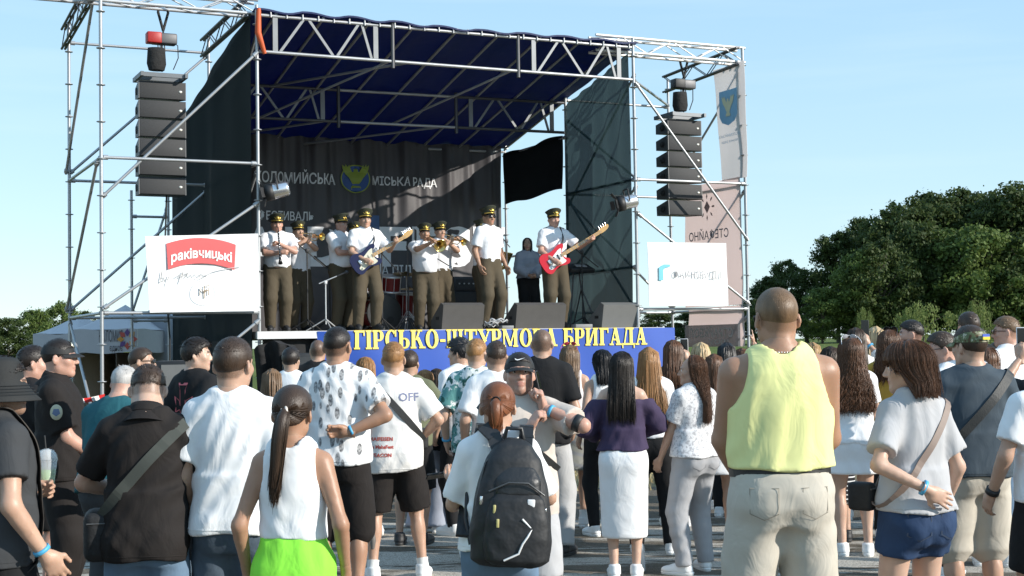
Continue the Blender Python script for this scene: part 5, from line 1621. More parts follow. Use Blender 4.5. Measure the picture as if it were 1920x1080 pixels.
for seg in ([(300, 530), (303, 508), (300, 524), (307, 519), (308, 526), (301, 528)], [(309, 518), (312, 526), (317, 516), (311, 536)], [(330, 520), (342, 512), (352, 513), (336, 520), (342, 510), (338, 530)], [(347, 520), (352, 514), (354, 520), (360, 513), (362, 519), (369, 512), (372, 518), (381, 511), (386, 516), (398, 510), (420, 505), (450, 500)], [(366, 523), (378, 516), (386, 518), (372, 524)]):
    q.tube([SP(hit_t(*p_, TS)[0], TS - 0.03, hit_t(*p_, TS)[1]) for p_ in seg], 0.005, 5)
q.build('signature', rt_, sg, fix=False)
disc_on(TS, 382, 549, 24, mat('circle_grey', (0.62, 0.61, 0.6), 0.7), 'monogram_ring', sg, 0.026, inner=0.965, wave=False)
q = MB()
for seg in ([(374, 554), (374, 540), (382, 550), (390, 540), (390, 554)], [(382, 560), (382, 536), (392, 536)], [(382, 545), (389, 545)]):
    q.tube([SP(hit_t(*p_, TS)[0], TS - 0.03, hit_t(*p_, TS)[1]) for p_ in seg], 0.007, 5)
q.build('monogram', mat('thin_brown', (0.35, 0.27, 0.18), 0.7), sg, fix=False)
sg2 = quad_sign([(1214, 454), (1361, 456), (1366, 573), (1218, 574)], TS, 'white sponsor sign with grey lettering on the right tower')
place_text('ФАЙНОБУД 1', 1261, 1350, 508, 522, TS, sg2, mat('sign_grey', (0.25, 0.25, 0.26), 0.7), -0.008, wave=False, lift=0.03)
poly_on(TS, 1245, 512, [(-11, -14), (-3, -14), (-3, 6), (2, 10), (10, 12), (10, 16), (-2, 16), (-11, 10)], 1.0, mat('teal_logo', (0.15, 0.48, 0.58), 0.6), 'logo', sg2, 0.028, wave=False)

# ------------------------------------------------------------------ flags hung in the end of the right tower, seen from inside (reversed)
flag_m = net_mat('flag_cloth', (0.62, 0.53, 0.52), (0.80, 0.70, 0.68), 0.05, 0.75)
flag_w = net_mat('flag_white', (0.60, 0.58, 0.58), (0.78, 0.76, 0.76), 0.05, 0.65)
flag_g = net_mat('flag_grey', (0.16, 0.17, 0.18), (0.22, 0.24, 0.26), 0.05, 0.4)
def hang(px_tl, py_t, px_r, py_b, m, label, sF=SR - 0.06, slant=0):
    t1, zt_ = hit_s(px_tl, py_t, sF); t0, _ = hit_s(px_r, py_t, sF); _, zb_ = hit_s((px_tl + px_r) / 2, py_b, sF)
    fn = lambda u, v: SP(sF + 0.015 * math.sin(u * 5 + v * 4) + 0.008 * math.sin(v * 9), t0 + (t1 - t0) * (u if v > 0.99 else u * (1 - slant * (1 - v))), zb_ + v * (zt_ - zb_))
    o = sheet('hanging_flag', fn, 20, 24, m, label, 'flag', SU * 0.004, 'flags on the right tower')
    return o, (t0, t1, zb_, zt_, sF)
def mirror_text(body, fr, v0, v1, x0, x1, m, parent, off=0.0):
    """letters read from outside the tower: text x runs towards the back of the stage"""
    t0, t1, zb_, zt_, sF = fr
    me = text_mesh(body, 1.0, offset=off, align='LEFT', res=3)
    co = np.empty(len(me.vertices) * 3, np.float32); me.vertices.foreach_get('co', co); co = co.reshape(-1, 3); mn, mxx = co.min(0), co.max(0)
    W = (x1 - x0) * (t1 - t0) / (mxx[0] - mn[0]); Hh = (v1 - v0) * (zt_ - zb_) / 0.73
    warp(me, lambda x, y, z: SP(sF - 0.065, t0 + x0 * (t1 - t0) + (x - mn[0]) * W, zb_ + v0 * (zt_ - zb_) + y * Hh))
    return link('lettering', me, parent, m)
dkl = mat('flag_letter', (0.20, 0.17, 0.19), 0.7); dbl = mat('flag_blue', (0.20, 0.38, 0.52), 0.7)
fo, fr_ = hang(1336, 132, 1396, 338, flag_w, 'tall white flag with blue eagle shield, topmost on the right tower', slant=0.25)
t0, t1, zb_, zt_, sF = fr_
cc = SP(sF - 0.07, t0 + (t1 - t0) * 0.42, zb_ + 0.63 * (zt_ - zb_)); kk_ = 0.0105
sh_ = [(-25, 27), (25, 27), (25, -14), (18, -24), (0, -30), (-18, -24), (-25, -14)]
q = MB(); q.add([cc + SB * (x * kk_) + Vector((0, 0, z * kk_)) for x, z in sh_], [tuple(range(7))]); q.build('shield', dbl, fo, fix=False)
from mathutils.geometry import tessellate_polygon as _tess
q = MB(); q.add([cc - SU * 0.006 + SB * (x * kk_ * .72) + Vector((0, 0, z * kk_ * .72)) for x, z in eagle], [tuple(f) for f in _tess([[Vector((x, z, 0)) for x, z in eagle]])]); q.build('eagle', mat('flag_gold', (0.55, 0.53, 0.34), 0.7), fo, fix=False)
mirror_text('КОЛОМИЙСЬКА', fr_, 0.37, 0.395, 0.1, 0.75, dbl, fo); mirror_text('міська рада', fr_, 0.32, 0.345, 0.15, 0.65, dbl, fo)
fo, fr_ = hang(1282, 352, 1388, 574, flag_m, 'pink flag with a sun mark and reversed lettering behind the white sign')
mirror_text('СТЕФАЙНО', fr_, 0.54, 0.61, 0.16, 0.86, dkl, fo, 0.012)
t0, t1, zb_, zt_, sF = fr_
q = MB(); cc = SP(sF - 0.07, t0 + (t1 - t0) * 0.52, zb_ + 0.80 * (zt_ - zb_))
for i in range(8):
    a = i * math.pi / 4; r0, r1 = 0.13, 0.24
    d1 = SB * math.cos(a) + Vector((0, 0, math.sin(a))); d2 = SB * -math.sin(a) + Vector((0, 0, math.cos(a)))
    q.add([cc + d1 * r0, cc + d1 * (r0 + r1) / 2 + d2 * 0.022, cc + d1 * r1, cc + d1 * (r0 + r1) / 2 - d2 * 0.022], [(0, 1, 2, 3)])
q.add([cc + SB * .09, cc + Vector((0, 0, .11)), cc - SB * .09, cc - Vector((0, 0, .11))], [(0, 1, 2, 3)])
q.build('sun_mark', mat('sun_mark', (0.45, 0.25, 0.22), 0.7), fo, fix=False)
fo, fr_ = hang(1290, 578, 1394, 650, flag_m, 'lowest flag, pink over grey with reversed lettering, under the white sign')
t0, t1, zb_, zt_, sF = fr_
q = MB(); q.grid(lambda u, v: SP(sF - 0.075, t0 + (t1 - t0) * u, zb_ + 0.55 * v * (zt_ - zb_)), 4, 2); q.build('grey_panel', flag_g, fo, fix=False)
for nm in (('СТРАЙКБОЛ', 0.24, 0.46, 0.12, 0.9), ('ШОУ', 0.06, 0.18, 0.2, 0.55)):
    o = mirror_text(nm[0], fr_, nm[1], nm[2], nm[3], nm[4], mat('flag_letter_pale', (0.42, 0.41, 0.41), 0.7), fo, 0.015); o.location = -SU * 0.02
# ------------------------------------------------------------------ loudspeaker columns and hoists
grille = mat('grille_grey', (0.030, 0.030, 0.031), 0.7, var=0.15, scale=30, bump=0.3, bscale=300, bdist=0.003)
cabm = mat('cabinet_black', (0.012, 0.012, 0.013), 0.5, var=0.2)
badge_m = mat('badge', (0.7, 0.69, 0.62), 0.4, 0.3)
_arr = {}
def make_array(px, top_py, t, label, first_top):
    s0, _ = hit_t(px, 250, t)
    z0 = first_top
    root = empty('line_array', SP(s0, t, z0 - 6 * 0.268), SROT); tag(root, label, 'speaker', 'line arrays hanging in the towers')
    if not _arr:
        q = MB(); w, d, hh = 0.325, 0.42, 0.125
        # trapezoid cabinet, narrower at the back in height
        q.add([(-w, 0, -hh), (w, 0, -hh), (w, 0, hh), (-w, 0, hh), (-w * .9, d, -hh * .62), (w * .9, d, -hh * .62), (w * .9, d, hh * .62), (-w * .9, d, hh * .62)], [(0, 1, 2, 3), (5, 4, 7, 6), (4, 0, 3, 7), (1, 5, 6, 2), (3, 2, 6, 7), (4, 5, 1, 0)])
        _arr['c'] = q.mesh('cabinet'); _arr['c'].materials.append(cabm)
        q = MB(); q.rbox((0, -0.012, 0), (w - 0.012, 0.012, hh - 0.006), 0.006); _arr['g'] = q.mesh('grille'); _arr['g'].materials.append(grille)
        q = MB()
        for k in (-1, 1): q.box((k * (w - 0.004), -0.006, 0), (0.007, 0.015, hh - 0.002))
        _arr['e'] = q.mesh('side_rail'); _arr['e'].materials.append(mat('rail_grey', (0.10, 0.10, 0.10), 0.5))
        q = MB(); q.lathe([(0.018, 0), (0.018, 0.004), (0, 0.005)], 12, Matrix.Translation((w - 0.075, -0.0245, -0.01)) @ Matrix.Rotation(rad(90), 4, 'X') @ Matrix.Diagonal((1.4, 1, 1, 1))); _arr['b'] = q.mesh('badge'); _arr['b'].materials.append(badge_m)
        q = MB(); q.lathe([(0.055, 0), (0.05, 0.012), (0.03, 0.012)], 16, Matrix.Translation((-w * 0.965, 0.2, 0)) @ Matrix.Rotation(rad(-90), 4, 'Y')); q.box((-w * 0.97, 0.2, 0), (0.012, 0.04, 0.012)); _arr['h'] = q.mesh('handle'); _arr['h'].materials.append(rubber)
        q = MB()
        for x in (-w + .02, w - .02): q.box((x, 0.14, 0.06), (0.02, 0.30, 0.03))
        for y in (-0.1, 0.2, 0.42): q.box((0, y, 0.06), (w, 0.02, 0.03))
        _arr['f'] = q.mesh('rigging_frame'); _arr['f'].materials.append(mat('rig_grey', (0.14, 0.15, 0.16), 0.45, 0.4))
    for k in range(6):
        z = 6 * 0.268 - 0.134 - k * 0.268
        c = link('cabinet', _arr['c'], root); c.location = (0, 0.02 + 0.004 * k * k * 0.2, z); c.rotation_euler = (rad(-0.8 * k), 0, 0)
        link('grille', _arr['g'], c); link('side_rail', _arr['e'], c); link('badge', _arr['b'], c); link('handle', _arr['h'], c)
    fr = link('rigging_frame', _arr['f'], root); fr.location = (0, 0, 6 * 0.268)
    return root, s0, z0
def make_hoist(s0, t, z_bot, z_beam, label, red):
    r = empty('chain_hoist', SP(s0, t, z_bot), SROT); tag(r, label, 'hoist', 'chain hoists')
    hz = z_bot + 0.48
    q = MB(); q.rbox((0.03, 0.0, hz), (0.17, 0.09, 0.075), 0.02); q.build('motor', mat('motor_grey', (0.10, 0.10, 0.105), 0.5, 0.3), r)
    q = MB(); q.rbox((-0.12, -0.03, hz), (0.10, 0.085, 0.077), 0.015); q.build('motor_cover', mat('motor_red', (0.36, 0.018, 0.015), 0.45) if red else black_p, r)
    q = MB()
    for k in range(4): q.tube([(-0.06 + 0.03 * k, -0.02, hz - 0.07), (-0.05 + 0.03 * k, -0.02, z_bot + 0.3)], 0.009, 6)
    q.tube([(0.0, 0, z_bot + 0.02), (0.0, 0, hz - 0.05)], 0.012, 6); q.build('chain', dark_steel, r)
    q = MB(); q.lathe([(0.11, 0.03), (0.135, 0.12), (0.125, 0.28), (0.12, 0.34), (0.10, 0.34), (0.09, 0.2)], 14, Matrix.Translation((-0.08, -0.02, z_bot)) @ Matrix.Diagonal((1, .8, 1, 1))); q.build('chain_bag', mat('bag_black', (0.012, 0.012, 0.012), 0.85, bump=0.8, bscale=18, bdist=0.02), r)
    q = MB()
    for k in (-1, 1): q.tube([(0.02, 0, hz + 0.12), (0.02 + k * 0.07, 0, hz + 0.38), (0.02 + k * 0.05, 0, z_beam - z_bot + z_bot)], 0.02, 6)
    q.tube([(0.02, 0, hz + 0.06), (0.02, 0, hz + 0.14)], 0.014, 6)
    q.build('sling', rubber, r)
    for c in r.children:
        c.location.z -= z_bot
    q = MB(); q.tube([(0.12, 0.05, 0.5), (0.24, 0.08, 0.42), (0.25, 0.1, 0.25), (0.18, 0.1, 0.08)], 0.008, 6); q.build('cable', rubber, r)
    return r
aL, sA_, zA_ = make_array(305, 148, 0.32, 'hanging column of six black speakers in the left tower', 5.45)
make_hoist(sA_, 0.34, 5.56, 6.50, 'red and grey chain hoist above the left speaker column', True)
aR, sA_, zA_ = make_array(1284, 208, 0.34, 'hanging column of six black speakers in the right tower', 5.38)
make_hoist(sA_, 0.36, 5.48, 6.44, 'black chain hoist above the right speaker column', False)
cb = MB()
p0 = aL.location
cb.tube([p0 + Vector((0, 0.2, 0.02)), p0 + Vector((-0.05, 0.25, -1.0)), p0 + Vector((0.03, 0.22, -2.0)), p0 + Vector((0.0, 0.2, -3.6))], 0.012, 6)
tag(cb.build('speaker_cable', rubber), 'black cable hanging down below the left speaker column', 'cable')

# ------------------------------------------------------------------ floodlights
def floodlight(px, py, t, label, face):
    s0, z0 = hit_t(px, py, t)
    r = empty('stage_light', SP(s0, t, z0), SROT); tag(r, label, 'stage light', 'stage lights on the posts')
    M_ = Matrix.Rotation(rad(face), 4, 'Z') @ Matrix.Rotation(rad(12), 4, 'Y') @ Matrix.Rotation(rad(90), 4, 'Y')
    q = MB(); q.lathe([(0.0, -0.20), (0.08, -0.20), (0.105, -0.17), (0.108, -0.02), (0.115, 0.0), (0.115, 0.12), (0.10, 0.125)], 20, M_, caps=False); q.build('housing', mat('chrome', (0.70, 0.70, 0.72), 0.22, 0.9, var=0.1), r)
    q = MB(); q.lathe([(0.118, 0.02), (0.122, 0.02), (0.122, 0.135), (0.118, 0.135)], 20, M_); q.build('front_ring', black_p, r)
    q = MB(); q.lathe([(0.112, 0.11), (0.0, 0.10)], 20, M_, caps=False); q.build('lens', mat('lens_pale', (0.55, 0.54, 0.48), 0.2), r)
    for k in range(4):
        d = MB(); a = k * math.pi / 2
        d.box(M_ @ Vector((math.cos(a) * 0.145, math.sin(a) * 0.145, 0.17)), (0.07, 0.004, 0.045), (M_.to_3x3() @ Matrix.Rotation(a + math.pi / 2, 3, 'Z') @ Matrix.Rotation(rad(62), 3, 'X'))); d.build('barn_door', black_p, r)
    q = MB(); q.tube([M_ @ Vector((0.0, 0.125, -0.05)), M_ @ Vector((-0.2, 0.13, -0.05)), M_ @ Vector((-0.2, -0.13, -0.05)), M_ @ Vector((0.0, -0.125, -0.05))], 0.012, 6); q.build('yoke', black_p, r)
floodlight(516, 358, -0.18, 'chrome stage light clamped to the left front post', 160)
floodlight(1172, 380, -0.18, 'chrome stage light clamped to the right front post', 165)

# ------------------------------------------------------------------ monitors, amplifiers, drum kit, stands
def wedge(px0, px1, t, label, m, hz=0.40):
    sa, _ = hit_t(px0, 600, t); sb, _ = hit_t(px1, 600, t)
    w = (sb - sa) / 2
    r = empty('stage_monitor', SP((sa + sb) / 2, t, DECK + 0.002), SROT); tag(r, label, 'monitor speaker', 'wedge monitors on the stage front')
    prof = [(0.0, 0.0), (-0.08, 0.36), (0.02, 0.40), (0.42, 0.14), (0.42, 0.0)]
    q = MB(); n = len(prof)
    q.add([(-w, y, z) for y, z in prof] + [(w, y, z) for y, z in prof], [tuple(range(n)), tuple(range(n, 2 * n))[::-1]] + [(i, n + i, n + (i + 1) % n, (i + 1) % n) for i in range(n)])
    q.build('cabinet', m, r)
    q = MB(); q.add([(-w + 0.02, 0.035, 0.40), (w - 0.02, 0.035, 0.40), (w - 0.02, 0.41, 0.155), (-w + 0.02, 0.41, 0.155)], [(0, 1, 2, 3)]); q.add([(-w + 0.02, 0.03, 0.392), (w - 0.02, 0.03, 0.392), (w - 0.02, 0.40, 0.147), (-w + 0.02, 0.40, 0.147)], [(3, 2, 1, 0)]); q.build('grille', grille, r)
    for k in (-1, 1):
        q = MB(); q.box((k * (w + 0.002), 0.16, 0.17), (0.004, 0.055, 0.022)); q.build('handle', rubber, r)
    return r
wm = mat('wedge_grey', (0.075, 0.070, 0.066), 0.6, var=0.15, bump=0.15, bscale=80); wm2 = mat('wedge_pale', (0.14, 0.14, 0.135), 0.55, var=0.1, bump=0.1, bscale=90)
wedge(828, 905, 0.05, 'dark grey wedge monitor before the singer, nearest the stage middle', wm)
wedge(966, 1058, 0.05, 'dark grey wedge monitor before the red bass guitar', wm)
wedge(1128, 1195, 0.05, 'paler grey wedge monitor at the right end of the stage', wm2)
def stage_box(name, px0, px1, z0, z1, t, d, m, label, cat):
    sa, _ = hit_t(px0, 600, t); sb, _ = hit_t(px1, 600, t)
    r = empty(name, SP((sa + sb) / 2, t + d / 2, z0), SROT); tag(r, label, cat)
    w = (sb - sa) / 2
    q = MB(); q.rbox((0, 0, (z1 - z0) / 2), (w, d / 2, (z1 - z0) / 2), 0.015); q.build('cabinet', m, r)
    q = MB(); q.box((0, -d / 2 - 0.004, (z1 - z0) / 2), (w - 0.04, 0.006, (z1 - z0) / 2 - 0.04)); q.build('grille', grille, r)
    return r, w, d, z1 - z0
r_, w_, d_, h_ = stage_box('amplifier', 848, 925, DECK + 0.002, DECK + 0.72, 3.6, 0.4, cabm, 'black guitar amplifier cabinet on stage behind the trombone players', 'amplifier')
r_, w_, d_, h_ = stage_box('small_amplifier', 852, 920, DECK + 0.725, DECK + 0.98, 3.6, 0.35, mat('amp_head', (0.03, 0.03, 0.035), 0.45), 'small amplifier head standing on the black cabinet', 'amplifier')
for k in range(6):
    q = MB(); q.lathe([(0.014, 0), (0.012, 0.02), (0, 0.02)], 10, Matrix.Translation((-w_ + 0.1 + k * 0.09, -d_ / 2 - 0.01, 0.13)) @ Matrix.Rotation(rad(90), 4, 'X')); q.build('knob', alu, r_)

def mic_stand(px, t, hgt, label, boom=None, m=black_p, base='tripod', rx_=0.0):
    s0, _ = hit_t(px, 600, t)
    r = empty('microphone_stand', SP(s0, t, DECK + 0.002), SROT); tag(r, label, 'mic stand', 'microphone stands on stage')
    q = MB(); q.tube([(0, 0, 0.1), (0, 0, hgt)], 0.011, 8); q.build('pole', m, r)
    for k in range(3):
        a = k * 2.094 + 0.5
        MB().tube([(0, 0, 0.18), (math.cos(a) * 0.30, math.sin(a) * 0.30, 0.008)], 0.010, 6).build('leg', m, r)
    end = Vector((0, 0, hgt)); dr = Vector((0, -0.4, 0.9))
    if boom:
        b0, b1 = Vector(boom[0]) + end, Vector(boom[1]) + end
        MB().tube([b0, b1], 0.009, 6).build('boom', m, r); end = b1; dr = (b1 - b0).normalized()
        q = MB(); q.rbox((0, 0, hgt), (0.022, 0.022, 0.03), 0.006); q.build('clutch', m, r)
    dr = dr.normalized()
    q = MB(); q.lathe([(0.010, 0), (0.013, 0.10), (0.017, 0.13), (0.026, 0.14), (0.027, 0.165), (0.018, 0.188), (0, 0.192)], 12, Matrix.Translation(end) @ dr.to_track_quat('Z', 'Y').to_matrix().to_4x4()); q.build('microphone', mat('mic_grey', (0.06, 0.06, 0.065), 0.4, 0.5), r)
    return r
mic_stand(577, 0.75, 1.20, 'black boom stand between the trumpeter and the clarinettists', ((0.35, 0.0, -0.30), (-0.42, 0.05, 0.34)))
mic_stand(611, 0.55, 0.72, 'short chrome stand at the front edge near the stage left', ((-0.1, 0, -0.02), (0.16, -0.05, 0.09)), alu)
mic_stand(619, 1.2, 0.98, 'thin stand holding a small microphone before the clarinettist', ((0.1, 0, -0.1), (-0.10, 0, 0.05)))
mic_stand(717, 0.45, 1.18, 'boom stand before the blue guitarist reaching to his mouth', ((0.25, -0.15, -0.35), (-0.33, 0.25, 0.42)))
mic_stand(766, 1.4, 1.32, 'upright stand with a microphone between guitarist and trombone players', ((0.75, 0.1, -0.28), (0.02, 0, 0.10)), dark_steel)
mic_stand(952, 0.75, 1.40, 'straight stand before the singer in the middle', ((0.06, 0.0, -0.1), (-0.20, 0.05, 0.22)), dark_steel)
mic_stand(1093, 0.9, 1.25, 'boom stand right of the bass player reaching to his mouth', ((0.25, -0.1, -0.25), (-0.30, 0.1, 0.22)))

# music stand with console
s0, _ = hit_t(1087, 600, 1.1); r = empty('keyboard_stand', SP(s0, 1.1, DECK + 0.002), SROT); tag(r, 'black stand carrying a small console right of the bass player', 'stand')
for a, b_ in (((-0.18, 0, 0), (-0.10, 0, 0.95)), ((0.18, 0.1, 0), (0.0, 0, 0.95)), ((0.25, -0.2, 0), (0.02, 0, 0.7)), ((0.0, 0.25, 0), (0.05, 0, 0.7))): MB().tube([a, b_], 0.012, 6).build('leg', dark_steel, r)
q = MB(); q.rbox((0, 0, 1.0), (0.22, 0.16, 0.035), 0.01, Matrix.Rotation(rad(20), 3, 'X')); q.build('console', black_p, r)
q = MB(); q.box((0.02, -0.02, 1.04), (0.10, 0.05, 0.006), Matrix.Rotation(rad(20), 3, 'X')); q.build('control_panel', mat('panel_grey', (0.35, 0.36, 0.37), 0.5), r)

# drum kit
s0, zc = hit_t(716, 590, 1.7)
r = empty('drum_kit', SP(s0, 1.7, DECK + 0.002), SROT); tag(r, 'drum kit with dark red shells behind the guitarist', 'drum kit')
shell = mat('shell_red', (0.14, 0.012, 0.012), 0.3, 0.1, var=0.3); skinw = mat('drum_head', (0.36, 0.39, 0.38), 0.6, var=0.12, scale=4)
def drum(c, rr, dp, R, name, hm=skinw):
    M_ = Matrix.Translation(c) @ R
    q = MB(); q.lathe([(rr, 0), (rr, dp)], 28, M_, caps=False); o = q.build(name, shell, r)
    for z in (0, dp):
        q = MB(); q.lathe([(rr * 1.0, z - 0.015), (rr * 1.045, z - 0.015), (rr * 1.045, z + 0.015), (rr, z + 0.015)], 28, M_); q.build('hoop', alu if rr < 0.25 else mat('hoop_black', (0.02, 0.02, 0.02), 0.4), o)
        q = MB(); q.lathe([(rr * 0.99, z), (0, z + (0.004 if z else -0.004))], 28, M_, caps=False); q.build('drum_head', hm, o)
    q = MB()
    for k in range(8):
        a = k * math.pi / 4; q.tube([M_ @ Vector((math.cos(a) * rr * 1.05, math.sin(a) * rr * 1.05, 0)), M_ @ Vector((math.cos(a) * rr * 1.05, math.sin(a) * rr * 1.05, dp))], 0.006, 6)
    q.build('tension_rods', alu, o)
RX = Matrix.Rotation(rad(-90), 4, 'X')
drum((0, -0.1, 0.29), 0.28, 0.42, RX, 'bass_drum')
drum((-0.15, 0.05, 0.64), 0.15, 0.22, Matrix.Rotation(rad(12), 4, 'X'), 'tom')
drum((0.16, 0.05, 0.64), 0.165, 0.24, Matrix.Rotation(rad(12), 4, 'X'), 'tom')
drum((0.58, 0.35, 0.25), 0.21, 0.36, Matrix.Rotation(rad(6), 4, 'X'), 'floor_tom')
drum((-0.45, 0.4, 0.55), 0.17, 0.14, Matrix.Rotation(rad(4), 4, 'X'), 'snare_drum')
brass = mat('cymbal', (0.50, 0.36, 0.12), 0.3, 0.9, var=0.15)
for c, rr, tl in (((0.42, -0.02, 0.92), 0.22, 12), ((0.50, 0.1, 0.68), 0.2, 5), ((-0.55, 0.2, 1.0), 0.2, 10)):
    q = MB(); q.lathe([(rr, -0.012), (rr * .5, 0.006), (0.05, 0.012), (0.03, 0.03), (0, 0.032)], 24, Matrix.Translation(c) @ Matrix.Rotation(rad(tl), 4, 'X')); q.build('cymbal', brass, r)
    q = MB(); q.tube([(c[0], c[1], c[2]), (c[0], c[1] + 0.02, 0.3)], 0.01, 8)
    for k in range(3):
        a = k * 2.094; q.tube([(c[0], c[1], 0.32), (c[0] + math.cos(a) * 0.25, c[1] + math.sin(a) * 0.25, 0.01)], 0.009, 6)
    q.build('cymbal_stand', alu, r)
q = MB(); q.tube([(-0.05, -0.12, 0.10), (0.05, -0.12, 0.10)], 0.001, 4)
q = MB(); q.lathe([(0.055, 0.0), (0.0, 0.001)], 18, Matrix.Translation((0.10, -0.128, 0.18)) @ Matrix.Rotation(rad(90), 4, 'X'), caps=False); q.build('port_hole', rubber, r)

# cable coils and boxes at the stage lip
s0, _ = hit_t(928, 600, 0.05); q = MB()
rr_ = random.Random(8)
for k in range(5):
    c = SP(s0 + rr_.uniform(-.08, .08), 0.05 + rr_.uniform(-.05, .05), DECK + 0.03 + 0.02 * k)
    q.tube([c + SU * math.cos(a) * 0.11 + SB * math.sin(a) * 0.08 + Vector((0, 0, 0.05 * abs(math.sin(a * 2 + k)))) for a in [i * 2 * math.pi / 16 for i in range(16)]], 0.010, 6, closed=True)
tag(q.build('cable_coil', mat('cable_pale', (0.42, 0.42, 0.42), 0.6)), 'tangle of pale cables on the stage lip at the singer', 'cable')
s0, _ = hit_t(1092, 606, 0.0); q = MB(); q.rbox(SP(s0, 0.02, DECK + 0.03), (0.15, 0.08, 0.03), 0.008, Rs); tag(q.build('pedal_box', mat('pedal_grey', (0.20, 0.20, 0.20), 0.6)), 'flat grey pedal box on the stage lip right of the bass player', 'pedal')
s0, _ = hit_t(950, 606, 0.0); q = MB(); q.rbox(SP(s0, 0.02, DECK + 0.025), (0.10, 0.07, 0.025), 0.008, Rs); tag(q.build('pedal_box', mat('pedal_grey', (0.20, 0.20, 0.20), 0.6)), 'small grey pedal box on the stage lip between the two dark monitors', 'pedal')

# ------------------------------------------------------------------ beside and below the stage
def ground_box(name, px0, px1, py0, py1, Y, d, label, cat, m, gm_):
    a = at(px0, py1, Y); b_ = at(px1, py0, Y)
    z1 = b_.z; w = (b_.x - a.x) / 2
    r = empty(name, ((a.x + b_.x) / 2, Y + d / 2, 0), rad(8)); tag(r, label, cat)
    q = MB(); q.rbox((0, 0, z1 / 2), (w, d / 2, z1 / 2), 0.02); q.build('cabinet', m, r)
    q = MB(); q.box((w * 0.1, -d / 2 - 0.006, z1 * 0.55), (w * 0.82, 0.008, z1 * 0.42)); q.build('grille', gm_, r)
    q = MB()
    for k in range(14): q.box((-w * 0.82, -d / 2 - 0.012, 0.15 + k * z1 / 16), (0.016, 0.006, 0.012))
    q.build('rivet_strip', mat('pedal_grey', (0.20, 0.20, 0.20), 0.6), r)
    return r
ground_box('subwoofer', 284, 372, 676, 830, 17.6, 0.7, 'grey fronted subwoofer on the ground at the left tower', 'speaker', cabm, mat('sub_grille', (0.16, 0.16, 0.155), 0.7, var=0.1, bump=0.2, bscale=150))
ground_box('flight_case', 525, 592, 662, 850, 17.9, 0.6, 'black flight case beside the left end of the stage front', 'case', mat('case_black', (0.022, 0.023, 0.024), 0.55), mat('case_panel', (0.05, 0.052, 0.054), 0.5))
q = MB()
def cov(u, v):
    a = at(478 + u * 78, 700, 18.5)
    return Vector((a.x, 18.4 + 0.25 * math.sin(v * 3) + 0.05 * math.sin(u * 14 + v * 3), v * (1.78 - 0.5 * (u - 0.45) ** 2) + 0.012 * math.sin(u * 17)))
q.grid(cov, 30, 20); q.grid(lambda u, v: cov(1 - u, v) + Vector((0, 0.5, -0.01)), 30, 20); q.grid(lambda u, v: cov(u, 1) + Vector((0, 0.5 * v, 0)), 30, 4)
tag(q.build('covered_equipment', mat('cover_black', (0.010, 0.010, 0.011), 0.8, bump=0.6, bscale=6, bdist=0.05)), 'equipment under a black cloth at the left end of the stage', 'cover')
# red and white barrier tape at the tower
tm_ = mat('barrier_tape', (0.8, 0.8, 0.8), 0.5)
nt, b = nd(tm_)
wv = nt.nodes.new('ShaderNodeTexWave'); wv.inputs['Scale'].default_value = 1.1; wv.bands_direction = 'DIAGONAL'
tc = nt.nodes.new('ShaderNodeTexCoord'); nt.links.new(tc.outputs['Object'], wv.inputs['Vector'])
nt.links.new(mixc(nt, ramp(nt, wv.outputs['Fac'], 0.48, 0.52), (0.78, 0.76, 0.74), (0.55, 0.03, 0.03)), b.inputs['Base Color'])
for k, (pa, pb, Y0, Y1, lbl) in enumerate((((110, 758), (196, 747), 17.5, 19.0, 'red and white barrier tape tied to the tower, upper strip'), ((100, 885), (330, 870), 17.0, 18.3, 'red and white barrier tape low across the tower foot'))):
    A_, B_ = at(*pa, Y0), at(*pb, Y1); q = MB()
    f_ = lambda u, v: A_.lerp(B_, u) + Vector((0, 0.01 * math.sin(u * 20), -0.10 * u * (1 - u) + 0.06 * v))
    q.grid(f_, 20, 1); q.grid(lambda u, v: f_(1 - u, v) + Vector((0, 0.002, 0)), 20, 1)
    tag(q.build('barrier_tape', tm_, None, fix=False), lbl, 'tape')
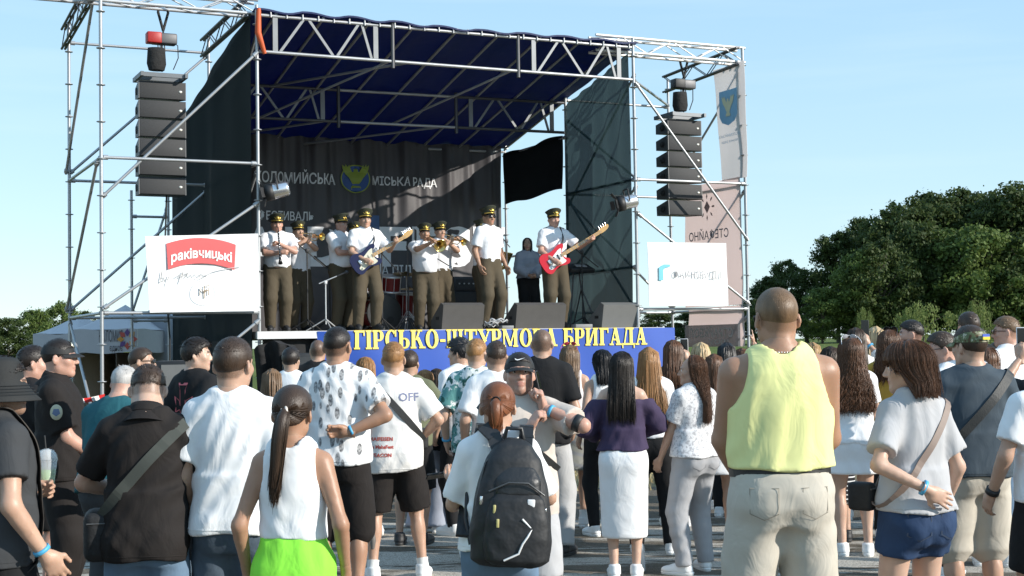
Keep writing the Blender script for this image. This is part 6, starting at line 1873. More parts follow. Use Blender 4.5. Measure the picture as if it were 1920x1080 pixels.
# ------------------------------------------------------------------ tents
tent_w = mat('tent_white', (0.45, 0.44, 0.46), 0.7, var=0.06); tent_g = mat('tent_grey', (0.36, 0.38, 0.42), 0.7, var=0.08); tent_in = mat('tent_tan', (0.30, 0.22, 0.17), 0.8)
def tent(px0, px1, py_val, py_eave, py_peak, Y, d, label, text=None, m=tent_w, walls=True):
    a, b_ = at(px0, py_val, Y), at(px1, py_val, Y)
    zv = (a.z + b_.z) / 2; ze = at((px0 + px1) / 2, py_eave, Y).z; zp = at((px0 + px1) / 2, py_peak, Y + d / 2).z
    w = (b_.x - a.x) / 2; cx_ = (a.x + b_.x) / 2
    r = empty('pop_up_tent', (cx_, Y + d / 2, 0)); tag(r, label, 'tent', 'tents left of the stage')
    h2 = d / 2
    for x in (-1, 1):
        for y in (-1, 1): MB().tube([(x * w * .97, y * h2 * .97, 0), (x * w * .97, y * h2 * .97, ze)], 0.03, 8).build('tent_pole', alu, r)
    q = MB()
    def roof(u, v):
        x, y = (u - .5) * 2, (v - .5) * 2; k = 1 - max(abs(x), abs(y)); return Vector((x * w, y * h2, ze + (zp - ze) * (k ** 1.25)))
    q.grid(roof, 20, 20); q.grid(lambda u, v: roof(1 - u, v) - Vector((0, 0, 0.02)), 20, 20); q.build('canopy', m, r)
    vl = MB()
    cs = [(-w, -h2), (w, -h2), (w, h2), (-w, h2)]
    for (x0, y0), (x1, y1) in zip(cs, cs[1:] + cs[:1]):
        f_ = lambda u, v: Vector((x0 + (x1 - x0) * u, y0 + (y1 - y0) * u, zv + (ze - zv) * v + 0.015 * math.sin(u * 9)))
        vl.grid(f_, 12, 2); vl.grid(lambda u, v: f_(1 - u, v) * 0.995 + Vector((0, 0, 0.005 * zv)), 12, 2)
    vo = vl.build('valance', m, r)
    if walls:
        q = MB(); q.box((0, h2 * .95, zv / 2), (w * .95, 0.01, zv / 2)); q.build('back_wall', tent_in, r)
        q = MB(); q.box((-w * .95, 0, zv / 2), (0.01, h2 * .9, zv / 2)); q.build('side_wall', tent_in, r)
    if text:
        for bdy, x0, x1, y0, y1 in text:
            p0_, p1_ = at(x0, y1, Y), at(x1, y0, Y)
            me = text_mesh(bdy, 1.0, align='LEFT', res=2, offset=0.004); co = np.empty(len(me.vertices) * 3, np.float32); me.vertices.foreach_get('co', co); co = co.reshape(-1, 3); mn, mxx = co.min(0), co.max(0)
            warp(me, lambda x, y, z: (p0_.x + (x - mn[0]) / (mxx[0] - mn[0]) * (p1_.x - p0_.x) - cx_, -h2 - 0.012, p0_.z + y / 0.73 * (p1_.z - p0_.z)))
            link('lettering', me, vo, mat('tent_letter', (0.10, 0.09, 0.10), 0.7))
    return r, vo, cx_, h2
tent(62, 150, 665, 626, 590, 27.0, 3.0, 'white tent with low valance at the far left', m=tent_w)
r, vo, cx_, h2 = tent(130, 256, 662, 618, 572, 25.5, 3.0, 'white tent with town name and round flower emblem on its valance', [('КОЛОМИЯ', 186, 230, 619, 641), ('єдноє', 206, 230, 645, 658)])
c = at(239, 636, 25.5)
for k in range(8):
    a = k * math.pi / 4; q = MB(); d1 = Vector((math.cos(a), 0, math.sin(a))); d2 = Vector((-math.sin(a), 0, math.cos(a)))
    o = Vector((c.x - cx_, -h2 - 0.015, c.z))
    q.add([o + d1 * 0.05, o + d1 * 0.12 + d2 * 0.05, o + d1 * 0.19, o + d1 * 0.12 - d2 * 0.05], [(0, 1, 2, 3)])
    q.build('emblem_petal', mat('petal_%d' % (k % 3), ((0.45, 0.08, 0.06), (0.60, 0.28, 0.05), (0.12, 0.06, 0.20))[k % 3], 0.7), vo, fix=False)
tent(250, 330, 700, 598, 545, 27.5, 3.0, 'grey tent between the named tent and the stage side', m=tent_g, walls=True)
# ------------------------------------------------------------------ clothes
C_ = {}
def cl(n, col, **k):
    if n not in C_: C_[n] = cloth(n, col, **k)
    return C_[n]
white = cl('white', (0.80, 0.80, 0.80), var=0.03); offw = cl('offwhite', (0.74, 0.72, 0.69), var=0.04); black = cl('black', (0.013, 0.013, 0.014)); black2 = cl('black_warm', (0.018, 0.015, 0.014)); char = cl('charcoal', (0.045, 0.047, 0.05))
uniw = cl('uniform_white', (0.78, 0.78, 0.80), var=0.03); olive = cl('olive_trousers', (0.082, 0.065, 0.042), var=0.15)
denim = cl('denim', (0.13, 0.20, 0.29), var=0.35); denim_d = cl('denim_dark', (0.07, 0.095, 0.125), var=0.35); denim_n = cl('denim_navy', (0.025, 0.05, 0.11), var=0.35); khaki = cl('khaki', (0.50, 0.46, 0.39), var=0.06); lgrey = cl('light_grey', (0.43, 0.43, 0.44), var=0.06); gjean = cl('grey_jeans', (0.34, 0.34, 0.35), var=0.25); slate = cl('slate', (0.050, 0.068, 0.085)); beige = cl('beige', (0.56, 0.49, 0.43), var=0.05); purple = cl('purple', (0.050, 0.036, 0.075)); yellow = cl('neon_yellow', (0.74, 0.74, 0.33), var=0.05); green = cl('neon_green', (0.25, 0.72, 0.06), var=0.06); teal = cl('teal', (0.02, 0.10, 0.12)); olive_t = cl('olive_tee', (0.14, 0.15, 0.09)); lilac = cl('pale_blue', (0.30, 0.33, 0.40), var=0.1); pinkw = cl('pink_white', (0.72, 0.66, 0.66), var=0.05); navy = cl('navy', (0.02, 0.03, 0.06)); bluegrey = cl('blue_grey', (0.33, 0.36, 0.42)); joggers = cl('grey_joggers', (0.44, 0.44, 0.44), var=0.06)

# ------------------------------------------------------------------ instruments (built in a player's own frame, 1.75 m units)
brass_m = mat('brass', (0.68, 0.50, 0.20), 0.22, 0.95, var=0.12); silver = mat('silver', (0.75, 0.75, 0.75), 0.2, 0.95)
wood_m = mat('maple', (0.55, 0.34, 0.13), 0.4, var=0.15, scale=6); ebony = mat('ebony', (0.012, 0.011, 0.012), 0.3)
def held(name, label, cat, J, group=None):
    o = empty(name); o.matrix_world = J['root'].matrix_basis @ Matrix.Scale(J['s'], 4)
    return tag(o, label, cat, group)
def smooth_poly(pts, k=3):
    for _ in range(k):
        q = []
        for a, b in zip(pts, pts[1:] + pts[:1]):
            q += [(a[0] * .75 + b[0] * .25, a[1] * .75 + b[1] * .25), (a[0] * .25 + b[0] * .75, a[1] * .25 + b[1] * .75)]
        pts = q
    return pts
def guitar(J, c, ang, body_col, guard_col, neck_len, label, name, tilt=0.0):
    """electric guitar: neck points to the player's left and up"""
    o = held(name, label, 'guitar', J)
    # plane: e1 along neck (-x, up), e2 across, n out of the front (+y)
    R = Matrix(((-math.cos(ang), 0, math.sin(ang)), (0.12, 0.99, 0.1), (math.sin(ang), 0, math.cos(ang)))).transposed()
    e1 = Vector((-math.cos(ang), 0.10, math.sin(ang))).normalized(); n = Vector((0, 1, 0.12)).normalized(); e2 = n.cross(e1).normalized(); n = e1.cross(e2)
    if e2.z < 0: pass
    M = Matrix.Translation(c) @ Matrix((e1, n, e2)).transposed().to_4x4()
    outl = smooth_poly([(-0.24, 0.0), (-0.235, 0.11), (-0.16, 0.165), (-0.05, 0.125), (0.03, 0.125), (0.12, 0.165), (0.215, 0.15), (0.20, 0.095), (0.135, 0.06), (0.12, 0.0), (0.14, -0.06), (0.20, -0.10), (0.17, -0.16), (0.08, -0.155), (0.02, -0.12), (-0.06, -0.13), (-0.16, -0.175), (-0.225, -0.12)], 2)
    q = MB(); q.prism(outl, -0.022, 0.022, M); q.build('guitar_body', body_col, o)
    guard = smooth_poly([(-0.10, 0.02), (0.0, 0.06), (0.10, 0.10), (0.16, 0.10), (0.115, 0.04), (0.11, -0.05), (0.14, -0.11), (0.06, -0.12), (-0.03, -0.09), (-0.14, -0.12), (-0.17, -0.06), (-0.10, -0.04)], 2)
    q = MB(); q.prism(guard, 0.022, 0.026, M); q.build('pick_guard', guard_col, o)
    q = MB(); q.box(M @ Vector((0.10 + neck_len / 2, 0.024, 0)), (neck_len / 2, 0.012, 0.024), M.to_3x3()); q.build('neck', wood_m, o)
    q = MB()
    for k in range(12): q.box(M @ Vector((0.12 + neck_len * (1 - 0.5 ** (k / 9.0)) * 1.35, 0.0375, 0)), (0.0015, 0.0015, 0.022), M.to_3x3())
    q.build('frets', silver, o)
    L = 0.10 + neck_len
    hs = smooth_poly([(L, -0.024), (L, 0.024), (L + 0.06, 0.05), (L + 0.17, 0.055), (L + 0.20, 0.03), (L + 0.17, -0.01), (L + 0.08, -0.03)], 1)
    q = MB(); q.prism(hs, 0.012, 0.028, M); q.build('headstock', wood_m, o)
    for k in range(4 if neck_len > 0.6 else 6):
        q = MB(); x = L + 0.04 + k * (0.04 if neck_len > 0.6 else 0.026); q.tube([M @ Vector((x, 0.02, 0.045)), M @ Vector((x, 0.02, 0.085))], 0.006, 6); q.tube([M @ Vector((x - 0.008, 0.02, 0.088)), M @ Vector((x + 0.008, 0.02, 0.088))], 0.010, 6); q.build('tuner', silver, o)
    for x in (-0.02, 0.05): q = MB(); q.rbox(M @ Vector((x, 0.03, 0)), (0.012, 0.006, 0.042), 0.004, M.to_3x3()); q.build('pickup', guard_col if neck_len < 0.6 else ebony, o)
    q = MB(); q.rbox(M @ Vector((-0.11, 0.03, 0)), (0.02, 0.008, 0.04), 0.004, M.to_3x3()); q.build('bridge', silver, o)
    q = MB()
    for k in range(4): q.tube([M @ Vector((-0.11, 0.042, -0.015 + 0.01 * k)), M @ Vector((L + 0.05, 0.040, -0.012 + 0.008 * k))], 0.0013, 4)
    q.build('strings', silver, o)
    for x, z in ((-0.12, -0.09), (-0.07, -0.085)): q = MB(); q.lathe([(0.011, 0.026), (0.010, 0.042), (0, 0.042)], 10, M @ Matrix.Translation((x, 0, z)) @ Matrix.Rotation(rad(-90), 4, 'X')); q.build('knob', guard_col, o)
    q = MB(); tail = M @ Vector((-0.24, 0, 0.0)); horn = M @ Vector((0.20, 0, 0.14))
    sh = Vector((-0.09, 0.115, 1.36)); q.tube([horn, horn.lerp(sh, 0.5) + Vector((0, 0.03, 0)), sh, Vector((-0.085, 0.03, 1.505)), Vector((-0.04, -0.125, 1.40)), Vector((0.14, -0.15, 1.15)), Vector((0.22, -0.02, 1.05)), tail], 0.012, 6); q.build('guitar_strap', black_p, o)
    return o, M
def clarinet(J, p0, p1, label):
    o = held('clarinet', label, 'clarinet', J, 'clarinets of the band')
    p0, p1 = Vector(p0), Vector(p1); d = (p1 - p0); L = d.length
    M = Matrix.Translation(p0) @ d.to_track_quat('Z', 'Y').to_matrix().to_4x4()
    q = MB(); q.lathe([(0.006, 0), (0.010, 0.06), (0.014, 0.09), (0.014, 0.15), (0.0135, L * 0.8), (0.017, L * 0.88), (0.034, L), (0.028, L), (0.012, L * .9)], 16, M); q.build('pipe', ebony, o)
    q = MB()
    for z in (0.10, L * .35, L * .55, L * .82): q.lathe([(0.0145, z), (0.0165, z + .004), (0.0145, z + 0.008)], 14, M, caps=False)
    for k in range(9): q.lathe([(0.008, 0), (0.007, 0.004), (0, 0.005)], 8, M @ Matrix.Translation((0, 0.014, L * (0.25 + 0.06 * k))) @ Matrix.Rotation(rad(-90), 4, 'X'))
    q.build('keys', silver, o)
def bell(q, c, d, prof, n=20):
    q.lathe(prof, n, Matrix.Translation(c) @ Vector(d).to_track_quat('Z', 'Y').to_matrix().to_4x4(), caps=False)
def trumpet(J, mouth, d, label):
    o = held('trumpet', label, 'trumpet', J, 'brass of the band')
    m = Vector(mouth); d = Vector(d).normalized(); up = Vector((0, 0, 1)); up = (up - d * up.dot(d)).normalized()
    q = MB(); q.tube([m, m + d * 0.30, m + d * 0.36 - up * 0.02, m + d * 0.38 - up * 0.06, m + d * 0.34 - up * 0.10, m + d * 0.12 - up * 0.10, m + d * 0.08 - up * 0.07, m + d * 0.10 - up * 0.035, m + d * 0.25 - up * 0.03], 0.0075, 8); q.lathe([(0.012, 0), (0.006, 0.03)], 10, Matrix.Translation(m) @ d.to_track_quat('Z', 'Y').to_matrix().to_4x4()); q.build('tubing', brass_m, o)
    q = MB(); bell(q, m + d * 0.24 - up * 0.03, d, [(0.008, 0), (0.010, 0.08), (0.016, 0.15), (0.030, 0.20), (0.060, 0.235), (0.062, 0.237), (0.058, 0.234), (0.026, 0.198), (0.012, 0.14)]); q.build('bell', brass_m, o)
    for k in range(3): q = MB(); c = m + d * (0.17 + 0.028 * k) - up * 0.12; q.tube([c, c + up * 0.12], 0.011, 8); q.tube([c + up * 0.12, c + up * 0.15], 0.004, 6); q.lathe([(0.008, 0), (0.008, 0.004)], 8, Matrix.Translation(c + up * 0.15)); q.build('valve', silver, o)
def trombone(J, mouth, d, label):
    o = held('trombone', label, 'trombone', J, 'brass of the band')
    m = Vector(mouth); d = Vector(d).normalized(); sd = Vector((-1, 0, 0)); sd = (sd - d * sd.dot(d)).normalized()
    up = sd.cross(d)
    q = MB(); q.tube([m, m + d * 0.62, m + d * 0.66 + up * 0.04, m + d * 0.62 + up * 0.08, m + d * 0.02 + up * 0.08], 0.0075, 8); q.build('slide', brass_m, o)
    a = m + d * 0.02 + up * 0.08
    q = MB(); q.tube([a, a - d * 0.20, a - d * 0.28 + sd * 0.03, a - d * 0.30 + sd * 0.09, a - d * 0.24 + sd * 0.13, a + sd * 0.13], 0.010, 8); bell(q, a + sd * 0.13 - d * 0.02, d, [(0.010, 0), (0.014, 0.14), (0.024, 0.24), (0.045, 0.30), (0.105, 0.36), (0.108, 0.362), (0.10, 0.357), (0.04, 0.29), (0.012, 0.12)], 26); q.build('bell', brass_m, o)
    q = MB(); q.tube([m + d * 0.05, m + d * 0.05 + up * 0.08], 0.006, 6); q.tube([a + d * 0.04, a + d * 0.04 + sd * 0.13], 0.006, 6); q.build('cross_stay', silver, o)
def saxophone(J, label):
    o = held('saxophone', label, 'saxophone', J)
    P = [(-0.02, 0.13, 1.53), (-0.02, 0.20, 1.55), (-0.04, 0.22, 1.50), (-0.09, 0.20, 1.25), (-0.14, 0.19, 1.03), (-0.18, 0.22, 0.97), (-0.21, 0.27, 1.0), (-0.22, 0.31, 1.10), (-0.22, 0.34, 1.22)]
    q = MB(); q.tube([Vector(p) for p in P], [0.008, 0.011, 0.014, 0.022, 0.032, 0.036, 0.04, 0.046, 0.075], 16, caps=False); q.build('tube', brass_m, o)
    q = MB()
    for k in range(8): c = Vector(P[3]).lerp(Vector(P[4]), k / 7.0) + Vector((-0.02, 0.025, 0.03)); q.lathe([(0.016, 0), (0.016, 0.006), (0, 0.007)], 10, Matrix.Translation(c) @ Matrix.Rotation(rad(-90), 4, 'X'))
    q.build('keys', silver, o)

# ------------------------------------------------------------------ the band on stage
def on_stage(px, t):
    s0, _ = hit_t(px, 500, t)
    return SP(s0, t, DECK + 0.003)
def officer(label, px, top, t, face=203, lod=1, **kw):
    kw.setdefault('style', 'short'); kw.setdefault('hairkw', dict(n=300, th_top=0.004)); kw.setdefault('hair', 'brown')
    J = person(label, px, 0, top, xyz=on_stage(px, t), face=face, lod=lod, group='band members in uniform on stage', eyes=True, crown=0.045,
               top=dict(kind='tee', mat=uniw, hem=0.96, sleeve=0.75, sl=0.008, fit=0.90, collar=True, amp=0.006, over=False), bottom=dict(mat=olive, length=1.97, loose=0.020, waist=1.03, amp=0.004), shoes='black', **kw)
    officer_cap(J)
    # shoulder boards and trouser belt
    s = J['s']
    for sd in (1, -1):
        a, b = J['Pc'](sd * 0.075, -0.015, 1.515) * s, J['Pc'](sd * 0.165, -0.012, 1.488) * s
        d = Vector(b - a); q = MB(); q.box(Vector((a + b) / 2), (d.length / 2, 0.024 * s, 0.004 * s), Matrix((d.normalized(), Vector((0, 1, 0)), d.normalized().cross(Vector((0, 1, 0))))).transposed()); q.build('shoulder_board', mat('board_olive', (0.05, 0.055, 0.03), 0.8), J['root'])
    return J
J = officer('stout band member playing a clarinet at the left end of the stage', 520, 398, 0.75, face=196, bw=1.12, belly=0.04, skin='rosy', nod=6, hr=(-0.02, 0.27, 1.17), hl=(-0.02, 0.22, 1.30), pr=(1, -0.1, -0.6), pl=(-1, -0.1, -0.6), shr='grip', shl='grip', palm_r=(-1, 0.2, 0), palm_l=(1, 0.2, 0))
clarinet(J, (0, 0.135, 1.565), (0.0, 0.40, 1.00), 'black clarinet played at the left end of the stage')
J = officer('band member raising a trumpet beside the leftmost clarinettist', 560, 413, 1.35, face=215, bw=1.08, nod=0, hr=(-0.05, 0.33, 1.50), hl=(0.03, 0.29, 1.47), pr=(0.9, 0.1, -0.7), pl=(-0.9, 0.1, -0.7), shr='grip', shl='grip')
trumpet(J, (0, 0.145, 1.58), (-0.25, 1, -0.12), 'brass trumpet left of the drum kit')
J = officer('band member playing a clarinet, standing in profile behind the blue guitarist', 640, 398, 0.95, face=232, bw=1.12, belly=0.04, skin='rosy', nod=4, hr=(-0.02, 0.27, 1.17), hl=(-0.02, 0.22, 1.30), pr=(1, -0.1, -0.6), pl=(-1, -0.1, -0.6), shr='grip', shl='grip')
clarinet(J, (0, 0.135, 1.565), (0.0, 0.40, 1.02), 'black clarinet played next to the blue guitarist')
J = officer('band member mostly hidden behind the blue guitarist, only the cap showing', 665, 415, 2.0, face=210, hr=(0.1, 0.25, 1.1), hl=(-0.1, 0.25, 1.1))
J = officer('guitarist in uniform with a dark blue electric guitar', 686, 390, 0.55, face=205, bw=1.04, skin='light', turn=-6, hr=(0.10, 0.24, 1.02), hl=(-0.34, 0.30, 1.26), pr=(1, -0.5, -0.3), pl=(-0.6, -0.2, -1), shr='hold', shl='grip', palm_r=(-0.6, -0.7, 0), palm_l=(0.3, -0.6, 0.6), fr=(0.13, 0, -12), fl=(-0.13, 0.06, 14))
guitar(J, (0.06, 0.20, 1.03), rad(30), mat('guitar_blue', (0.010, 0.010, 0.050), 0.25, var=0.1), mat('guard_cream', (0.62, 0.60, 0.48), 0.4), 0.52, 'dark blue electric guitar with cream pick guard', 'electric_guitar')
J = officer('stout band member playing a trombone, front one of the brass pair', 797, 417, 1.15, face=196, bw=1.14, belly=0.05, skin='tan', hr=(0.0, 0.40, 1.42), hl=(-0.04, 0.24, 1.50), pr=(1, 0, -0.7), pl=(-1, 0, -0.5), shr='grip', shl='grip')
trombone(J, (0, 0.145, 1.575), (-0.10, 1, -0.38), 'brass trombone with its bell beside the front brass player')
J = officer('band member half hidden behind the front trombone player, holding a trumpet', 826, 414, 1.85, face=212, bw=1.05, hr=(-0.05, 0.33, 1.46), hl=(0.03, 0.29, 1.43), pr=(0.9, 0.1, -0.7), pl=(-0.9, 0.1, -0.7), shr='grip', shl='grip')
trumpet(J, (0, 0.145, 1.57), (-0.25, 1, -0.30), 'brass trumpet lowered behind the trombone')
J = officer('band singer at the middle microphone, arms hanging at his sides', 918, 385, 0.75, face=225, skin='tan', bw=1.0, turn=-8, hr=(0.25, 0.06, 0.90), hl=(-0.24, 0.10, 0.90), fr=(0.12, 0, -10), fl=(-0.12, 0.05, 10))
glasses(J, mat('lens_dark', (0.01, 0.01, 0.01), 0.15), black_p)
J = officer('band member with a saxophone mostly hidden behind the singer', 906, 407, 1.55, face=235, hr=(-0.05, 0.27, 1.10), hl=(-0.09, 0.26, 1.28), pr=(1, -0.2, -0.5), pl=(-1, -0.2, -0.5), shr='grip', shl='grip', skin='tan')
saxophone(J, 'brass saxophone showing beside the singer')
J = officer('bass player singing in uniform with a red bass guitar', 1040, 390, 0.65, face=203, skin='rosy', hr=(0.13, 0.24, 1.00), hl=(-0.42, 0.33, 1.28), pr=(1, -0.5, -0.3), pl=(-0.6, -0.2, -1), shr='hold', shl='grip', palm_r=(-0.6, -0.7, 0), palm_l=(0.3, -0.6, 0.6))
guitar(J, (0.08, 0.20, 1.02), rad(30), mat('guitar_red', (0.55, 0.015, 0.03), 0.2, var=0.08), mat('guard_white', (0.75, 0.75, 0.74), 0.35), 0.68, 'red bass guitar with white pick guard and long neck', 'bass_guitar')
person('woman in a pale blouse and black trousers behind the bass player', 990, 0, 445, xyz=on_stage(990, 2.1), face=200, fem=True, lod=1, bw=1.12, hair='black', style='fall', hairkw=dict(zend=-0.16, phimax=130, nst=80), top=dict(mat=bluegrey, sleeve=1.9, sl=0.02, hem=0.97, fit=1.1), bottom=dict(mat=black, length=1.9, loose=0.02), shoes='black', turn=-20, hr=(0.06, 0.22, 1.02), hl=(-0.04, 0.24, 1.02), pr=(1, -0.3, -0.4), pl=(-1, -0.3, -0.4), group='band members in uniform on stage')
# ------------------------------------------------------------------ printed cloths
def pattern(name, fn, rough=0.85):
    m = cl(name, (0.5, 0.5, 0.5)); nt, b = nd(m); nt.links.new(fn(nt), b.inputs['Base Color']); return m
def vor(nt, vec, scale, feat='F1', rnd=1.0):
    v = nt.nodes.new('ShaderNodeTexVoronoi'); v.feature = feat; v.inputs['Scale'].default_value = scale; v.inputs['Randomness'].default_value = rnd
    nt.links.new(vec, v.inputs['Vector']); return v
def f_leaf(nt):
    tc = nt.nodes.new('ShaderNodeTexCoord'); mp = nt.nodes.new('ShaderNodeMapping'); mp.inputs['Rotation'].default_value = (0, rad(25), 0); mp.inputs['Scale'].default_value = (2.1, 0.25, 0.85)
    nt.links.new(tc.outputs['Object'], mp.inputs[0])
    v = vor(nt, mp.outputs[0], 11, rnd=0.7)
    n = nz(nt, 60, 3, tc.outputs['Object'])
    shape = ramp(nt, v.outputs['Distance'], 0.40, 0.34)
    dk = mixc(nt, ramp(nt, n, 0.35, 0.65), (0.10, 0.10, 0.105), (0.46, 0.46, 0.46))
    return mixc(nt, shape, (0.74, 0.74, 0.74), dk)
def f_flor(nt):
    v1 = scaled(nt, (1.0, 0.5, 1.0)); a = nz(nt, 9, 5, v1, 0.7); c = nz(nt, 17, 4, scaled(nt, (1.6, 0.6, 0.9)))
    col = mixc(nt, ramp(nt, a, 0.47, 0.50), (0.72, 0.74, 0.72), (0.10, 0.26, 0.25))
    return mixc(nt, ramp(nt, c, 0.56, 0.59), col, (0.03, 0.10, 0.08))
def f_camo(nt):
    v1 = scaled(nt, (1, 1, 1.6)); a = nz(nt, 22, 3, v1); c = nz(nt, 35, 3, scaled(nt, (1, 1.3, 1)))
    col = mixc(nt, ramp(nt, a, 0.45, 0.48), (0.28, 0.27, 0.18), (0.12, 0.14, 0.07))
    col = mixc(nt, ramp(nt, c, 0.56, 0.59), col, (0.09, 0.055, 0.03))
    return mixc(nt, ramp(nt, c, 0.40, 0.37), col, (0.42, 0.40, 0.30))
def f_stripe(nt):
    sep = nt.nodes.new('ShaderNodeSeparateXYZ'); nt.links.new(scaled(nt, (1, 1, 1)), sep.inputs[0])
    s = math_(nt, 'SINE', math_(nt, 'MULTIPLY', sep.outputs[2], 175))
    return mixc(nt, ramp(nt, s, 0.55, 0.7), (0.015, 0.015, 0.017), (0.65, 0.65, 0.65))
def f_rain(nt):
    sep = nt.nodes.new('ShaderNodeSeparateXYZ'); nt.links.new(scaled(nt, (1, 1, 1)), sep.inputs[0])
    s = math_(nt, 'MULTIPLY_ADD', math_(nt, 'SINE', math_(nt, 'MULTIPLY', math_(nt, 'ADD', sep.outputs[2], math_(nt, 'MULTIPLY', sep.outputs[0], 0.3)), 60)), 0.5); 
    return mixc(nt, ramp(nt, s, -0.4, 0.4), (0.22, 0.24, 0.30), (0.30, 0.30, 0.27))
def f_mottle(nt):
    a = nz(nt, 45, 4, scaled(nt, (1, 1, 1)), 0.7)
    return mixc(nt, ramp(nt, a, 0.50, 0.58), (0.70, 0.69, 0.69), (0.42, 0.41, 0.42))
leafy, floral, camo, stripe, rain, mottle = [pattern(n, f) for n, f in (('leaf_print', f_leaf), ('floral_print', f_flor), ('camouflage', f_camo), ('stripes', f_stripe), ('rainbow_grey', f_rain), ('mottled_white', f_mottle))]
band_blue = mat('wristband_blue', (0.08, 0.38, 0.62), 0.5); strap_bk = mat('strap_black', (0.022, 0.023, 0.022), 0.6, bump=0.2, bscale=120); strap_gr = mat('strap_green', (0.055, 0.06, 0.05), 0.7); dark_lens = mat('lens_dark', (0.01, 0.01, 0.01), 0.15)
belt_m = mat('belt_black', (0.015, 0.015, 0.015), 0.5)
TEE = lambda m, **k: dict(dict(kind='tee', mat=m), **k)
def phone(label, pos, R, case=black_p, lit=False):
    r = empty('phone'); r.matrix_world = Matrix.Translation(pos) @ R.to_4x4(); tag(r, label, 'phone', 'phones in the crowd')
    q = MB(); q.rbox((0, 0, 0), (0.037, 0.0045, 0.076), 0.004); q.build('phone_case', case, r)
    q = MB(); q.box((0, -0.0052, 0), (0.034, 0.0006, 0.072)); q.build('screen', mat('screen_dark', (0.01, 0.011, 0.013), 0.08), r)
    q = MB(); q.rbox((0.018, 0.006, 0.055), (0.012, 0.002, 0.014), 0.0015); q.build('camera_bump', rubber, r)
    return r
def bag(name, label, J, c, half, m, rzv=0.0, cat='bag', zip_=True):
    r = empty(name); r.matrix_world = J['root'].matrix_basis @ Matrix.Translation(Vector(c) * J['s']) @ Matrix.Rotation(rad(rzv), 4, 'Z'); tag(r, label, cat)
    q = MB(); q.rbox((0, 0, 0), half, min(half) * 0.6, seg=3); q.build('pouch', m, r)
    if zip_:
        q = MB(); q.tube([(-half[0] * .8, -half[1] * 1.0, half[2] * .55), (half[0] * .8, -half[1] * 1.0, half[2] * .55)], 0.004, 6); q.build('zipper', mat('zip', (0.10, 0.10, 0.10), 0.4, 0.5), r)
    return r
bagm = mat('bag_fabric', (0.014, 0.014, 0.015), 0.7, bump=0.4, bscale=25, bdist=0.015)
def sling(J, centre, normal, m, parent, width=0.04, t0=0, t1=360, **k):
    """a strap worn across the body, belonging to a bag (parent has its own matrix)"""
    o = strap(J, centre, normal, width, 0.004, m, 'strap', None, t0=t0, t1=t1, **k)
    if o is not None:
        o.parent = parent; o.matrix_parent_inverse = parent.matrix_world.inverted() @ J['root'].matrix_basis
    return o

def pockets(J, layer, m, z, dx=0.085, w=0.062, h_=0.07, th=0.004):
    for sd in (1, -1):
        o_ = [(-w, h_), (w, h_), (w, -h_ * .6), (0, -h_), (-w, -h_ * .6)]; k = 1 - th / w
        q = MB(); q.add([(x, y, 0) for x, y in o_] + [(x * k, y * k, 0) for x, y in o_], [(i, (i + 1) % 5, 5 + (i + 1) % 5, 5 + i) for i in range(5)])
        bm_ = q.mesh('pocket', fix=False)
        decal(J, bm_, layer, (sd * dx * J['s'], z * J['s']), m, 'pocket', off=0.006)
stitch = mat('stitch_dark', (0.05, 0.07, 0.11), 0.8); stitch_k = mat('stitch_khaki', (0.30, 0.27, 0.22), 0.8)
# ------------------------------------------------------------------ near row
A1, A0 = 0.007, 0.008
J = person('man in a black bucket hat at the left edge holding a green drink', 4, 5.8, 655, crown=0.02, face=-56, lod=0, skin='light', hair='dark', style='short', turn=-14, top=TEE(char, sleeve=0.60, sl=0.006, hem=0.88, fit=1.1, amp=A0), bottom=dict(mat=black, length=0.95, loose=0.03), hr=(0.27, 0.10, 0.93), pr=(0.6, -1, 0), hl=('w', 56, 922, 6.35), pl=(-0.8, -0.6, -0.6), shl='hold', palm_l=(1, 0.2, 0), hdir_l=(0.5, 0.8, 0.15), stub=0.4)
bucket_hat(J, mat('hat_black', (0.013, 0.014, 0.014), 0.8, var=0.2, bump=0.25, bscale=60, bdist=0.006))
wristband(J, 1, band_blue)
bp_ = bag('backpack', 'dark backpack on the man in the bucket hat', J, (-0.06, -0.22, 1.18), (0.13, 0.08, 0.20), bagm)
sling(J, (0.10, 0, 1.36), (1, 0.0, 0.12), mat('strap_brown', (0.035, 0.028, 0.022), 0.7), bp_, 0.055, 0, 360, x0=(0, 0, 1))
# cup of green drink
cp = at(88, 884, 6.38); r = empty('drink_cup', cp); tag(r, 'clear plastic cup of green drink with dome lid', 'cup')
clear = mat('clear_plastic', (0.92, 0.94, 0.95), 0.08, var=0.0, alpha=0.28); drink = mat('green_drink', (0.16, 0.42, 0.015), 0.25, var=0.15)
q = MB(); q.lathe([(0.030, -0.065), (0.0315, -0.06), (0.045, 0.05), (0.0445, 0.05), (0.031, -0.06), (0.0, -0.062)], 24); q.build('cup_wall', clear, r)
q = MB(); q.lathe([(0.030, -0.058), (0.0385, 0.008), (0.0, 0.010)], 20); q.build('drink', drink, r)
q = MB(); q.lathe([(0.047, 0.048), (0.047, 0.056), (0.043, 0.075), (0.030, 0.095), (0.010, 0.102), (0.009, 0.100), (0.028, 0.092), (0.041, 0.074), (0.045, 0.055)], 24, caps=False); q.build('dome_lid', clear, r)
q = MB(); q.tube([(0.01, 0, -0.05), (-0.01, 0, 0.16)], 0.0035, 8); q.build('straw', black_p, r)
for k, (x, z) in enumerate(((0.012, -0.0), (-0.014, 0.01), (0.0, 0.02))):
    q = MB(); q.rbox((x, 0.005 * k, z), (0.012, 0.012, 0.011), 0.004, Matrix.Rotation(k, 3, 'Y')); q.build('ice_cube', mat('ice', (0.8, 0.85, 0.85), 0.1, trans=0.6), r)

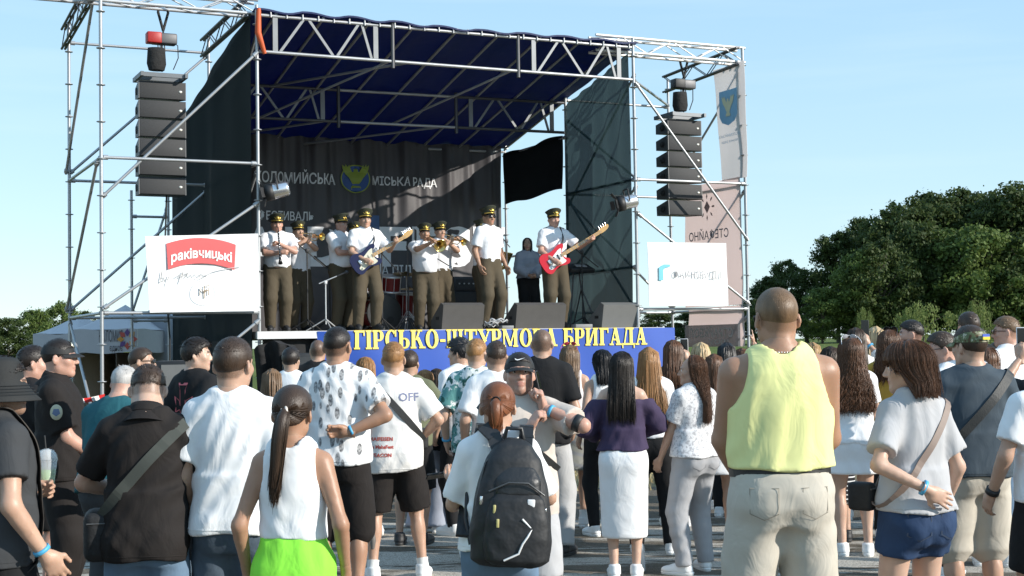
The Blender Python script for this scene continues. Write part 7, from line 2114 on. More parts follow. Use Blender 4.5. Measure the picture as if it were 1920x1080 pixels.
J = person('man in a black polo shirt with a wide dark shoulder strap, head bowed', 272, 6.3, 655, H=1.67, face=3, lod=0, skin='fair', hair='brown', style='short', hairkw=dict(th_side=0.003, th_top=0.018, fade=True), buzz=0.5, nod=30, turn=8, lean=6, bw=1.0, top=TEE(black2, sleeve=0.78, sl=0.008, hem=0.81, fit=1.0, collar=True, amp=A0), bottom=dict(mat=denim, length=1.95, loose=0.012), hr=(0.10, 0.25, 1.12), hl=(-0.12, 0.25, 1.10), pr=(1.0, -0.25, -0.55), pl=(-1.0, -0.25, -0.55), shr='grip', shl='grip')
b1 = bag('crossbody_bag', 'black bag on the hip of the man in the black polo shirt', J, (-0.215, 0.03, 0.93), (0.07, 0.12, 0.11), bagm, 12)
sling(J, (-0.02, -0.02, 1.20), (-0.74, 0.12, 0.66), strap_gr, b1, 0.05, 0, 360)
phone('phone in the hands of the man in the black polo shirt', to_world(J, (0, 0.40, 1.10)), Matrix.Rotation(rad(60), 3, 'X'))

J = person('man in a plain white T-shirt with close cropped brown hair, before the left tower', 436, 6.35, 628, face=-4, lod=0, skin='light', hair='brown', style='short', hairkw=dict(th_side=0.004, th_top=0.012, ln=0.014), buzz=0.6, turn=-14, bw=0.93, top=TEE(white, sleeve=0.72, sl=0.008, hem=0.885, fit=1.06, amp=0.008), bottom=dict(mat=denim_d, length=1.95, loose=0.022), hr=(0.20, 0.12, 0.93), hl=(-0.20, 0.12, 0.93))
q = MB(); s_ = J['s']; q.tube([Vector(J['Pc'](math.cos(a) * 0.070, -0.022 + math.sin(a) * 0.072, 1.497 + 0.012 * math.sin(a)) * s_) for a in np.linspace(0, 2 * math.pi, 24, endpoint=False)], 0.003, 5, closed=True); q.build('necklace', silver, J['root'])

J = person('young woman in a white sleeveless top with a dark ponytail and neon green wrap', 548, 5.6, 719, face=-3, fem=True, lod=0, skin='tan', hair='brown', style='pony', hairkw=dict(path=[(0.0, -0.118, 0.025), (0.0, -0.155, -0.01), (-0.012, -0.160, -0.10), (-0.025, -0.150, -0.20), (-0.04, -0.14, -0.29), (-0.05, -0.135, -0.36)], r=[0.020, 0.034, 0.036, 0.032, 0.025, 0.008], nst=400, sw=0.0017), bw=0.97, turn=-6, top=dict(kind='sleeveless', mat=white, hem=1.075, amp=0.006), bottom=dict(kind='skirt', mat=green, length=0.66, waist=1.09, flare=0.02, name='tied_sweatshirt', amp=0.012), hr=(0.222, 0.04, 0.92), hl=(-0.218, 0.04, 0.92), legs=True)
q = MB(); q.tube([(-0.002, -0.10, 0.055), (0.010, -0.128, 0.03), (0.014, -0.135, 0.0), (0.004, -0.14, -0.03)], [0.004, 0.008, 0.008, 0.004], 6); q.tube([(-0.02, -0.108, 0.04), (-0.006, -0.132, 0.018), (0.0, -0.14, -0.01)], [0.004, 0.007, 0.003], 6)
worn('hair_clip', q, mat('clip_pearl', (0.62, 0.56, 0.50), 0.3), J)
q = MB(); s_ = J['s']; q.tube([Vector(J['Pc'](math.cos(a) * 0.062, -0.020 + math.sin(a) * 0.066, 1.478 + 0.018 * math.sin(a)) * s_) for a in np.linspace(0, 2 * math.pi, 24, endpoint=False)], 0.006, 5, closed=True); q.build('lanyard', mat('lanyard_blue', (0.16, 0.22, 0.45), 0.7), J['root'])

J = person('red haired woman in a white T-shirt and blue jeans wearing a black backpack', 932, 6.2, 713, face=2, fem=True, lod=0, skin='light', hair='auburn', style='pony', hairkw=dict(path=[(0.0, -0.122, 0.035), (0.0, -0.150, 0.02), (0.0, -0.155, -0.03), (0.0, -0.145, -0.08), (0, -0.13, -0.13)], r=[0.018, 0.034, 0.036, 0.030, 0.008], nst=320, sw=0.0017), bw=1.0, turn=-6, nod=4, top=TEE(white, sleeve=0.86, sl=0.004, hem=0.93, amp=0.006), bottom=dict(mat=denim, length=1.95, loose=0.006, waist=1.0), hr=(0.14, 0.28, 1.05), pr=(1, -0.4, -0.6), hl=('w', 853, 900, 6.44), pl=(-0.25, -0.7, -1), shl='hold', palm_l=(0.2, 0.3, 1), hdir_l=(-0.3, 1, 0.1))
q = MB(); q.lathe([(0.020, -0.008), (0.025, 0), (0.020, 0.008)], 12, Matrix.Translation((0, -0.128, 0.033)) @ Matrix.Rotation(rad(80), 4, 'X'), caps=False); worn('hair_band', q, rubber, J)
phone('dark phone held out by the red haired woman', at(830, 890, 6.55), Matrix.Rotation(rad(25), 3, 'Z') @ Matrix.Rotation(rad(68), 3, 'X') @ Matrix.Rotation(rad(75), 3, 'Y'))
# backpack
s_ = J['s']; r = empty('backpack'); r.matrix_world = J['root'].matrix_basis @ Matrix.Translation((-0.005, -0.115, 0)) @ Matrix.Rotation(rad(3), 4, 'Y'); tag(r, 'black backpack with white trim worn by the red haired woman', 'backpack')
pk = mat('pack_black', (0.012, 0.013, 0.015), 0.62, var=0.2, bump=0.5, bscale=9, bdist=0.03); pk2 = mat('pack_black_shiny', (0.016, 0.017, 0.019), 0.42, bump=0.35, bscale=14, bdist=0.02)
f = Field((-0.26, -0.30, 0.72), (0.26, 0.08, 1.36), 0.009)
f.add(loft((0, -0.095, 0), np.eye(3), [0.775, 0.80, 0.88, 1.0, 1.12, 1.22, 1.28, 1.305], [0.13, 0.165, 0.172, 0.165, 0.145, 0.115, 0.075, 0.03], [0.07, 0.095, 0.108, 0.105, 0.095, 0.082, 0.06, 0.03], [0, 0, 0, 0, 0.01, 0.02, 0.035, 0.04], k=0.03, pw=2.8))
f.folds(0.004, np.random.default_rng(3)); V, Q = f.mesh(); link('pack_body', np_mesh('pack_body', V, Q), r, pk)
f = Field((-0.26, -0.36, 0.72), (0.26, 0.0, 1.30), 0.009)
f.add(loft((0.02, -0.175, 0), np.eye(3), [0.79, 0.81, 0.90, 0.98, 1.06, 1.09], [0.10, 0.13, 0.138, 0.132, 0.11, 0.08], [0.04, 0.055, 0.06, 0.055, 0.04, 0.015], [0] * 6, k=0.02, pw=3.0)); f.folds(0.003, np.random.default_rng(4))
V, Q = f.mesh(); po = link('front_pocket', np_mesh('front_pocket', V, Q), r, pk)
f = Field((-0.2, -0.36, 1.0), (0.24, 0.0, 1.30), 0.009)
f.add(loft((0.02, -0.165, 0), np.eye(3), [1.06, 1.08, 1.14, 1.19, 1.21], [0.07, 0.098, 0.095, 0.07, 0.04], [0.02, 0.035, 0.04, 0.03, 0.01], [0, 0, 0.01, 0.03, 0.04], k=0.02, pw=2.6)); V, Q = f.mesh(); link('top_pocket', np_mesh('top_pocket', V, Q), r, pk2)
q = MB(); q.tube([(-0.005 + 0.045, -0.232, 0.985), (0.082, -0.226, 0.945), (0.065, -0.236, 0.915), (0.045, -0.238, 0.885), (0.03, -0.238, 0.845), (-0.01, -0.238, 0.825), (-0.03, -0.236, 0.815)], 0.0045, 6); q.build('white_trim', mat('trim_white', (0.70, 0.70, 0.70), 0.5), po)
q = MB(); q.rbox((0.075, -0.213, 1.045), (0.016, 0.004, 0.020), 0.004); q.build('badge', mat('trim_white', (0.70, 0.70, 0.70), 0.5), po)
for x, y, z in ((-0.075, -0.212, 1.02), (-0.06, -0.23, 0.965), (-0.13, -0.17, 1.05), (0.135, -0.19, 1.01)):
    q = MB(); q.rbox((x, y, z), (0.006, 0.004, 0.018), 0.003); q.build('zip_pull', mat('zip_yellow', (0.45, 0.40, 0.16), 0.5) if x in (-0.075, -0.06) else silver, r)
q = MB(); q.tube([(-0.10, -0.19, 1.09), (-0.02, -0.21, 1.13), (0.06, -0.21, 1.13), (0.13, -0.19, 1.08)], 0.004, 6); q.tube([(-0.15, -0.15, 0.85), (-0.15, -0.14, 1.05), (-0.12, -0.12, 1.2), (-0.05, -0.10, 1.28)], 0.004, 6); q.build('zipper', mat('zip', (0.10, 0.10, 0.10), 0.4, 0.5), r)
q = MB(); q.tube([(-0.04, -0.045, 1.30), (-0.03, -0.06, 1.345), (0.03, -0.06, 1.345), (0.04, -0.045, 1.30)], 0.010, 8); q.build('grab_handle', pk2, r)
for sd, x0, x1 in ((-1, -0.06, -0.125), (1, 0.05, 0.055)):
    q = MB(); P = [Vector((x0, -0.05, 1.25)), Vector((x0 * .6 + x1 * .4, -0.03, 1.31)), Vector((x1, -0.005, 1.345)), Vector((x1 * 1.05, 0.07, 1.345)), Vector((x1 * 1.1, 0.17, 1.29)), Vector((x1 * 1.2, 0.22, 1.15)), Vector((x1 * 1.5, 0.17, 1.0)), Vector((x1 * 1.6, 0.02, 0.88))]
    for a, b in zip(P[:-1], P[1:]):
        d = (b - a); L = d.length; sdv = Vector((1, 0, 0)); nrm = d.cross(sdv).normalized()
        q.box((a + b) / 2, (0.030, 0.008, L / 2 + 0.006), Matrix((d.normalized().cross(nrm) * -1, nrm, d.normalized())).transposed())
    q.build('shoulder_strap', pk2, r)
q = MB(); q.tube([(-0.16, 0.0, 0.82), (-0.19, 0.05, 0.95), (-0.185, 0.12, 1.1)], 0.010, 6); q.build('side_strap', pk2, r)

J = person('tall man with close-cropped hair in a neon yellow tank top and pale trousers', 1455, 6.25, 533, face=4, lod=0, skin='tan', hair='dirty', style='short', hairkw=dict(th_side=0.0012, th_top=0.0, n=5200, ln=0.007), buzz=-0.5, bw=1.12, turn=6, nod=2, headk=1.02, top=dict(kind='tank', mat=yellow, hem=1.025, fit=1.18, amp=0.009, over=False), bottom=dict(mat=khaki, length=1.9, loose=0.026, waist=1.02, amp=0.006), hr=(0.08, 0.20, 0.97), hl=(-0.10, 0.20, 0.94), pr=(1.0, -0.35, 0.0), pl=(-1.0, -0.35, 0.0), fr=(0.15, 0, -10), fl=(-0.15, 0, 10))
pockets(J, 'trousers', stitch_k, 0.90, 0.10, 0.06, 0.07, 0.003)
glasses(J, dark_lens, black_p)
strap(J, (0, 0, 1.012), (0, 0.05, 1), 0.035, 0.004, belt_m, 'belt', J['root'], names=('trousers',), off=0.003)
q = MB(); s_ = J['s']
for a in np.linspace(0, 2 * math.pi, 44, endpoint=False): q.lathe([(0.0, -0.004), (0.0045, 0), (0.0, 0.004)], 6, Matrix.Translation(Vector(J['Pc'](math.cos(a) * 0.079, -0.024 + math.sin(a) * 0.083, 1.497 + 0.016 * math.sin(a)) * s_)), caps=False)
q.build('chain_necklace', silver, J['root'])
q = MB(); q.tube([(-0.083, -0.004, -0.036), (-0.086, 0.004, -0.046), (-0.083, 0.0, -0.056), (-0.080, -0.006, -0.046)], 0.002, 5, closed=True); worn('earring', q, silver, J)

J = person('woman with a chestnut bob in a grey T-shirt and denim shorts, hand on her back', 1706, 6.5, 634, face=24, fem=True, lod=0, skin='fair', hair='chestnut', style='fall', hairkw=dict(zend=-0.135, phimax=158, bangs=0.030, sidelen=-0.02, nst=1100, flare=0.16, puff=0.010, back=-0.10, sw=0.0018), bw=0.92, turn=40, nod=4, eyes=True, top=TEE(lgrey, sleeve=0.70, sl=0.010, hem=0.945, fit=1.16, amp=0.009), bottom=dict(mat=denim_n, length=0.37, loose=0.022, name='shorts', waist=1.0, amp=0.006), hl=(-0.085, -0.205, 1.06), pl=(-1, 0.15, -0.2), palm_l=(0.1, 1, 0.1), hdir_l=(0.9, -0.08, -0.45), shl='flat', hr=(0.26, 0.10, 0.93))
wristband(J, -1, band_blue); pockets(J, 'shorts', stitch, 0.885, 0.085, 0.055, 0.065, 0.004)
b1 = bag('crossbody_bag', 'black bag hanging in front of the woman with the chestnut bob', J, (-0.20, 0.13, 1.01), (0.035, 0.06, 0.065), bagm, 25)
sling(J, (-0.02, 0.0, 1.20), (-0.78, 0.10, 0.60), mat('strap_taupe', (0.22, 0.16, 0.13), 0.6), b1, 0.032)

# right edge: man mostly outside the frame
J = person('man cut by the right edge in a white and black shirt with a black watch', 1962, 7.4, 640, face=6, lod=0, hair='brown', top=TEE(white, sleeve=0.7, sl=0.01), bottom=dict(mat=black, length=0.95, loose=0.03), hl=(-0.29, 0.10, 0.92))
wristband(J, -1, black_p, 'watch', 0.92, 0.03, 0.036)

# ------------------------------------------------------------------ left group
J = person('police officer in black uniform and cap standing in profile', 112, 9.2, 628, crown=0.012, face=-82, lod=0, skin='rosy', hair='dark', style='short', hairkw=dict(th_top=0.005, n=900), bw=1.12, belly=0.02, eyes=True, top=TEE(black2, sleeve=0.80, sl=0.008, hem=0.86, fit=1.1, collar=True), bottom=dict(mat=black2, length=1.95, loose=0.025), hr=(0.06, 0.24, 0.98), hl=(-0.02, 0.26, 0.98), pr=(0.8, -1, 0), pl=(-0.8, -1, 0), shr='hold', shl='hold', shoes='black')
ball_cap(J, mat('cap_black', (0.012, 0.012, 0.012), 0.7), badge=mat('badge_silver', (0.6, 0.58, 0.45), 0.3, 0.6))
S, E, W = J['arms'][1]; c = S + (E - S) * 0.42; s_ = J['s']
q = MB(); q.lathe([(0.045, 0), (0.042, 0.004), (0, 0.005)], 18, Matrix.Translation(Vector((c + A(0.082, 0, 0)) * s_)) @ Matrix.Rotation(rad(90), 4, 'Y') @ Matrix.Diagonal((1.1, 0.85, 1, 1))); pa = q.build('sleeve_patch', mat('patch_gold', (0.50, 0.47, 0.34), 0.7), J['root'])
q = MB(); q.lathe([(0.026, 0.0055), (0, 0.007)], 5, Matrix.Translation(Vector((c + A(0.082, 0, 0)) * s_)) @ Matrix.Rotation(rad(90), 4, 'Y'), caps=False); q.build('patch_star', mat('patch_blue', (0.12, 0.16, 0.26), 0.7), pa)

J = person('man in a black T-shirt and striped black shorts behind the bucket hat', 62, 9.7, 645, face=-62, lod=1, hair='dark', skin='rosy', top=TEE(black, hem=0.85, fit=1.1), bottom=dict(mat=black, length=0.96, loose=0.03, name='shorts'), hr=(0.12, 0.25, 1.02), hl=(-0.08, 0.27, 1.02), pr=(0.9, -0.8, 0), pl=(-0.9, -0.8, 0), fr=(0.12, 0.08, -10), fl=(-0.12, -0.05, 10), socks=0.06)
Hp = J['pel']; s_ = J['s']
for k, cc_ in enumerate(((0.7, 0.7, 0.7), (0.5, 0.04, 0.05), (0.06, 0.10, 0.4))):
    strap_m = mat('side_stripe_%d' % k, cc_, 0.8); q = MB(); q.box(Vector((0.192 * s_, (-0.012 + 0.012 * k) * s_, 0.62 * s_)), (0.004, 0.006, 0.12)); q.build('side_stripe', strap_m, J['root'])
J = person('security man with cropped hair and dark sunglasses before the tent', 266, 11.5, 648, face=-84, lod=1, skin='light', hair='brown', style='short', hairkw=dict(th_side=0.002, th_top=0.006, n=600), top=TEE(black), bottom=dict(mat=black), eyes=False)
glasses(J, dark_lens, black_p)
J = person('white haired man in a teal shirt standing bent forward behind the black polo', 206, 8.6, 690, H=1.64, face=-20, lod=1, skin='rosy', hair='grey', style='short', hairkw=dict(th_side=0.003, th_top=0.004), lean=14, nod=10, bw=1.12, top=TEE(teal, sleeve=0.8), bottom=dict(mat=char), hr=(0.1, 0.3, 1.0), hl=(-0.12, 0.3, 1.0))
J = person('young man in a black T-shirt with a red outlined cross on its back', 368, 10.8, 632, face=-36, lod=1, skin='fair', hair='dark', style='short', hairkw=dict(th_side=0.012, th_top=0.024, ln=0.035), turn=-44, eyes=True, top=TEE(black, sleeve=0.8), bottom=dict(mat=black), hr=(0.06, -0.20, 0.98), hl=(-0.04, -0.21, 0.97), pr=(1, -0.6, 0), pl=(-1, -0.6, 0), palm_r=(0, -1, 0), palm_l=(0, -1, 0), shr='hold', shl='fist')
q = MB()
cr = [(-0.10, 0.10), (-0.04, 0.07), (-0.03, 0.03), (-0.03, 0.16), (-0.05, 0.20), (0.05, 0.20), (0.03, 0.16), (0.03, 0.03), (0.04, 0.07), (0.10, 0.10), (0.10, -0.02), (0.04, 0.0), (0.025, -0.03), (0.04, -0.24), (0, -0.30), (-0.04, -0.24), (-0.025, -0.03), (-0.04, 0.0), (-0.10, -0.02)]
n_ = len(cr); q.add([(x, z, 0) for x, z in cr] + [(x * .84, z * .92 - 0.003, 0) for x, z in cr], [(i, (i + 1) % n_, n_ + (i + 1) % n_, n_ + i) for i in range(n_)])
decal(J, q.mesh('cross', fix=False), 'shirt', (0.0, 1.22 * J['s']), mat('print_red', (0.62, 0.14, 0.16), 0.7), 'cross_print')
J = person('brown haired woman, only her head showing left of the ponytail', 510, 11.8, 690, face=0, fem=True, lod=2, hair='dirty', style='fall', hairkw=dict(zend=-0.3), top=TEE(black), bottom=dict(mat=black))
J = person('dark haired man, head showing between the tower and the leaf print shirt', 546, 13.5, 650, face=-10, lod=2, hair='dark', hairkw=dict(th_side=0.01, th_top=0.02), top=TEE(white), bottom=dict(mat=black))
J = person('man with cropped dark hair just left of the leaf print shirt', 596, 14.8, 633, face=0, lod=2, hair='dark', style=None, buzz=0.8, top=TEE(black), bottom=dict(mat=black))

# ------------------------------------------------------------------ middle group
J = person('man in a white leaf print shirt with one hand on his back', 632, 9.2, 609, face=-6, lod=0, skin='tan', hair='dark', style='short', hairkw=dict(th_side=0.003, th_top=0.008, ln=0.012, fade=True), buzz=0.7, turn=-10, top=TEE(leafy, sleeve=0.72, sl=0.012, hem=0.90, fit=1.18, amp=0.006), bottom=dict(mat=black2, length=1.0, loose=0.03, name='shorts'), hr=(0.10, -0.19, 1.10), pr=(1.0, -0.1, -0.15), palm_r=(-0.2, -1, 0), hdir_r=(-0.95, -0.15, 0.1), shr='hold', hl=(-0.25, 0.05, 0.92), socks=0.05)
wristband(J, 1, band_blue)
q = MB(); s_ = J['s']; q.tube([Vector(J['Pc'](math.cos(a) * 0.070, -0.024 + math.sin(a) * 0.074, 1.50 + 0.014 * math.sin(a)) * s_) for a in np.linspace(0, 2 * math.pi, 24, endpoint=False)], 0.006, 5, closed=True); q.build('lanyard', strap_bk, J['root'])
J = person('young man in a printed white T-shirt and black shorts with a tattooed calf', 737, 10.4, 640, face=8, lod=0, skin='light', hair='honey', style='short', hairkw=dict(th_side=0.004, th_top=0.018, fade=True), buzz=0.55, turn=-10, top=TEE(offw, sleeve=0.82, sl=0.02, hem=0.80, fit=1.25, amp=0.006, slant=0.12), bottom=dict(mat=black2, length=0.92, loose=0.045, name='shorts'), fr=(0.20, 0.02, -14), fl=(-0.17, -0.02, 12), hr=(0.20, 0.12, 1.02), pr=(1, -0.8, 0), hl=(-0.26, 0.03, 0.95), socks=0.07)
b1 = bag('crossbody_bag', 'small black bag in front of the young man with the tattooed calf', J, (0.20, 0.14, 1.02), (0.06, 0.05, 0.08), bagm)
sling(J, (0.03, 0, 1.22), (0.74, 0.1, 0.66), strap_bk, b1, 0.05)
for bdy, x, z, sz, m_ in (('OFF', 0.10, 1.30, 0.085, mat('print_blue', (0.20, 0.22, 0.34), 0.8)), ('HAIFEISEN', -0.10, 1.02, 0.036, mat('print_dark_red', (0.45, 0.07, 0.05), 0.8)), ('La MahaFest', -0.10, 0.965, 0.034, mat('print_dark_red', (0.45, 0.07, 0.05), 0.8)), ('WEACON', -0.11, 0.905, 0.036, mat('print_dark_red', (0.45, 0.07, 0.05), 0.8))):
    decal(J, text_mesh(bdy, sz, offset=0.0012, res=2), 'shirt', (x, z), m_, 'lettering')
K, An = None, None
q = MB(); q.tube([Vector((-0.165, -0.062, 0.36)) * J['s'], Vector((-0.168, -0.066, 0.30)) * J['s'], Vector((-0.17, -0.064, 0.24)) * J['s']], [0.012, 0.022, 0.012], 8); q.build('tattoo', mat('ink', (0.14, 0.13, 0.12), 0.6), J['root'])
J = person('man in a dark olive T-shirt standing arm akimbo behind the tattooed young man', 768, 12.2, 655, face=-10, lod=1, hair='brown', top=TEE(olive_t, sleeve=0.7), bottom=dict(mat=black, length=0.96, loose=0.03, name='shorts'), hr=(0.16, 0.10, 1.05), pr=(1, -0.3, 0), shoes='black')
wristband(J, 1, band_blue)
person('girl in a black top and wide pale blue trousers', 797, 13.0, 692, face=-12, fem=True, lod=1, hair='honey', style='fall', hairkw=dict(zend=-0.2), top=TEE(black), bottom=dict(mat=lilac, length=1.97, loose=0.05, flare=0.03), hr=(0.2, 0.15, 0.98))
person('red blond girl with bobbed hair behind the leaf print shirt', 685, 12.8, 668, face=10, fem=True, lod=1, hair='honey', style='fall', hairkw=dict(zend=-0.18, phimax=140), top=TEE(white), bottom=dict(mat=denim, length=0.5, loose=0.02, name='shorts'))
person('girl in a black sleeveless dress with long brown hair before the banner', 818, 14.8, 690, face=15, fem=True, lod=1, hair='brown', style='fall', hairkw=dict(zend=-0.28), top=dict(kind='sleeveless', mat=black, hem=0.95), bottom=dict(kind='skirt', mat=black, length=0.62, flare=0.02), eyes=False)
person('boy with dark hair turned sideways beside the floral shirt', 862, 12.8, 634, face=40, lod=1, hair='black', hairkw=dict(th_side=0.014, th_top=0.03, ln=0.04), top=TEE(white), bottom=dict(mat=black), turn=25)
J = person('man in a green and white floral shirt touching his ear', 893, 11.4, 633, face=-8, lod=1, skin='fair', hair='honey', style='short', hairkw=dict(th_side=0.003, th_top=0.014, fade=True), buzz=0.5, turn=-12, top=TEE(floral, sleeve=0.80, sl=0.02, hem=0.84, fit=1.2), bottom=dict(mat=black, length=0.96, loose=0.03, name='shorts'), hr=(0.13, 0.06, 1.60), pr=(1, 0.1, -1), shr='hold', palm_r=(-1, 0, 0), hl=(-0.26, 0.04, 0.92))
wristband(J, -1, band_blue)
J = person('man in a white T-shirt with a fresh haircut beside the floral shirt', 930, 10.9, 637, face=4, lod=1, skin='light', hair='brown', style='short', hairkw=dict(th_side=0.003, th_top=0.014, fade=True), buzz=0.55, top=TEE(white, sleeve=0.8, sl=0.015, fit=1.15), bottom=dict(mat=black), hl=(-0.25, 0.05, 0.92))
J = person('man in a black cap and beige T-shirt facing the camera on the phone', 974, 7.6, 652, crown=0.012, face=186, lod=0, skin='rosy', hair='dark', style='short', hairkw=dict(th_top=0.004, n=500), stub=0.25, eyes=True, turn=-4, nod=-6, top=TEE(beige, sleeve=0.75, sl=0.016, hem=0.82, fit=1.2, amp=0.008), bottom=dict(mat=lgrey, length=0.98, loose=0.035, name='shorts'), hl=(-0.115, 0.11, 1.43), pl=(-1, 0.1, -0.5), shl='grip', palm_l=(1, -0.1, 0.1), hdir_l=(0.15, 0.05, 1), hr=(-0.03, 0.20, 1.33), pr=(0.9, 0.2, -0.8), shr='grip', palm_r=(-1, -0.2, 0.2), hdir_r=(-0.5, 0.1, 0.8))
co_ = ball_cap(J, mat('cap_black', (0.012, 0.012, 0.012), 0.7))
sw_ = [(-0.030, 0.004), (-0.026, -0.006), (-0.016, -0.010), (-0.004, -0.008), (0.032, 0.008), (-0.006, -0.002), (-0.018, -0.003), (-0.024, 0.002)]
from mathutils.geometry import tessellate_polygon
q = MB(); q.add([(-x, 0.0, z) for x, z in sw_], [tuple(f) for f in tessellate_polygon([[Vector((x, z, 0)) for x, z in sw_]])])
so_ = worn('swoosh_mark', q, mat('trim_white', (0.70, 0.70, 0.70), 0.5), J, co_); so_.matrix_local = Matrix.Translation((0, 0.093, 0.080)) @ Matrix.Rotation(rad(28), 4, 'X')
phone('phone held to the ear of the man in the black cap', to_world(J, (-0.098, 0.07, 1.555)), Matrix.Rotation(rad(80), 3, 'Z') @ Matrix.Rotation(rad(-12), 3, 'X'))
wristband(J, -1, band_blue, t=0.8)
wristband(J, -1, black_p, 'watch', 0.12, 0.04, 0.047)
b1 = bag('chest_bag', 'dark sling bag on the chest of the man on the phone', J, (0.0, 0.17, 1.22), (0.05, 0.03, 0.07), bagm)
sling(J, (0, 0, 1.25), (-0.6, 0, 0.7), strap_bk, b1, 0.045)
J = person('man in a black T-shirt and pale grey joggers before the banner', 1016, 11.4, 612, face=-6, lod=1, skin='light', hair='dark', style=None, buzz=0.75, top=TEE(black, sleeve=0.8, sl=0.01, fit=1.1, hem=0.86), bottom=dict(mat=joggers, length=1.92, loose=0.028), shoes='black', hr=(0.22, 0.14, 0.95), hl=(-0.24, 0.06, 0.92), fr=(0.14, 0.04, -20))
b1 = bag('waist_bag', 'black quilted pouch at the hip of the man in grey joggers', J, (0.17, -0.10, 1.0), (0.06, 0.045, 0.10), bagm)
J = person('woman with red sunglasses on her head in a pale top and grey skirt', 1068, 13.2, 645, face=-10, fem=True, lod=1, skin='light', hair='dirty', style='fall', hairkw=dict(zend=-0.36), top=dict(kind='sleeveless', mat=pinkw, hem=0.95), bottom=dict(kind='skirt', mat=rain, length=0.55, flare=0.0), socks=0.08)
glasses(J, mat('lens_red', (0.5, 0.05, 0.07), 0.2), mat('frame_red', (0.5, 0.05, 0.07), 0.4), up=True)
J = person('girl in a white sleeveless top and black cap half hidden by the purple blouse', 1128, 12.6, 654, face=20, fem=True, lod=1, skin='light', hair='black', style='fall', hairkw=dict(zend=-0.2), top=dict(kind='sleeveless', mat=white, hem=0.95), bottom=dict(mat=black, length=1.9))
ball_cap(J, mat('cap_black', (0.012, 0.012, 0.012), 0.7))
J = person('woman with long black hair in a purple off-shoulder blouse and white midi skirt', 1165, 10.35, 657, face=-4, fem=True, lod=0, skin='fair', hair='dark', style='fall', hairkw=dict(zend=-0.40, nst=650, wide=1.05, sw=0.0019), turn=-5, bw=0.98, top=dict(kind='off', mat=purple, sleeve=1.75, sl=0.020, hem=0.98, fit=1.15, amp=0.010), bottom=dict(kind='skirt', mat=white, length=0.31, flare=-0.012, waist=1.03, amp=0.0025), hl=(-0.20, 0.20, 1.08), pl=(-0.8, -0.8, -0.4), hr=(0.10, 0.28, 1.10), pr=(1, -0.3, -0.3), fr=(0.085, 0.0, -6), fl=(-0.085, 0.0, 6))
J = person('woman with very long honey blond hair, white top and black trousers', 1216, 11.5, 649, face=-6, fem=True, lod=1, skin='light', hair='honey', style='fall', hairkw=dict(zend=-0.54, wide=1.75, nst=900, phimax=112, sw=0.0016), top=TEE(white, hem=0.98, sleeve=0.6), bottom=dict(mat=black, length=1.92, loose=0.012), fr=(0.16, -0.02, -12), fl=(-0.13, 0.0, 8), hr=(0.12, 0.3, 1.1), hl=(-0.12, 0.3, 1.1))
J = person('brown haired woman holding a phone up with her arm bent, before the speakers', 1262, 13.2, 636, face=-10, fem=True, lod=1, hair='chestnut', style='fall', hairkw=dict(zend=-0.3), top=TEE(black), bottom=dict(mat=black), hr=('w', 1290, 676, 13.5), pr=(1, -0.2, -0.8), shr='hold', palm_r=(-0.6, 0.6, 0), hdir_r=(-0.1, 0.1, 1))
phone('white cased phone raised by the brown haired woman', at(1283, 650, 13.55), Matrix.Rotation(rad(-8), 3, 'Z'), mat('case_white', (0.72, 0.70, 0.70), 0.4))
J = person('woman in profile with long wavy brown hair, pale T-shirt and grey jeans', 1298, 10.5, 664, face=38, fem=True, lod=0, skin='light', hair='chestnut', style='fall', hairkw=dict(zend=-0.40, curl=0.010, nst=650, sw=0.002, wide=1.25, phimax=105), turn=38, bw=1.12, eyes=True, top=TEE(mottle, sleeve=0.66, sl=0.012, hem=0.93, amp=0.006), bottom=dict(mat=gjean, length=1.95, loose=0.010, amp=0.006), hl=(-0.19, 0.20, 0.90), pl=(-0.5, -1, 0), hr=(0.2, 0.15, 0.95), fr=(0.14, 0.05, -24), fl=(-0.15, 0.0, 26))
pockets(J, 'trousers', mat('stitch_grey', (0.2, 0.2, 0.21), 0.8), 0.90)
person('woman with straight reddish brown hair right behind the wavy haired one', 1338, 12.2, 662, face=-8, fem=True, lod=1, hair='chestnut', style='fall', hairkw=dict(zend=-0.42), top=TEE(white), bottom=dict(kind='skirt', mat=white, length=0.62, flare=0.02))
person('pale blond woman further back between two dark haired heads', 1313, 14.4, 641, face=5, fem=True, lod=2, hair='pale', style='fall', hairkw=dict(zend=-0.2, nst=200), top=TEE(black), bottom=dict(mat=black))
person('woman with sleek black hair further back beside the pale blond one', 1362, 13.8, 641, face=-15, fem=True, lod=2, hair='black', style='fall', hairkw=dict(zend=-0.3, nst=200), top=TEE(black), bottom=dict(mat=black))
person('short brown haired girl far back left of the yellow tank top', 1390, 15.2, 652, face=0, fem=True, lod=2, hair='chestnut', style='fall', hairkw=dict(zend=-0.2), top=TEE(offw), bottom=dict(mat=black))
person('honey haired girl raising one hand far back beside the yellow tank top', 1407, 16, 650, face=0, fem=True, lod=2, hair='honey', style='fall', hairkw=dict(zend=-0.2), top=TEE(white), bottom=dict(mat=black), hr=('w', 1412, 640, 16.2), hdir_r=(0, 0, 1), pr=(1, 0, -1), shr='flat')
person('woman in a black and white striped dress partly behind the yellow tank top', 1556, 12.0, 648, face=0, fem=True, lod=1, hair='brown', style='fall', hairkw=dict(zend=-0.3), top=TEE(black), bottom=dict(kind='skirt', mat=stripe, length=0.35, flare=0.0), shoes='black')
person('woman with fair wavy hair far back right of the yellow shoulder', 1522, 14.5, 641, face=10, fem=True, lod=2, hair='blond', style='fall', hairkw=dict(zend=-0.25, nst=200), top=TEE(white), bottom=dict(mat=black))
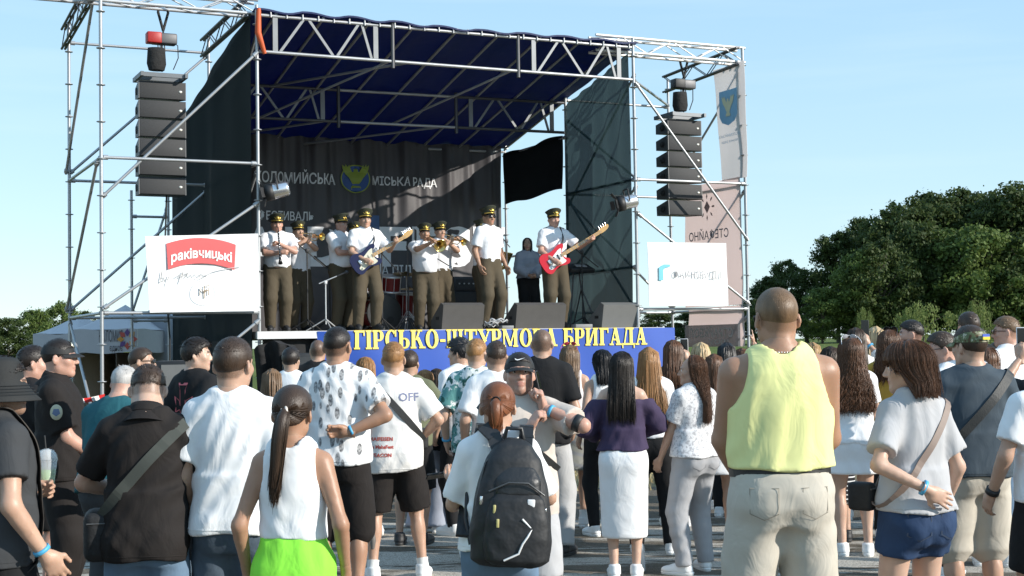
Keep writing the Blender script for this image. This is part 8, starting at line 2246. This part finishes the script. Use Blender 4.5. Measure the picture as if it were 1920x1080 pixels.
person('fair haired child far back between the yellow shoulder and curly hair', 1545, 16, 655, face=0, fem=True, lod=2, hair='blond', style='fall', hairkw=dict(zend=-0.2), top=TEE(beige), bottom=dict(mat=black))

# ------------------------------------------------------------------ right group
J = person('woman with very long curly brown hair in a short white dress', 1594, 11.2, 632, face=-4, fem=True, lod=0, skin='fair', hair='chestnut', style='fall', hairkw=dict(zend=-0.46, curl=0.014, nst=800, sw=0.0022, wide=1.45, puff=0.012, phimax=118), top=TEE(white, hem=0.9), bottom=dict(kind='skirt', mat=white, length=0.66, flare=0.03), fr=(0.10, 0.0, -10), fl=(-0.10, 0.02, 10), hl=(-0.12, 0.28, 1.1), hr=(0.12, 0.28, 1.1))
glasses(J, mat('lens_pale2', (0.5, 0.5, 0.52), 0.1), mat('case_white', (0.72, 0.70, 0.70), 0.4), up=True)
J = person('dark haired woman holding a black phone high beside the curly haired one', 1604, 13.4, 613, face=-10, fem=True, lod=1, hair='brown', style='fall', hairkw=dict(zend=-0.3), top=TEE(offw, sleeve=1.6), bottom=dict(mat=black), hr=('w', 1628, 645, 13.7), hdir_r=(-0.15, 0.1, 1), pr=(1, 0, -1), shr='hold', palm_r=(-0.8, 0.5, 0))
wristband(J, 1, band_blue)
phone('black phone held high above the curly haired woman', at(1622, 615, 13.75), Matrix.Rotation(rad(-14), 3, 'Z'))
person('blond woman far back behind the raised black phone', 1641, 14.6, 611, face=0, fem=True, lod=2, hair='pale', style='fall', hairkw=dict(zend=-0.3, nst=200), top=TEE(black), bottom=dict(mat=black))
J = person('woman with sunglasses on her brown hair beside the bearded man', 1667, 12.0, 617, face=-30, fem=True, lod=1, hair='chestnut', style='fall', hairkw=dict(zend=-0.3, curl=0.01), top=TEE(cl('mustard', (0.45, 0.28, 0.05))), bottom=dict(mat=black))
glasses(J, dark_lens, black_p, up=True)
J = person('bearded dark haired man in a white T-shirt looking left', 1708, 13.0, 598, face=30, lod=1, skin='rosy', hair='dark', style='short', hairkw=dict(th_side=0.003, th_top=0.012, fade=True), buzz=0.7, stub=0.85, turn=45, eyes=True, top=TEE(offw), bottom=dict(mat=black))
J = person('man with dark sunglasses facing left in a white shirt beside the chestnut bob', 1768, 10.2, 620, face=62, lod=1, skin='rosy', hair='brown', style='short', hairkw=dict(th_side=0.003, th_top=0.022), turn=20, top=TEE(white, collar=True), bottom=dict(mat=black), nod=6)
glasses(J, dark_lens, black_p)
J = person('man in a camouflage cap, slate T-shirt and pale shorts with a shoulder strap', 1818, 8.1, 601, crown=0.012, face=6, lod=0, skin='light', hair='brown', style='short', hairkw=dict(th_top=0.003, n=500), buzz=0.3, turn=22, bw=1.06, top=TEE(slate, sleeve=0.82, sl=0.012, hem=0.90, fit=1.15, amp=0.009), bottom=dict(mat=khaki, length=1.02, loose=0.035, name='shorts'), hr=(0.16, 0.24, 1.05), pr=(1, -0.6, -0.1), hl=(-0.2, 0.2, 1.0), socks=0.04)
co_ = ball_cap(J, camo)
q = MB(); q.box((0, -0.128, 0.066), (0.026, 0.003, 0.008)); worn('blue_patch', q, mat('patch_ua_blue', (0.05, 0.10, 0.45), 0.7), J, co_); q = MB(); q.box((0, -0.1295, 0.050), (0.026, 0.003, 0.008)); worn('yellow_patch', q, mat('patch_ua_yellow', (0.75, 0.55, 0.04), 0.7), J, co_)
b1 = bag('crossbody_bag', 'black bag in front of the man in the camouflage cap', J, (-0.20, 0.16, 1.02), (0.05, 0.07, 0.08), bagm)
sling(J, (-0.02, 0, 1.22), (-0.72, 0.1, 0.68), strap_bk, b1, 0.05)
person('man with short brown hair behind the camouflage cap, head only', 1815, 12.6, 583, face=10, lod=2, hair='brown', skin='rosy', top=TEE(black), bottom=dict(mat=black))
J = person('child in a white cap with a blue and yellow flag on the shoulders', 1852, 10.6, 646, crown=0.012, face=-20, lod=1, hair='chestnut', style='fall', hairkw=dict(zend=-0.14, nst=80), fem=True, top=TEE(cl('flag_blue_cloth', (0.05, 0.13, 0.48))), bottom=dict(mat=denim))
ball_cap(J, mat('cap_white', (0.72, 0.72, 0.74), 0.7), yaw=150)
q = MB(); s_ = J['s']; q.grid(lambda u, v: Vector(((u - .5) * 0.44, -0.165 - 0.03 * math.cos(u * 9) - 0.05 * (1 - v), 1.02 + v * 0.22)) * s_, 16, 8); q.grid(lambda u, v: Vector(((.5 - u) * 0.44, -0.158 - 0.03 * math.cos((1 - u) * 9) - 0.05 * (1 - v), 1.02 + v * 0.22)) * s_, 16, 8); q.build('yellow_flag_half', mat('flag_yellow', (0.78, 0.60, 0.05), 0.7), J['root'], fix=False)
J = person('tall man with sunglasses in a white shirt at the right edge looking left', 1886, 12.4, 592, face=36, lod=1, skin='rosy', hair='dirty', style='short', hairkw=dict(th_side=0.003, th_top=0.020, fade=True), buzz=0.5, turn=34, top=TEE(white, fit=1.15), bottom=dict(mat=black))
glasses(J, dark_lens, black_p)
J = person('person at the right edge holding up a tablet in a white case', 1958, 9.6, 640, face=10, lod=1, hair='brown', top=TEE(black), bottom=dict(mat=black), hl=('w', 1913, 672, 9.9), hdir_l=(0, 0.2, 1), pl=(-1, 0, -1), shl='hold', palm_l=(0.6, 0.6, 0))
r = phone('tablet in a white case held up at the right edge', at(1921, 640, 9.95), Matrix.Rotation(rad(-5), 3, 'Z'), mat('case_white', (0.72, 0.70, 0.70), 0.4)); r.scale = (1.5, 1.5, 1.3)
person('man in dark shorts further back behind the camouflage cap', 1868, 15.0, 640, face=0, lod=2, hair='brown', top=TEE(navy), bottom=dict(mat=black, length=0.95))
person('woman in dark clothes far back at the right, beside the raised phone', 1655, 16.0, 640, face=0, fem=True, lod=2, hair='brown', style='fall', top=TEE(black), bottom=dict(mat=black))
# clear plastic bottle on the ground by the white skirt
bo = empty('plastic_bottle', (at(1202, 1050, 10.6).x, 10.6, 0.006)); tag(bo, 'clear plastic bottle standing on the ground by the white skirt', 'bottle')
q = MB(); q.lathe([(0.03, 0), (0.032, 0.01), (0.032, 0.14), (0.026, 0.18), (0.012, 0.21), (0.012, 0.225), (0.011, 0.225), (0.011, 0.21), (0.025, 0.18), (0.031, 0.14), (0.031, 0.012)], 18); q.build('bottle_wall', clear, bo)
q = MB(); q.lathe([(0.014, 0.222), (0.014, 0.24), (0, 0.241)], 12); q.build('bottle_cap', mat('cap_teal', (0.1, 0.35, 0.4), 0.5), bo)
bpy.context.view_layer.update()
